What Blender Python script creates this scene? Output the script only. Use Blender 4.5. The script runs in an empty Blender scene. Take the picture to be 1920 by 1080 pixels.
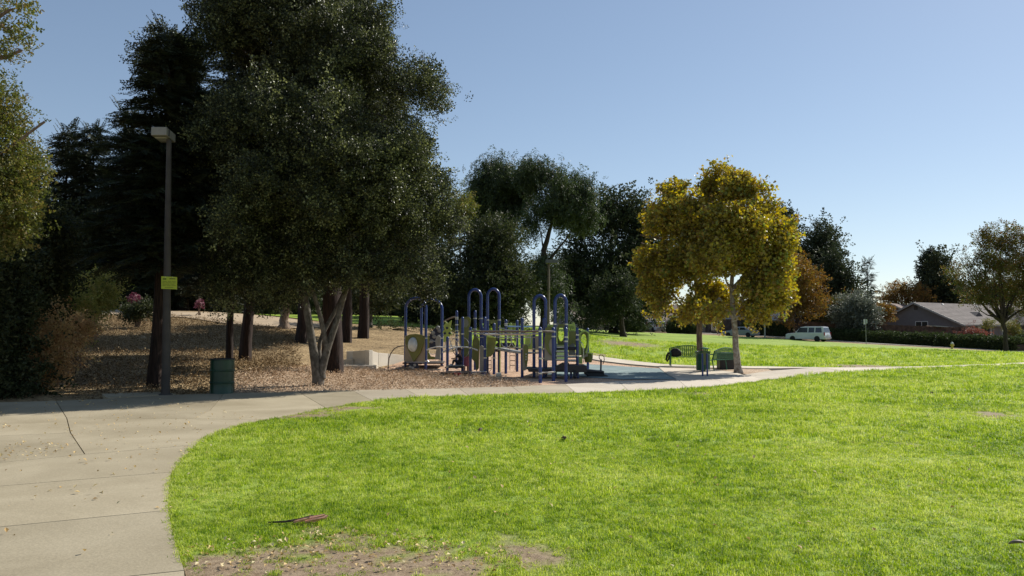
import bpy, math, random
import numpy as np
from mathutils import Vector, Matrix, Euler, Quaternion
from mathutils.geometry import delaunay_2d_cdt

# ---------------------------------------------------------------- camera, sky, sun, exposure
R = math.radians
scene = bpy.context.scene
COL = scene.collection
random.seed(7)
rng = np.random.default_rng(11)

CAM_H = 1.6
F = 1450.0                      # focal length in pixels of the 1920 px wide photograph
PITCH = math.atan(80.0 / F)
cam_data = bpy.data.cameras.new('camera')
cam_data.sensor_width = 36.0
cam_data.lens = F / 1920.0 * 36.0
cam_data.clip_start = 0.1
cam_data.clip_end = 5000.0
cam = bpy.data.objects.new('camera', cam_data)
COL.objects.link(cam)
cam.location = (0, 0, CAM_H)
cam.rotation_euler = (R(90) + PITCH, 0, 0)
scene.camera = cam

SUN_EL = R(40)
SUN_AZ = math.atan2(1.0, 0.82)          # clockwise from +Y: to the right and beyond the scene
world = bpy.data.worlds.new('World')
scene.world = world
world.use_nodes = True
wn = world.node_tree.nodes
wn.clear()
sky = wn.new('ShaderNodeTexSky')
sky.sky_type = 'NISHITA'
sky.sun_disc = False
sky.sun_elevation = SUN_EL
sky.sun_rotation = SUN_AZ
sky.air_density = 0.9
sky.dust_density = 0.2
sky.ozone_density = 1.7
bg = wn.new('ShaderNodeBackground')
bg.inputs['Strength'].default_value = 0.138
wo = wn.new('ShaderNodeOutputWorld')
tone = wn.new('ShaderNodeGamma'); tone.inputs[1].default_value = 0.78   # hazier, flatter sky than the clear-air model
world.node_tree.links.new(sky.outputs[0], tone.inputs[0])
world.node_tree.links.new(tone.outputs[0], bg.inputs[0])
world.node_tree.links.new(bg.outputs[0], wo.inputs[0])

sun_data = bpy.data.lights.new('sun', 'SUN')
sun_data.energy = 4.9
sun_data.angle = R(0.53)
sun_data.color = (1.0, 0.95, 0.86)
sun = bpy.data.objects.new('sun', sun_data)
COL.objects.link(sun)
sd = Vector((math.sin(SUN_AZ) * math.cos(SUN_EL), math.cos(SUN_AZ) * math.cos(SUN_EL), math.sin(SUN_EL)))
sun.rotation_euler = (-sd).to_track_quat('-Z', 'Y').to_euler()
sun.location = (30, 20, 40)

scene.view_settings.view_transform = 'Standard'
scene.view_settings.look = 'None'
scene.view_settings.exposure = 0.3
scene.view_settings.gamma = 1.0
scene.view_settings.use_curve_mapping = False
scene.render.engine = 'CYCLES'
scene.cycles.max_bounces = 5
scene.cycles.diffuse_bounces = 2
scene.cycles.glossy_bounces = 2
scene.cycles.transmission_bounces = 3
scene.cycles.use_denoising = True
scene.cycles.use_adaptive_sampling = True

# ---------------------------------------------------------------- noise (numpy)
def _hash(ix, iy, seed):
    h = (ix.astype(np.int64) * 374761393 + iy.astype(np.int64) * 668265263 + seed * 974711) & 0xffffffff
    h = ((h ^ (h >> 13)) * 1274126177) & 0xffffffff
    return ((h ^ (h >> 16)) & 0xffff) / 65535.0

def vnoise(x, y, seed=0):
    x = np.asarray(x, float); y = np.asarray(y, float)
    ix = np.floor(x); iy = np.floor(y)
    fx = x - ix; fy = y - iy
    fx = fx * fx * (3 - 2 * fx); fy = fy * fy * (3 - 2 * fy)
    a = _hash(ix, iy, seed); b = _hash(ix + 1, iy, seed)
    c = _hash(ix, iy + 1, seed); d = _hash(ix + 1, iy + 1, seed)
    return (a * (1 - fx) + b * fx) * (1 - fy) + (c * (1 - fx) + d * fx) * fy

def fbm(x, y, seed=0, octv=4):
    s = 0; a = 0.5; t = 0
    for i in range(octv):
        s = s + a * vnoise(np.asarray(x) * 2 ** i + 17 * i, np.asarray(y) * 2 ** i - 9 * i, seed + i)
        t += a; a *= 0.5
    return s / t

# ---------------------------------------------------------------- lie of the land
CT, ST = math.cos(PITCH), math.sin(PITCH)
def ray(u, v):
    x = (u - 960) / F; y = (540 - v) / F
    return np.array([x, CT - y * ST, ST + y * CT])

def at(u, v, Y):
    d = ray(u, v)
    return Vector(d / d[1] * Y) + Vector((0, 0, CAM_H))

ctrl = []
for Y in (-20, -5, 3, 9, 15):
    for X in (-32, -16, -6, 0, 6, 16, 32):
        ctrl.append((X, Y, 0))
for X in (-4, 0, 4, 8, 13, 19): ctrl.append((X, 20, 0))
for X in (-3.5, 0, 4, 8, 13, 20): ctrl.append((X, 25, 0))
for X in (-4, 0, 4, 9, 14, 22, 30): ctrl.append((X, 31, 0))
for X in (-6.5, -3.4): ctrl.append((X, 32.6, 0.05))
def cp(u, v, Y):
    p = at(u, v, Y); ctrl.append((p.x, p.y, p.z))
for c in [(310, 742, 19), (440, 738, 20), (200, 752, 17.5), (0, 757, 17), (-200, 762, 16),
          (300, 715, 21.5), (425, 690, 25), (460, 673, 30), (200, 700, 24), (200, 660, 30), (200, 620, 40), (230, 583, 52), (60, 690, 24),
          (-100, 620, 40), (-100, 590, 50), (100, 600, 46), (330, 583, 52), (420, 585, 54), (520, 592, 56), (600, 603, 56),
          (565, 640, 38), (650, 638, 42), (700, 636, 43), (760, 640, 43), (840, 648, 43), (640, 668, 35.5), (740, 658, 36),
          (700, 612, 52), (780, 614, 52), (880, 622, 54), (600, 600, 62), (760, 599, 66), (860, 602, 75), (950, 604, 85),
          (950, 652, 42), (1050, 655, 43), (1120, 668, 48), (1000, 612, 90), (1100, 619, 106), (1050, 640, 62), (1160, 632, 82),
          (1200, 655, 56), (1300, 640, 80), (1300, 627, 108), (1480, 660, 60), (1480, 636, 101), (1550, 641, 98), (1700, 650, 88), (1830, 657, 82),
          (1920, 662, 78), (2150, 674, 72), (1885, 664, 54), (1600, 668, 52), (2100, 672, 45), (1750, 676, 45)]:
    cp(*c)
for X, Y, Z in [(-60, 60, 2.8), (-40, 90, 3.2), (0, 130, 2.6), (-80, 120, 3.4), (60, 130, .9), (100, 110, -.4), (70, 90, -.6), (70, 60, -.3), (45, 30, 0)]:
    ctrl.append((X, Y, Z))
ctrl = np.array(ctrl, float)
def _tps(r2): return 0.5 * r2 * np.log(r2 + 1e-9)
_n = len(ctrl)
_P = np.c_[np.ones(_n), ctrl[:, :2]]
_K = _tps(((ctrl[:, None, :2] - ctrl[None, :, :2]) ** 2).sum(-1)) + np.eye(_n) * 6.0
_A = np.block([[_K, _P], [_P.T, np.zeros((3, 3))]])
_w = np.linalg.solve(_A, np.r_[ctrl[:, 2], np.zeros(3)])
def terr(x, y):
    x = np.atleast_1d(np.asarray(x, float)); y = np.atleast_1d(np.asarray(y, float))
    sh = x.shape
    x = x.ravel(); y = y.ravel()
    out = np.empty(len(x))
    for i in range(0, len(x), 20000):
        a = x[i:i + 20000]; b = y[i:i + 20000]
        ac = np.clip(a, -90, 110); bc = np.clip(b, -20, 140)
        r2 = (ac[:, None] - ctrl[None, :, 0]) ** 2 + (bc[:, None] - ctrl[None, :, 1]) ** 2
        z = _tps(r2) @ _w[:_n] + _w[_n] + _w[_n + 1] * ac + _w[_n + 2] * bc
        z = z + 0.05 * (fbm(a / 5.0, b / 5.0, 3, 2) - 0.5) * np.clip((b - 4) / 8, 0.2, 1)
        d = np.hypot(a, b)
        w = np.clip((d - 135) / 60, 0, 1)
        out[i:i + 20000] = z * (1 - w) + 0.8 * w
    return out.reshape(sh)
def tz(x, y): return float(terr(x, y)[0])

_S = np.r_[np.arange(2.5, 60, .2), np.arange(60, 150, .5)]
def G(u, v):
    d = ray(u, v); d = d / d[1]
    z = CAM_H + d[2] * _S
    g = terr(d[0] * _S, _S)
    k = np.nonzero(z <= g)[0]
    if len(k) == 0:
        Y = 140.0
    else:
        k = k[0]
        if k == 0: Y = _S[0]
        else:
            a, b = _S[k - 1], _S[k]
            e0, e1 = z[k - 1] - g[k - 1], z[k] - g[k]
            Y = a + (b - a) * e0 / (e0 - e1)
    return Vector((d[0] * Y, Y, tz(d[0] * Y, Y)))
def W(u, Y, dz=0.0):
    X = (u - 960) / F * Y / CT
    return Vector((X, Y, tz(X, Y) + dz))

# ---------------------------------------------------------------- materials
MATS = {}
def mat(name, col=(.5, .5, .5), rough=.7, metal=0.0, var=0.0, vscale=8.0, col2=None, bump=0.0, bscale=40.0, spec=.5, coat=0.0, trans=0.0, detail=4.0):
    if name in MATS: return MATS[name]
    m = bpy.data.materials.new(name); m.use_nodes = True
    nt = m.node_tree; N = nt.nodes; L = nt.links
    b = N['Principled BSDF']
    b.inputs['Roughness'].default_value = rough
    b.inputs['Metallic'].default_value = metal
    b.inputs['Specular IOR Level'].default_value = spec
    b.inputs['Coat Weight'].default_value = coat
    tc = N.new('ShaderNodeTexCoord')
    n = N.new('ShaderNodeTexNoise'); n.inputs['Scale'].default_value = vscale; n.inputs['Detail'].default_value = detail
    L.new(tc.outputs['Object'], n.inputs['Vector'])
    c2 = col2 if col2 else tuple(max(0, c * (1 - var)) for c in col)
    c1 = col if col2 else tuple(min(1, c * (1 + var)) for c in col)
    cr = N.new('ShaderNodeValToRGB')
    cr.color_ramp.elements[0].position = .32; cr.color_ramp.elements[0].color = (*c2, 1)
    cr.color_ramp.elements[1].position = .68; cr.color_ramp.elements[1].color = (*c1, 1)
    L.new(n.outputs['Fac'], cr.inputs[0]); L.new(cr.outputs[0], b.inputs['Base Color'])
    if bump:
        n2 = N.new('ShaderNodeTexNoise'); n2.inputs['Scale'].default_value = bscale; n2.inputs['Detail'].default_value = 5
        L.new(tc.outputs['Object'], n2.inputs['Vector'])
        bp = N.new('ShaderNodeBump'); bp.inputs['Strength'].default_value = bump; bp.inputs['Distance'].default_value = .02
        L.new(n2.outputs['Fac'], bp.inputs['Height']); L.new(bp.outputs[0], b.inputs['Normal'])
    MATS[name] = m
    return m

def leafmat(name, cols, trans=.35, rough=.45, spec=.5):
    """leaf: colour picked per spray (object random) and per leaf (attribute 't')"""
    if name in MATS: return MATS[name]
    m = bpy.data.materials.new(name); m.use_nodes = True
    nt = m.node_tree; N = nt.nodes; L = nt.links
    b = N['Principled BSDF']; out = N['Material Output']
    b.inputs['Roughness'].default_value = rough
    b.inputs['Specular IOR Level'].default_value = spec
    oi = N.new('ShaderNodeObjectInfo')
    at_ = N.new('ShaderNodeAttribute'); at_.attribute_name = 't'
    ad = N.new('ShaderNodeMath'); ad.operation = 'MULTIPLY_ADD'; ad.inputs[1].default_value = .55
    L.new(oi.outputs['Random'], ad.inputs[0])
    ml = N.new('ShaderNodeMath'); ml.operation = 'MULTIPLY'; ml.inputs[1].default_value = .45
    L.new(at_.outputs['Fac'], ml.inputs[0]); L.new(ml.outputs[0], ad.inputs[2])
    cr = N.new('ShaderNodeValToRGB')
    els = cr.color_ramp.elements
    for i, c in enumerate(cols):
        p = .1 + .8 * i / max(1, len(cols) - 1)
        if i < 2: e = els[i]; e.position = p
        else: e = els.new(p)
        e.color = (*c, 1)
    L.new(ad.outputs[0], cr.inputs[0]); L.new(cr.outputs[0], b.inputs['Base Color'])
    tr = N.new('ShaderNodeBsdfTranslucent')
    hs = N.new('ShaderNodeHueSaturation'); hs.inputs['Saturation'].default_value = 1.15; hs.inputs['Value'].default_value = 1.35
    L.new(cr.outputs[0], hs.inputs['Color']); L.new(hs.outputs[0], tr.inputs['Color'])
    mx = N.new('ShaderNodeMixShader'); mx.inputs[0].default_value = trans
    L.new(b.outputs[0], mx.inputs[1]); L.new(tr.outputs[0], mx.inputs[2]); L.new(mx.outputs[0], out.inputs[0])
    MATS[name] = m
    return m

def bark(name, c1, c2, sx=6.0, sz=1.2, bump=.6):
    if name in MATS: return MATS[name]
    m = bpy.data.materials.new(name); m.use_nodes = True
    nt = m.node_tree; N = nt.nodes; L = nt.links
    b = N['Principled BSDF']; b.inputs['Roughness'].default_value = .85; b.inputs['Specular IOR Level'].default_value = .25
    tc = N.new('ShaderNodeTexCoord'); mp = N.new('ShaderNodeMapping'); mp.inputs['Scale'].default_value = (sx, sx, sz)
    L.new(tc.outputs['Object'], mp.inputs[0])
    n = N.new('ShaderNodeTexNoise'); n.inputs['Scale'].default_value = 3; n.inputs['Detail'].default_value = 6; n.inputs['Distortion'].default_value = .6
    L.new(mp.outputs[0], n.inputs['Vector'])
    cr = N.new('ShaderNodeValToRGB'); cr.color_ramp.elements[0].position = .38; cr.color_ramp.elements[0].color = (*c2, 1)
    cr.color_ramp.elements[1].position = .62; cr.color_ramp.elements[1].color = (*c1, 1)
    L.new(n.outputs['Fac'], cr.inputs[0]); L.new(cr.outputs[0], b.inputs['Base Color'])
    bp = N.new('ShaderNodeBump'); bp.inputs['Strength'].default_value = bump; bp.inputs['Distance'].default_value = .03
    L.new(n.outputs['Fac'], bp.inputs['Height']); L.new(bp.outputs[0], b.inputs['Normal'])
    MATS[name] = m
    return m

# ---------------------------------------------------------------- object helpers
ORG = {}
def tag(o, label=None, cat=None, group=None, kind=None):
    if label: o['label'] = label
    if cat: o['category'] = cat
    if group: o['group'] = group
    if kind: o['kind'] = kind
    return o
def thing(name, loc, label=None, cat=None, group=None, rz=0.0):
    o = bpy.data.objects.new(name, None); COL.objects.link(o)
    o.location = loc; o.rotation_euler = (0, 0, rz); o.empty_display_size = .3
    ORG[o] = Vector(loc) if rz == 0 else None
    return tag(o, label, cat, group)
def org(o):
    if o is None: return Vector((0, 0, 0))
    return ORG.get(o) or Vector((0, 0, 0))
def link(name, me, parent=None, loc=None):
    o = bpy.data.objects.new(name, me); COL.objects.link(o)
    if parent is not None:
        o.parent = parent; ORG[o] = ORG.get(parent)
    elif loc is not None:
        o.location = loc; ORG[o] = Vector(loc)
    return o
def npmesh(name, V, Fc, m=None, smooth=False):
    me = bpy.data.meshes.new(name)
    me.from_pydata([tuple(map(float, v)) for v in V], [], [tuple(map(int, f)) for f in Fc])
    if m is not None:
        for x in (m if isinstance(m, (list, tuple)) else [m]): me.materials.append(x)
    if smooth: me.shade_smooth()
    me.update()
    return me
def fastmesh(name, V, Fc, m=None, smooth=False):
    """V (n,3) array, Fc (k,3) or (k,4) array"""
    me = bpy.data.meshes.new(name)
    V = np.asarray(V, np.float32); Fc = np.asarray(Fc, np.int32)
    me.vertices.add(len(V)); me.vertices.foreach_set('co', V.ravel())
    k, c = Fc.shape
    me.loops.add(k * c); me.loops.foreach_set('vertex_index', Fc.ravel())
    me.polygons.add(k); me.polygons.foreach_set('loop_start', np.arange(0, k * c, c, dtype=np.int32))
    me.polygons.foreach_set('loop_total', np.full(k, c, np.int32))
    if m is not None:
        for x in (m if isinstance(m, (list, tuple)) else [m]): me.materials.append(x)
    if smooth: me.polygons.foreach_set('use_smooth', np.ones(k, bool))
    me.update(calc_edges=True); me.validate()
    return me

class MB:
    def __init__(s): s.V = []; s.F = []
    def add(s, V, Fc):
        n = len(s.V); s.V += [Vector(v) for v in V]; s.F += [tuple(n + i for i in f) for f in Fc]; return s
    def box(s, c, size, rz=0.0, M=None):
        x, y, z = size[0] / 2, size[1] / 2, size[2] / 2
        V = [Vector((a * x, b * y, d * z)) for a in (-1, 1) for b in (-1, 1) for d in (-1, 1)]
        if M is None: M = Matrix.Rotation(rz, 3, 'Z')
        V = [M @ v + Vector(c) for v in V]
        return s.add(V, [(0, 1, 3, 2), (4, 6, 7, 5), (0, 4, 5, 1), (2, 3, 7, 6), (0, 2, 6, 4), (1, 5, 7, 3)])
    def bar(s, a, b, w, h=None, up=(0, 0, 1)):
        """rectangular bar from a to b, w across, h along up"""
        h = h or w; a = Vector(a); b = Vector(b); d = (b - a); L = d.length
        if L < 1e-6: return s
        d.normalize(); upv = Vector(up)
        if abs(d.dot(upv)) > .98: upv = Vector((0, 1, 0))
        sd_ = d.cross(upv).normalized(); u2 = sd_.cross(d).normalized()
        M = Matrix((d, sd_, u2)).transposed()
        return s.box((a + b) / 2, (L, w, h), M=M)
    def tube(s, pts, r, n=8, cap=True):
        pts = [Vector(p) for p in pts]; k = len(pts)
        rs = r if isinstance(r, (list, tuple)) else [r] * k
        prev = None; base = len(s.V); V = []; Fc = []
        for i, p in enumerate(pts):
            t = (pts[min(i + 1, k - 1)] - pts[max(i - 1, 0)])
            if t.length < 1e-9: t = Vector((0, 0, 1))
            t.normalize()
            if prev is None:
                a = t.orthogonal().normalized()
            else:
                a = (prev - t * prev.dot(t))
                a = a.normalized() if a.length > 1e-6 else t.orthogonal().normalized()
            prev = a; b = t.cross(a)
            for j in range(n):
                g = 2 * math.pi * j / n
                V.append(p + (a * math.cos(g) + b * math.sin(g)) * rs[i])
        for i in range(k - 1):
            for j in range(n):
                q = (j + 1) % n
                Fc.append((i * n + j, i * n + q, (i + 1) * n + q, (i + 1) * n + j))
        if cap:
            Fc.append(tuple(range(n - 1, -1, -1))); Fc.append(tuple((k - 1) * n + j for j in range(n)))
        return s.add(V, Fc)
    def lathe(s, c, prof, n=16, axis=None):
        """prof: list of (r, z)"""
        c = Vector(c); V = []; Fc = []; k = len(prof)
        M = axis if axis is not None else Matrix.Identity(3)
        for r, z in prof:
            for j in range(n):
                g = 2 * math.pi * j / n
                V.append(c + M @ Vector((r * math.cos(g), r * math.sin(g), z)))
        for i in range(k - 1):
            for j in range(n):
                q = (j + 1) % n
                Fc.append((i * n + j, i * n + q, (i + 1) * n + q, (i + 1) * n + j))
        Fc.append(tuple(range(n - 1, -1, -1))); Fc.append(tuple((k - 1) * n + j for j in range(n)))
        return s.add(V, Fc)
    def slab(s, poly, ax, th):
        """poly: list of 3-D points of a planar outline, extruded by th along ax"""
        ax = Vector(ax).normalized() * th; n = len(poly); P = [Vector(p) for p in poly]
        return s.add([p - ax / 2 for p in P] + [p + ax / 2 for p in P],
                     [tuple(range(n - 1, -1, -1)), tuple(range(n, 2 * n))] + [(i, (i + 1) % n, n + (i + 1) % n, n + i) for i in range(n)])
    def ring(s, c, R_, r, ax=(0, 1, 0), n=20, m=6, arc=(0, 2 * math.pi), sx=1.0, sz=1.0):
        c = Vector(c); ax = Vector(ax).normalized(); e1 = Vector((0, 0, 1)).cross(ax)
        e1 = e1.normalized() if e1.length > .01 else Vector((1, 0, 0)); e2 = ax.cross(e1)
        pts = []
        for i in range(n + 1):
            g = arc[0] + (arc[1] - arc[0]) * i / n
            pts.append(c + e1 * math.cos(g) * R_ * sx + e2 * math.sin(g) * R_ * sz)
        return s.tube(pts, r, m)
    def build(s, name, m, parent=None, smooth=False, bevel=0.0, loc=None, world=True):
        o0 = org(parent) if (parent is not None and world) else (Vector(loc) if loc is not None else Vector((0, 0, 0)))
        me = npmesh(name, [v - o0 for v in s.V], s.F, m, smooth)
        if smooth and len(s.V) < 4000:
            try: me.set_sharp_from_angle(angle=R(38))
            except Exception: pass
        o = link(name, me, parent, loc if parent is None else None)
        if bevel:
            b = o.modifiers.new('bevel', 'BEVEL'); b.width = bevel; b.segments = 2; b.limit_method = 'ANGLE'
        return o

def copy_tree(o, parent=None):
    c = o.copy(); COL.objects.link(c); c.parent = parent
    for ch in list(o.children): copy_tree(ch, c)
    return c

# ---------------------------------------------------------------- instancing of sprays / tufts on points
def scatter_group(name, protos):
    ng = bpy.data.node_groups.new(name, 'GeometryNodeTree')
    ng.interface.new_socket('Geometry', in_out='INPUT', socket_type='NodeSocketGeometry')
    ng.interface.new_socket('Geometry', in_out='OUTPUT', socket_type='NodeSocketGeometry')
    N = ng.nodes; L = ng.links
    gi = N.new('NodeGroupInput'); go = N.new('NodeGroupOutput')
    g2i = N.new('GeometryNodeGeometryToInstance')
    for p in reversed(protos):
        oi = N.new('GeometryNodeObjectInfo'); oi.inputs['Object'].default_value = p
        oi.inputs['As Instance'].default_value = False
        L.new(oi.outputs['Geometry'], g2i.inputs[0])
    def na(n_, t):
        a = N.new('GeometryNodeInputNamedAttribute'); a.data_type = t; a.inputs[0].default_value = n_; return a.outputs[0]
    iop = N.new('GeometryNodeInstanceOnPoints')
    iop.inputs['Pick Instance'].default_value = True
    L.new(gi.outputs[0], iop.inputs['Points'])
    L.new(na('sel', 'BOOLEAN'), iop.inputs['Selection'])
    L.new(g2i.outputs[0], iop.inputs['Instance'])
    L.new(na('pick', 'INT'), iop.inputs['Instance Index'])
    e = N.new('FunctionNodeEulerToRotation'); L.new(na('rot', 'FLOAT_VECTOR'), e.inputs[0])
    L.new(e.outputs[0], iop.inputs['Rotation'])
    L.new(na('scl', 'FLOAT_VECTOR'), iop.inputs['Scale'])
    j = N.new('GeometryNodeJoinGeometry')
    L.new(gi.outputs[0], j.inputs[0]); L.new(iop.outputs[0], j.inputs[0])
    L.new(j.outputs[0], go.inputs[0])
    return ng

def scatter(name, P, rot, scl, nprotos, group, parent=None, extra=None, extra_mat=None, loc=None):
    """P (n,3) world points; extra = MB of real twigs"""
    o0 = org(parent) if parent is not None else Vector(loc or (0, 0, 0))
    P = np.asarray(P, float) - np.array(o0)
    n = len(P)
    if extra is not None and extra.V:
        ev = np.array([tuple(v) for v in extra.V]) - np.array(o0); ef = [tuple(i + n for i in f) for f in extra.F]
    else:
        ev = np.zeros((0, 3)); ef = []
    me = bpy.data.meshes.new(name)
    me.from_pydata(np.r_[P, ev].tolist(), [], ef)
    tot = n + len(ev)
    if extra_mat is not None: me.materials.append(extra_mat)
    def pad(a, w): return np.r_[np.asarray(a, np.float32), np.zeros((len(ev), w), np.float32)].ravel()
    a = me.attributes.new('rot', 'FLOAT_VECTOR', 'POINT'); a.data.foreach_set('vector', pad(rot, 3))
    scl = np.asarray(scl, np.float32)
    if scl.ndim == 1: scl = np.repeat(scl[:, None], 3, 1)
    a = me.attributes.new('scl', 'FLOAT_VECTOR', 'POINT'); a.data.foreach_set('vector', pad(scl, 3))
    a = me.attributes.new('pick', 'INT', 'POINT')
    a.data.foreach_set('value', np.r_[rng.integers(0, nprotos, n), np.zeros(len(ev))].astype(np.int32))
    a = me.attributes.new('sel', 'BOOLEAN', 'POINT')
    a.data.foreach_set('value', np.r_[np.ones(n, bool), np.zeros(len(ev), bool)])
    o = link(name, me, parent, loc if parent is None else None)
    md = o.modifiers.new('scatter', 'NODES'); md.node_group = group
    o['kind'] = 'stuff'
    return o

def proto_mesh(name, leaves, m, extra=None):
    """leaves: list of (verts, faces, t)"""
    V = []; Fc = []; T = []
    for vs, fs, t in leaves:
        n = len(V); V += vs; Fc += [tuple(n + i for i in f) for f in fs]; T += [t] * len(vs)
    me = npmesh(name, V, Fc, m)
    a = me.attributes.new('t', 'FLOAT', 'POINT'); a.data.foreach_set('value', T)
    return bpy.data.objects.new(name, me)

def leaf(base, d, up, L_, w, fold=.25, shape='oval'):
    d = Vector(d).normalized(); s_ = d.cross(Vector(up)); s_ = s_.normalized() if s_.length > 1e-3 else d.orthogonal().normalized()
    n_ = s_.cross(d)
    b = Vector(base)
    if shape == 'oval':
        V = [b, b + d * L_ * .5 + s_ * w / 2 + n_ * w * fold, b + d * L_, b + d * L_ * .5 - s_ * w / 2 + n_ * w * fold]
        return V, [(0, 1, 2), (0, 2, 3)]
    if shape == 'maple':
        V = [b + d * L_ * .1]
        for ang, rr in ((-120, .42), (-85, .3), (-55, .55), (-28, .34), (0, .62), (28, .34), (55, .55), (85, .3), (120, .42)):
            g = R(ang); V.append(b + d * L_ * (.38 + rr * math.cos(g)) + s_ * L_ * rr * math.sin(g) + n_ * L_ * .12 * abs(math.sin(g)))
        return V, [(0, i, i + 1) for i in range(1, 9)]
    V = [b + s_ * w / 2, b + d * L_, b - s_ * w / 2]
    return V, [(0, 1, 2)]

SPRAYS = {}
def sprays(key, m, kind, leafL, leafW, n, length, nvar=3, seed=1, spread=.35):
    if key in SPRAYS: return SPRAYS[key]
    rd = random.Random(seed); ps = []
    for q in range(nvar):
        lv = []
        for i in range(n):
            f = (i + rd.random()) / n
            if kind == 'broad':
                az = rd.uniform(0, 2 * math.pi); rr = spread * length * rd.random() ** .6 * math.sin(math.pi * min(1, f * .8 + .2)) 
                p = Vector((f * length, rr * math.cos(az), rr * math.sin(az)))
                d = Vector((rd.uniform(.1, 1), rd.uniform(-1, 1), rd.uniform(-1, .8)))
                v, fc = leaf(p, d, (rd.uniform(-.6, .6), rd.uniform(-.6, .6), 1), leafL * rd.uniform(.7, 1.2), leafW * rd.uniform(.8, 1.2))
            elif kind == 'maple':
                az = rd.uniform(0, 2 * math.pi); rr = spread * length * rd.random() ** .6
                p = Vector((f * length, rr * math.cos(az), rr * math.sin(az)))
                d = Vector((rd.uniform(-.1, 1), rd.uniform(-1, 1), rd.uniform(-1, .3)))
                v, fc = leaf(p, d, (rd.uniform(-.9, .9), rd.uniform(-.9, .9), 1), leafL * rd.uniform(.7, 1.2), leafW, shape='maple')
            elif kind == 'needle':      # flat frond in XY
                side = -1 if i % 2 else 1
                p = Vector((f * length, 0, 0))
                d = Vector((.75, side * rd.uniform(.6, 1.1), rd.uniform(-.25, .15)))
                v, fc = leaf(p, d, (rd.uniform(-.3, .3), rd.uniform(-.3, .3), 1), leafL * (1.15 - f * .8) * rd.uniform(.8, 1.2), leafW)
            elif kind == 'weep':        # strand hanging along X
                p = Vector((f * length, rd.uniform(-.5, .5) * spread, rd.uniform(-.5, .5) * spread))
                d = Vector((1, rd.uniform(-.7, .7), rd.uniform(-.7, .7)))
                v, fc = leaf(p, d, (rd.uniform(-1, 1), rd.uniform(-1, 1), .3), leafL * rd.uniform(.7, 1.2), leafW)
            elif kind == 'tuft':        # grass: blades round Z
                az = rd.uniform(0, 2 * math.pi); r0 = length * rd.random() ** .5
                p = Vector((r0 * math.cos(az), r0 * math.sin(az), 0))
                az2 = rd.uniform(0, 2 * math.pi); k = rd.uniform(.1, .9)
                h = leafL * rd.uniform(.55, 1.15); w = leafW * rd.uniform(.7, 1.3)
                dr = Vector((math.cos(az2), math.sin(az2), 0)); sdv = Vector((-dr.y, dr.x, 0)) * w / 2
                mid = p + dr * h * k * .3 + Vector((0, 0, h * .55)); tip = p + dr * h * k + Vector((0, 0, h * (1 - k * .35)))
                v = [p - sdv, p + sdv, mid + sdv * .8, mid - sdv * .8, tip]; fc = [(0, 1, 2, 3), (3, 2, 4)]
            lv.append((v, fc, rd.random()))
        ps.append(proto_mesh(key, lv, m))
    SPRAYS[key] = (scatter_group('scatter_' + key, ps), nvar)
    return SPRAYS[key]
# ---------------------------------------------------------------- ground
def inside(poly, x, y):
    x = np.asarray(x); y = np.asarray(y); c = np.zeros(x.shape, bool); n = len(poly)
    for i in range(n):
        x1, y1 = poly[i][:2]; x2, y2 = poly[(i + 1) % n][:2]
        k = ((y1 > y) != (y2 > y)) & (x < (x2 - x1) * (y - y1) / (y2 - y1 + 1e-12) + x1)
        c ^= k
    return c
def dist_edge(poly, x, y):
    x = np.asarray(x, float); y = np.asarray(y, float); best = np.full(x.shape, 1e9); n = len(poly)
    for i in range(n):
        ax, ay = poly[i][:2]; bx, by = poly[(i + 1) % n][:2]
        dx, dy = bx - ax, by - ay; t = np.clip(((x - ax) * dx + (y - ay) * dy) / (dx * dx + dy * dy + 1e-12), 0, 1)
        best = np.minimum(best, np.hypot(x - ax - t * dx, y - ay - t * dy))
    return best
def smooth_poly(pts, k=4):
    """Catmull-Rom an open list of (x, y)"""
    P = [Vector(p[:2]) for p in pts]; out = []
    for i in range(len(P) - 1):
        a, b, c, d = P[max(0, i - 1)], P[i], P[i + 1], P[min(len(P) - 1, i + 2)]
        for j in range(k):
            t = j / k
            out.append(.5 * ((2 * b) + (c - a) * t + (2 * a - 5 * b + 4 * c - d) * t * t + (3 * b - a - 3 * c + d) * t ** 3))
    out.append(P[-1]); return [tuple(p) for p in out]
def gp(l): return [tuple(G(u, v)[:2]) for u, v in l]
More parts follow.
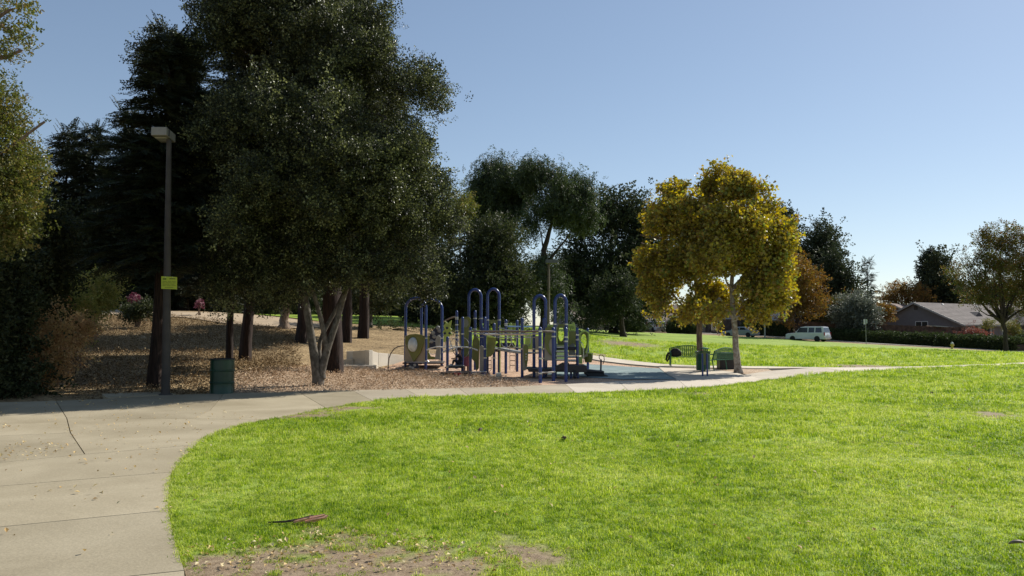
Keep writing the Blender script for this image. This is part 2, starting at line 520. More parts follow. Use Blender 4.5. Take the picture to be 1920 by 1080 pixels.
def drape(name, poly, off, m, parent=None, gx=.045, thick=0.0, roughz=None, min_y=3.0, max_cell=3.0):
    poly = [Vector(p[:2]) for p in poly]
    dens = []
    n = len(poly)
    for i in range(n):
        a, b = poly[i], poly[(i + 1) % n]; L_ = (b - a).length
        k = max(1, int(L_ / max(.15, min(max_cell, gx * max(4, abs((a.y + b.y) / 2))))))
        for j in range(k): dens.append(a + (b - a) * j / k)
    poly2 = dens; n = len(poly2)
    ys = [p.y for p in poly2]; xs = [p.x for p in poly2]
    y = min(ys); I = []
    while y < max(ys):
        st = max(.15, min(max_cell, gx * max(4, abs(y))))
        xx = np.arange(min(xs), max(xs), st)
        I.append(np.c_[xx + rng.uniform(-.2, .2, len(xx)) * st, y + rng.uniform(-.2, .2, len(xx)) * st])
        y += st
    I = np.concatenate(I) if I else np.zeros((0, 2))
    pl = [tuple(p) for p in poly2]
    k = inside(pl, I[:, 0], I[:, 1]) & (dist_edge(pl, I[:, 0], I[:, 1]) > .04)
    I = I[k]
    vin = poly2 + [Vector(p) for p in I]
    vo, eo, fo, *_ = delaunay_2d_cdt(vin, [(i, (i + 1) % n) for i in range(n)], [], 1, 1e-5)
    vo = np.array([tuple(v) for v in vo])
    z = terr(vo[:, 0], vo[:, 1]) + off
    if roughz is not None: z = z + roughz(vo[:, 0], vo[:, 1])
    V = np.c_[vo, z]
    F_ = []
    for f in fo:
        a, b, c = (vo[i] for i in f[:3])
        if (b[0] - a[0]) * (c[1] - a[1]) - (b[1] - a[1]) * (c[0] - a[0]) < 0: f = f[::-1]
        F_.append(tuple(f))
    if thick:
        cnt = {}
        for f in F_:
            for i in range(len(f)): cnt[(f[i], f[(i + 1) % len(f)])] = 1
        nb = len(V); V = np.r_[V, V - [0, 0, thick]]
        F_ = F_ + [(b, a, a + nb, b + nb) for (a, b) in cnt if (b, a) not in cnt]
    me = npmesh(name, V, F_, m, smooth=not thick)
    return link(name, me, parent)

def ground_mat(name, nodes_fn):
    m = bpy.data.materials.new(name); m.use_nodes = True
    nt = m.node_tree; nodes_fn(nt.nodes, nt.links, nt.nodes['Principled BSDF']); return m
def chips_nodes(cols, scale, rough=.9, bump=.7, big=.35):
    def fn(N, L, b):
        b.inputs['Roughness'].default_value = rough; b.inputs['Specular IOR Level'].default_value = .2
        tc = N.new('ShaderNodeTexCoord')
        vo = N.new('ShaderNodeTexVoronoi'); vo.inputs['Scale'].default_value = scale; vo.inputs['Randomness'].default_value = 1
        mp = N.new('ShaderNodeMapping'); mp.inputs['Scale'].default_value = (1, 1, .3)
        L.new(tc.outputs['Object'], mp.inputs[0]); L.new(mp.outputs[0], vo.inputs['Vector'])
        sp = N.new('ShaderNodeSeparateColor'); L.new(vo.outputs['Color'], sp.inputs[0])
        n = N.new('ShaderNodeTexNoise'); n.inputs['Scale'].default_value = .6; n.inputs['Detail'].default_value = 6; n.inputs['Roughness'].default_value = .65
        L.new(tc.outputs['Object'], n.inputs['Vector'])
        mx = N.new('ShaderNodeMath'); mx.operation = 'MULTIPLY_ADD'; mx.inputs[1].default_value = 1 - big
        L.new(sp.outputs[0], mx.inputs[0])
        m2 = N.new('ShaderNodeMapRange'); m2.inputs[1].default_value = .3; m2.inputs[2].default_value = .7; m2.inputs[3].default_value = 0; m2.inputs[4].default_value = big
        L.new(n.outputs['Fac'], m2.inputs[0]); L.new(m2.outputs[0], mx.inputs[2])
        cr = N.new('ShaderNodeValToRGB'); els = cr.color_ramp.elements
        for i, c in enumerate(cols):
            p = i / max(1, len(cols) - 1)
            if i < 2: els[i].position = p; e = els[i]
            else: e = els.new(p)
            e.color = (*c, 1)
        L.new(mx.outputs[0], cr.inputs[0]); L.new(cr.outputs[0], b.inputs['Base Color'])
        bp = N.new('ShaderNodeBump'); bp.inputs['Strength'].default_value = bump; bp.inputs['Distance'].default_value = .03
        L.new(sp.outputs[1], bp.inputs['Height']); L.new(bp.outputs[0], b.inputs['Normal'])
    return fn
M_mulch = ground_mat('mulch', chips_nodes([(.16, .10, .062), (.34, .24, .155), (.54, .40, .275), (.74, .60, .44)], 26))
M_litter = ground_mat('leaf litter soil', chips_nodes([(.06, .042, .022), (.20, .138, .07), (.38, .27, .14), (.58, .44, .25)], 17))
M_orange = ground_mat('orange wood chips', chips_nodes([(.22, .125, .075), (.44, .275, .175), (.60, .41, .28), (.74, .55, .40)], 24, big=.25))
M_dirt = ground_mat('packed sandy dirt', chips_nodes([(.30, .22, .14), (.38, .29, .19), (.45, .35, .24), (.50, .40, .28)], 9, bump=.2, big=.6))
def rubber_fn(N, L, b):
    b.inputs['Roughness'].default_value = .85
    tc = N.new('ShaderNodeTexCoord'); n = N.new('ShaderNodeTexNoise'); n.inputs['Scale'].default_value = 60; n.inputs['Detail'].default_value = 3
    L.new(tc.outputs['Object'], n.inputs['Vector'])
    n2 = N.new('ShaderNodeTexNoise'); n2.inputs['Scale'].default_value = 1.3; n2.inputs['Detail'].default_value = 4
    L.new(tc.outputs['Object'], n2.inputs['Vector'])
    ad = N.new('ShaderNodeMath'); ad.operation = 'ADD'; L.new(n.outputs['Fac'], ad.inputs[0]); L.new(n2.outputs['Fac'], ad.inputs[1])
    cr = N.new('ShaderNodeValToRGB'); cr.color_ramp.elements[0].position = .7; cr.color_ramp.elements[0].color = (.14, .195, .20, 1)
    cr.color_ramp.elements[1].position = 1.3; cr.color_ramp.elements[1].color = (.24, .31, .30, 1)
    mr = N.new('ShaderNodeMath'); mr.operation = 'MULTIPLY'; mr.inputs[1].default_value = .6
    cr.color_ramp.elements[0].position = .45; cr.color_ramp.elements[1].position = .75
    L.new(ad.outputs[0], mr.inputs[0]); L.new(mr.outputs[0], cr.inputs[0]); L.new(cr.outputs[0], b.inputs['Base Color'])
M_rubber = ground_mat('teal rubber surfacing', rubber_fn)

def concrete_fn(base, dirty, per_slab=True):
    def fn(N, L, b):
        b.inputs['Roughness'].default_value = .88; b.inputs['Specular IOR Level'].default_value = .25
        tc = N.new('ShaderNodeTexCoord')
        n = N.new('ShaderNodeTexNoise'); n.inputs['Scale'].default_value = .55; n.inputs['Detail'].default_value = 8; n.inputs['Roughness'].default_value = .62; n.inputs['Distortion'].default_value = .4
        L.new(tc.outputs['Object'], n.inputs['Vector'])
        cr = N.new('ShaderNodeValToRGB'); cr.color_ramp.elements[0].position = .33; cr.color_ramp.elements[0].color = (*dirty, 1)
        cr.color_ramp.elements[1].position = .62; cr.color_ramp.elements[1].color = (*base, 1)
        L.new(n.outputs['Fac'], cr.inputs[0])
        n2 = N.new('ShaderNodeTexNoise'); n2.inputs['Scale'].default_value = 55; n2.inputs['Detail'].default_value = 4
        L.new(tc.outputs['Object'], n2.inputs['Vector'])
        # dark spots and stains
        n3 = N.new('ShaderNodeTexNoise'); n3.inputs['Scale'].default_value = 7; n3.inputs['Detail'].default_value = 6; n3.inputs['Roughness'].default_value = .75
        L.new(tc.outputs['Object'], n3.inputs['Vector'])
        r3 = N.new('ShaderNodeMapRange'); r3.inputs[1].default_value = .62; r3.inputs[2].default_value = .72; r3.inputs[3].default_value = 1; r3.inputs[4].default_value = .72
        L.new(n3.outputs['Fac'], r3.inputs[0])
        r2 = N.new('ShaderNodeMapRange'); r2.inputs[1].default_value = .3; r2.inputs[2].default_value = .7; r2.inputs[3].default_value = .88; r2.inputs[4].default_value = 1.1
        L.new(n2.outputs['Fac'], r2.inputs[0])
        mu = N.new('ShaderNodeMath'); mu.operation = 'MULTIPLY'; L.new(r3.outputs[0], mu.inputs[0]); L.new(r2.outputs[0], mu.inputs[1])
        if per_slab:
            oi = N.new('ShaderNodeObjectInfo'); r4 = N.new('ShaderNodeMapRange'); r4.inputs[3].default_value = .86; r4.inputs[4].default_value = 1.08
            L.new(oi.outputs['Random'], r4.inputs[0]); m5 = N.new('ShaderNodeMath'); m5.operation = 'MULTIPLY'
            L.new(mu.outputs[0], m5.inputs[0]); L.new(r4.outputs[0], m5.inputs[1]); mu = m5
        vm = N.new('ShaderNodeVectorMath'); vm.operation = 'SCALE'
        L.new(cr.outputs[0], vm.inputs[0]); L.new(mu.outputs[0], vm.inputs['Scale']); L.new(vm.outputs[0], b.inputs['Base Color'])
        bp = N.new('ShaderNodeBump'); bp.inputs['Strength'].default_value = .25; bp.inputs['Distance'].default_value = .01
        L.new(n2.outputs['Fac'], bp.inputs['Height']); L.new(bp.outputs[0], b.inputs['Normal'])
    return fn
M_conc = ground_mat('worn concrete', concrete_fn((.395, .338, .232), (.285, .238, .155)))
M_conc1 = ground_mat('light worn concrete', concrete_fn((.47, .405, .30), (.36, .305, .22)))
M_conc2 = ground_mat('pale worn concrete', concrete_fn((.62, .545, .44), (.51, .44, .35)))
M_wall = ground_mat('cast concrete', concrete_fn((.68, .62, .52), (.56, .50, .40), False))

def grass_fn(N, L, b):
    b.inputs['Roughness'].default_value = .8; b.inputs['Specular IOR Level'].default_value = .15
    tc = N.new('ShaderNodeTexCoord')
    def noise(s, d=5, r=.6):
        n = N.new('ShaderNodeTexNoise'); n.inputs['Scale'].default_value = s; n.inputs['Detail'].default_value = d; n.inputs['Roughness'].default_value = r
        L.new(tc.outputs['Object'], n.inputs['Vector']); return n.outputs['Fac']
    a = noise(.35, 6, .7); c = noise(14, 5, .8)
    ad = N.new('ShaderNodeMath'); ad.operation = 'ADD'; L.new(a, ad.inputs[0]); L.new(c, ad.inputs[1])
    ml = N.new('ShaderNodeMath'); ml.operation = 'MULTIPLY'; ml.inputs[1].default_value = .5; L.new(ad.outputs[0], ml.inputs[0])
    cr = N.new('ShaderNodeValToRGB'); els = cr.color_ramp.elements
    els[0].position = .36; els[0].color = (.14, .22, .028, 1); els[1].position = .66; els[1].color = (.36, .45, .085, 1)
    e = els.new(.5); e.color = (.24, .335, .048, 1)
    L.new(ml.outputs[0], cr.inputs[0])
    at_ = N.new('ShaderNodeAttribute'); at_.attribute_name = 'bare'
    so = N.new('ShaderNodeValToRGB'); so.color_ramp.elements[0].position = .3; so.color_ramp.elements[0].color = (.16, .105, .062, 1)
    so.color_ramp.elements[1].position = .7; so.color_ramp.elements[1].color = (.40, .31, .205, 1)
    L.new(c, so.inputs[0])
    mx = N.new('ShaderNodeMix'); mx.data_type = 'RGBA'
    L.new(at_.outputs['Fac'], mx.inputs[0]); L.new(cr.outputs[0], mx.inputs[6]); L.new(so.outputs[0], mx.inputs[7])
    L.new(mx.outputs[2], b.inputs['Base Color'])
    bp = N.new('ShaderNodeBump'); bp.inputs['Strength'].default_value = .8; bp.inputs['Distance'].default_value = .03
    L.new(c, bp.inputs['Height']); L.new(bp.outputs[0], b.inputs['Normal'])
M_grass = ground_mat('lawn turf', grass_fn)
M_asph = mat('asphalt', (.06, .06, .062), .9, var=.25, vscale=30, bump=.3, bscale=200)
M_curb = mat('kerb concrete', (.4, .37, .33), .85, var=.12, vscale=3)

# base sheet out to the horizon
ang = np.linspace(0, 2 * math.pi, 241)[:-1]; rad = [0.0] + list(.8 * 1.055 ** np.arange(0, 150))
V = [(0, 0)]; F_ = []
for r in rad[1:]:
    for g in ang: V.append((r * math.sin(g), r * math.cos(g)))
V = np.array(V); z = terr(V[:, 0], V[:, 1]) - .05
na_ = len(ang)
for j in range(na_): F_.append((0, 1 + (j + 1) % na_, 1 + j))
for i in range(len(rad) - 2):
    for j in range(na_):
        q = (j + 1) % na_; a = 1 + i * na_; F_.append((a + j, a + q, a + na_ + q, a + na_ + j))
o = link('ground', npmesh('ground', np.c_[V, z], F_, M_litter, True)); tag(o, kind='structure')

# lawn edge facing the path, near to far
near_edge = [(358, 1230), (352, 1120), (347, 1078), (328, 1015), (317, 965), (318, 925), (326, 890), (345, 862), (378, 830), (440, 803), (500, 791), (585, 772), (665, 760),
             (730, 751), (820, 746), (950, 742), (1100, 738.5), (1200, 735), (1300, 730), (1380, 723), (1450, 713), (1520, 704), (1600, 698.5), (1700, 693), (1800, 689), (1920, 684), (2100, 675.5), (2300, 668)]
NE = [tuple(G(u, v)[:2]) for u, v in near_edge]
NEs = smooth_poly(NE, 4)
fore = [(0.9 * NE[0][0], 1.0)] + [(NE[0][0], 2.5)] + NEs + [(60, NE[-1][1]), (60, 1.0)]
fore = [(-1.25, 1.0), (-1.35, 2.2)] + NEs + [(46, NE[-1][1] - 2), (30, 1.0)]

def blot(x, y, u, v, ru, rv):
    g = G(u, v); g2 = G(u, v + rv); sx = ru / F * g.y; sy = max(.15, g.y - g2.y)
    return np.exp(-(((x - g.x) / sx) ** 2 + ((y - g.y) / sy) ** 2))
def bareness(x, y):
    n = fbm(x * 2.1, y * 2.1, 5, 4); n2 = fbm(x * 7, y * 7, 9, 3)
    s = np.zeros_like(np.asarray(x, float))
    for u, v, ru, rv, k in [(410, 1072, 95, 32, 1.5), (540, 1085, 150, 40, .9), (740, 1050, 140, 34, 1.0), (930, 1062, 130, 20, .85), (1010, 1035, 60, 10, .6), (690, 1010, 60, 12, .6), (620, 1030, 120, 20, .55), (840, 1075, 110, 18, .7),
                            (590, 1000, 70, 16, .45), (640, 768, 80, 6, 1.3), (560, 782, 70, 6, 1.2), (430, 808, 50, 7, .5), (1705, 835, 50, 6, .55), (1600, 840, 30, 4, .3), (1060, 800, 40, 5, .35),
                            (1300, 740, 60, 3, .8), (1470, 758, 25, 5, .5), (1880, 783, 50, 4, 1.3), (1850, 776, 22, 3, 1.0), (1620, 783, 20, 3, .5), (400, 880, 25, 7, .45)]:
        s = s + k * blot(x, y, u, v, ru, rv)
    s = s + np.clip(fbm(x * .8 + 5, y * .8, 21, 3) - .62, 0, 1) * 1.2
    return np.clip((s * (.15 + 1.5 * n + 2.2 * (n2 - .5)) - .22) * 2.4, 0, 1)
def bareness_far(x, y):
    n = fbm(x * .9, y * .9, 5, 4)
    s = np.zeros_like(np.asarray(x, float))
    for u, v, ru, rv, k in [(1620, 687, 75, 5, 1.4), (1175, 645, 70, 7, 1.0), (1130, 664, 60, 6, .8), (1240, 686, 40, 4, .5), (1040, 652, 60, 6, .8)]:
        s = s + k * blot(x, y, u, v, ru, rv)
    return np.clip((s * (.5 + n) - .35) * 3, 0, 1)
def set_bare(o, fn):
    me = o.data; co = np.empty(len(me.vertices) * 3, np.float32); me.vertices.foreach_get('co', co); co = co.reshape(-1, 3)
    a = me.attributes.new('bare', 'FLOAT', 'POINT'); a.data.foreach_set('value', fn(co[:, 0], co[:, 1]).astype(np.float32))
o = drape('lawn', fore, .015, M_grass, gx=.022, max_cell=1.5); set_bare(o, bareness); tag(o, kind='structure')

# lawn behind the playground, up to the street
street_edge = [(880, 122), (1000, 118), (1100, 113), (1200, 110), (1300, 108), (1400, 104), (1480, 101), (1550, 97.5), (1640, 92), (1700, 88), (1770, 85), (1830, 82), (1920, 78), (2050, 73), (2200, 67)]
SE = [tuple(W(u, Y)[:2]) for u, Y in street_edge]
path_far = [(2200, 667), (2100, 671.5), (1920, 680.5), (1800, 685.5), (1700, 689), (1640, 690), (1540, 690), (1440, 688.5), (1300, 686.5), (1240, 683.5), (1190, 678), (1140, 671.5), (1095, 664.5), (1040, 657), (960, 651), (880, 650)]
PF = [tuple(G(u, v)[:2]) for u, v in path_far]
back = SE + PF
o = drape('back_lawn', back, .0, M_grass, gx=.03, max_cell=2.5); set_bare(o, bareness_far); tag(o, kind='structure')
lb = [W(480, 58), W(640, 56), W(830, 55), W(900, 62), W(900, 84), W(700, 80), W(480, 74)]
o = drape('upper_lawn', [tuple(p[:2]) for p in lb], .0, M_grass, gx=.03, max_cell=2.5); set_bare(o, lambda x, y: x * 0); tag(o, kind='structure')

# concrete path in slabs with open joints
path = bpy.data.objects.new('path', None); COL.objects.link(path); path['kind'] = 'structure'; ORG[path] = Vector((0, 0, 0))
def inset(poly, d):
    P = [Vector(p[:2]) for p in poly]; n = len(P); A = sum(P[i].x * P[(i + 1) % n].y - P[(i + 1) % n].x * P[i].y for i in range(n))
    if A < 0: P.reverse()
    out = []
    for i in range(n):
        a, b, c = P[i - 1], P[i], P[(i + 1) % n]
        e1 = (b - a); e2 = (c - b)
        if e1.length < 1e-4 or e2.length < 1e-4: continue
        n1 = Vector((-e1.y, e1.x)).normalized(); n2 = Vector((-e2.y, e2.x)).normalized()
        m_ = (n1 + n2); m_ = m_.normalized() if m_.length > .1 else n1
        out.append(b + m_ * min(3 * d, d / max(.35, m_.dot(n1))))
    return [tuple(p) for p in out]
slabs = [
    [(-500, 1175), (0, 1115), (347, 1078), (358, 1230), (358, 1700), (-900, 1700)],
    [(-500, 1055), (0, 995), (316, 963), (328, 1015), (347, 1078), (0, 1115), (-500, 1175)],
    [(-500, 958), (0, 917), (322, 890), (318, 925), (316, 963), (0, 995), (-500, 1055)],
    [(-500, 905), (0, 872), (159, 856), (367, 838), (345, 862), (322, 890), (0, 917), (-500, 958)],
    [(-500, 840), (0, 821), (132, 815), (159, 856), (0, 872), (-500, 905)],
    [(-500, 785), (0, 757), (105, 754), (125, 787), (132, 815), (0, 821), (-500, 840)],
    [(125, 787), (363, 788), (500, 790), (440, 803), (378, 830), (367, 838), (159, 856), (132, 815)],
    [(105, 754), (200, 750), (310, 743), (420, 739), (393, 773), (363, 788), (125, 787)],
    [(420, 739), (560, 736.5), (610, 767), (585, 772), (500, 790), (363, 788), (393, 773)]]
far_near = [((560, 736.5), (610, 767)), ((660, 733.5), (700, 754.5)), ((760, 731.5), (790, 747.5)), ((860, 729.5), (880, 744)), ((960, 727), (980, 741.3)), ((1060, 722), (1080, 739)), ((1160, 716.5), (1180, 735.7)),
            ((1270, 713), (1290, 730.6)), ((1330, 711), (1380, 723)), ((1395, 704), (1440, 714.5)), ((1440, 697), (1520, 704)), ((1540, 690), (1600, 698.5)), ((1640, 690), (1690, 693.5)), ((1760, 687), (1790, 689.3)), ((1920, 680.5), (1925, 683.8)), ((2200, 667), (2200, 671))]
def tess(poly):
    return poly
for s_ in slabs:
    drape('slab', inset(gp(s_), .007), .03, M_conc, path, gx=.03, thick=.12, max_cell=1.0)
for i in range(len(far_near) - 1):
    a, b = far_near[i]; c, d = far_near[i + 1]
    lo = [b]; 
    for p in near_edge:
        if b[0] < p[0] < d[0]: lo.append(p)
    lo.append(d)
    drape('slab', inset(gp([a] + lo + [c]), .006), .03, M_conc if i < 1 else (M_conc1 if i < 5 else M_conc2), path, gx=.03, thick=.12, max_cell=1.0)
# pad by the benches and the walk curving behind the playground
drape('slab', inset(gp([(1235, 690), (1330, 693), (1376, 699), (1395, 704), (1330, 711), (1270, 713)]), .006), .028, M_conc2, path, gx=.03, thick=.12)
walk = [(1540, 690), (1440, 688.5), (1300, 686.5), (1240, 683.5), (1190, 678), (1140, 671.5), (1095, 664.5)]
walk2 = [(1540, 691), (1440, 692), (1300, 690.5), (1236, 688.5), (1180, 684), (1130, 678), (1085, 670)]
for i in range(6):
    drape('slab', inset(gp([walk[i], walk[i + 1], walk2[i + 1], walk2[i]]), .006), .035, M_conc2, path, gx=.03, thick=.14)
# small sandy pad below the lamp
drape('slab', inset(gp([(190, 741), (300, 737), (330, 741), (200, 749)]), .006), .034, M_conc, path, gx=.03, thick=.12)

def top(name, px, off, m, **k):
    o = drape(name, gp(px), off, m, **k); return tag(o, kind='structure')
top('mulch_bed', [(440, 738), (560, 736), (660, 733), (760, 731), (860, 729), (960, 726), (1010, 722), (965, 713), (935, 707), (850, 700), (770, 693), (700, 690), (640, 690), (600, 684), (520, 690), (440, 700)], -.01, M_mulch)
top('wood_chip_bed', [(1006, 722), (1060, 721), (1160, 715.5), (1270, 712), (1290, 700), (1240, 690), (1180, 685), (1130, 679), (1085, 671), (1020, 662), (900, 657), (800, 664), (770, 672), (715, 691), (770, 694), (850, 701), (935, 708), (965, 714)], -.004, M_orange)
top('rubber_surface', [(1015, 694), (1045, 684), (1100, 683), (1180, 688), (1250, 692), (1300, 697), (1335, 704), (1320, 710), (1260, 711.5), (1170, 712), (1130, 709.5), (1060, 706), (1020, 702)], .012, M_rubber)
top('bench_bed', [(1250, 688), (1440, 692), (1450, 697), (1400, 702), (1376, 698), (1330, 692), (1255, 690)], .004, M_mulch)
top('dirt_path', [(150, 583.5), (330, 583.5), (420, 586), (520, 594), (590, 604), (640, 612), (560, 615), (430, 607), (350, 595), (250, 590), (160, 590)], .0, M_dirt)
# street, kerb and far pavement
def offs(pts, d):
    return [(x, y + d) for x, y in pts]
o = drape('street', offs(SE, .5) + offs(SE, 9.0)[::-1], -.14 + .0, M_asph, gx=.03); tag(o, kind='structure')
o = drape('kerb', SE + offs(SE, .35)[::-1], .0, M_curb, gx=.03, thick=.2); tag(o, kind='structure')
o = drape('pavement', offs(SE, 9.3) + offs(SE, 11.0)[::-1], .02, M_curb, gx=.03, thick=.2); tag(o, kind='structure')

# ---------------------------------------------------------------- grass blades (geometry, joined: nobody could count them)
M_blade = leafmat('grass blade', [(.10, .18, .022), (.285, .385, .05), (.46, .53, .10), (.60, .62, .24)], trans=.48, rough=.5, spec=.3)
_nt = M_blade.node_tree; _N = _nt.nodes; _L = _nt.links
_ge = _N.new('ShaderNodeNewGeometry'); _no = _N.new('ShaderNodeTexNoise'); _no.inputs['Scale'].default_value = .33; _no.inputs['Detail'].default_value = 6; _no.inputs['Roughness'].default_value = .65
_L.new(_ge.outputs['Position'], _no.inputs['Vector'])
_mr = _N.new('ShaderNodeMapRange'); _mr.inputs[1].default_value = .35; _mr.inputs[2].default_value = .65; _mr.inputs[3].default_value = -.22; _mr.inputs[4].default_value = .22
_L.new(_no.outputs['Fac'], _mr.inputs[0])
_n2 = _N.new('ShaderNodeTexNoise'); _n2.inputs['Scale'].default_value = 4.5; _n2.inputs['Detail'].default_value = 4; _n2.inputs['Roughness'].default_value = .7
_L.new(_ge.outputs['Position'], _n2.inputs['Vector'])
_m2 = _N.new('ShaderNodeMapRange'); _m2.inputs[1].default_value = .3; _m2.inputs[2].default_value = .7; _m2.inputs[3].default_value = -.17; _m2.inputs[4].default_value = .17
_L.new(_n2.outputs['Fac'], _m2.inputs[0]); _a2 = _N.new('ShaderNodeMath'); _a2.operation = 'ADD'; _L.new(_mr.outputs[0], _a2.inputs[0]); _L.new(_m2.outputs[0], _a2.inputs[1])
_cr = [n for n in _N if n.type == 'VALTORGB'][0]; _src = _cr.inputs[0].links[0].from_socket
_ad = _N.new('ShaderNodeMath'); _ad.operation = 'ADD'; _L.new(_src, _ad.inputs[0]); _L.new(_a2.outputs[0], _ad.inputs[1]); _L.new(_ad.outputs[0], _cr.inputs[0])
gk, gn = sprays('grass_tuft', M_blade, 'tuft', .042, .0042, 20, .05, nvar=4, seed=3)
def tufts(name, poly, cells, bare_fn, group, nv, edge=0.0):
    P = []; S = []
    for (y0, y1, dens, sc) in cells:
        x1 = y1 * .70 + 4.0
        n = int(dens * (y1 - y0) * 2 * x1)
        x = rng.uniform(-x1, x1, n); y = rng.uniform(y0, y1, n)
        k = inside(poly, x, y) & (np.abs(x) < y * .69 + 3.6); x = x[k]; y = y[k]
        bz = bare_fn(x, y); k = rng.random(len(x)) > bz * .93 - .03; x = x[k]; y = y[k]; bz = bz[k]
        cl = np.clip(fbm(x * 1.9, y * 1.9, 31, 4) * 1.7 - .35, 0, 1.1); k = rng.random(len(x)) < .72 + cl; x = x[k]; y = y[k]; bz = bz[k]; cl = cl[k]
        P.append(np.c_[x, y, terr(x, y) + .012]); 
        h = sc * (.68 + .5 * cl) * (1 - .5 * bz) * rng.uniform(.75, 1.2, len(x))
        S.append(np.c_[np.full(len(x), sc) * rng.uniform(.8, 1.2, len(x)), np.full(len(x), sc), h])
    P = np.concatenate(P); S = np.concatenate(S); n = len(P)
    rot = np.c_[rng.normal(0, .12, n), rng.normal(0, .12, n), rng.uniform(0, 6.28, n)]
    o = scatter(name, P, rot, S, nv, group)
    return tag(o, kind='stuff')
tufts('grass', fore, [(4.0, 7.5, 620, 1.0), (7.5, 11, 330, 1.25), (11, 17, 130, 1.8), (17, 26, 45, 2.6), (26, 40, 14, 3.6)], bareness, gk, gn)
tufts('back_grass', back, [(33, 48, 9, 4.2), (48, 75, 3, 5.5)], bareness_far, gk, gn)
# fringe of longer blades leaning over the path edge
E = []
for i in range(len(NEs) - 1):
    a = Vector(NEs[i]); b = Vector(NEs[i + 1])
    if a.y > 24: break
    k = int((b - a).length * 75)
    for j in range(k):
        p = a + (b - a) * rng.random(); E.append((p.x + rng.normal(.02, .035), p.y + rng.normal(0, .03)))
E = np.array(E); E = E[(rng.random(len(E)) > bareness(E[:, 0], E[:, 1]) * 1.1)]
n = len(E)
o = scatter('edge_grass', np.c_[E, terr(E[:, 0], E[:, 1])], np.c_[rng.normal(0, .3, n), rng.normal(-.25, .3, n), rng.uniform(-.8, .8, n)],
            np.c_[np.full(n, 1.1), np.full(n, 1.1), rng.uniform(.8, 1.7, n)], gn, gk); tag(o, kind='stuff')

# chips and fallen leaves lying loose
M_chip = leafmat('loose chips', [(.18, .11, .065), (.44, .31, .20), (.64, .48, .33), (.78, .65, .48)], trans=0.0, rough=.9, spec=.2)
ck, cn = sprays('loose_chip', M_chip, 'broad', .05, .025, 7, .18, nvar=3, seed=5, spread=.6)
M_dry = leafmat('dry leaves', [(.22, .13, .05), (.45, .30, .12), (.62, .46, .22), (.70, .60, .36)], trans=.15, rough=.7, spec=.3)
dk, dn = sprays('dry_leaf', M_dry, 'broad', .045, .03, 1, .01, nvar=4, seed=6)
def litter(name, px, n, key, nv, sc, z=.012, mask=None, flat=.3):
    poly = gp(px); xs = [p[0] for p in poly]; ys = [p[1] for p in poly]
    x = rng.uniform(min(xs), max(xs), n * 4); y = rng.uniform(min(ys), max(ys), n * 4)
    k = inside(poly, x, y); x = x[k][:n]; y = y[k][:n]
    if mask is not None: k = mask(x, y); x = x[k]; y = y[k]
    m_ = len(x)
    o = scatter(name, np.c_[x, y, terr(x, y) + z], np.c_[rng.normal(0, flat, m_), rng.normal(0, flat, m_), rng.uniform(0, 6.28, m_)], sc * rng.uniform(.6, 1.3, m_), nv, key)
    return tag(o, kind='stuff')
litter('loose_mulch', [(440, 740), (660, 735), (960, 727), (1000, 722), (935, 708), (850, 700), (770, 693), (700, 690), (600, 684), (440, 700)], 9000, ck, cn, 1.0, z=.0)
M_lit = leafmat('brown litter', [(.08, .05, .025), (.18, .12, .06), (.30, .21, .11), (.46, .35, .2)], trans=0.0, rough=.9, spec=.2)  # darker copy of the loose chips, shade under the trees painted in
lk, ln_ = sprays('litter_leaf', M_lit, 'broad', .05, .03, 7, .2, nvar=3, seed=8, spread=.6)
litter('leaf_litter', [(130, 745), (420, 738), (560, 690), (560, 620), (330, 590), (200, 590), (130, 640)], 16000, lk, ln_, 1.15, z=-.03)
M_twig = leafmat('fallen twig', [(.06, .04, .025), (.16, .12, .08)], trans=0.0, rough=.9, spec=.2)
tk, tn = sprays('fallen_twig', M_twig, 'broad', .5, .022, 2, .2, nvar=3, seed=9, spread=.5)
litter('fallen_twigs', [(130, 745), (420, 738), (640, 732), (560, 690), (560, 620), (330, 590), (200, 590), (130, 640)], 260, tk, tn, 1.0, z=.01, flat=.12)
litter('path_leaves', [(0, 1075), (335, 1075), (320, 960), (325, 880), (500, 792), (300, 745), (0, 760)], 330, dk, dn, 1.0, z=.042, mask=lambda x, y: fbm(x * .6, y * .6, 4, 2) > .42)
litter('lawn_leaves', [(352, 1080), (1915, 1080), (1915, 700), (1300, 735), (900, 745), (500, 800), (330, 880)], 420, dk, dn, 1.0, z=.045)
litter('path_debris', [(0, 835), (0, 872), (60, 868), (130, 850), (128, 838), (40, 830)], 60, dk, dn, .9, z=.042)
litter('bare_patch_leaves', [(352, 1080), (1000, 1080), (950, 1030), (640, 990), (345, 1030)], 420, dk, dn, .8, z=.03)
# ---------------------------------------------------------------- trees
def unit(a): return a / (np.linalg.norm(a, axis=-1, keepdims=True) + 1e-9)
def euler_x(d, roll):
    """euler that turns +X to d"""
    d = unit(d)
    return np.c_[roll, -np.arcsin(np.clip(d[:, 2], -1, 1)), np.arctan2(d[:, 1], d[:, 0])]

def limb(mb, a, b, r0, r1, wob=.06, n=6, seg=6, sag=0.0, seed=None):
    a = Vector(a); b = Vector(b); L_ = (b - a).length; pts = []; rs = []
    o1 = Vector(rng.normal(0, wob, 3)) * L_; o2 = Vector(rng.normal(0, wob, 3)) * L_
    for i in range(seg + 1):
        t = i / seg; p = a.lerp(b, t) + o1 * math.sin(math.pi * t) * .7 + o2 * math.sin(2 * math.pi * t) * .4 + Vector((0, 0, sag * L_ * math.sin(math.pi * t)))
        pts.append(p); rs.append(r0 + (r1 - r0) * t ** .8)
    mb.tube(pts, rs, n)
    return pts

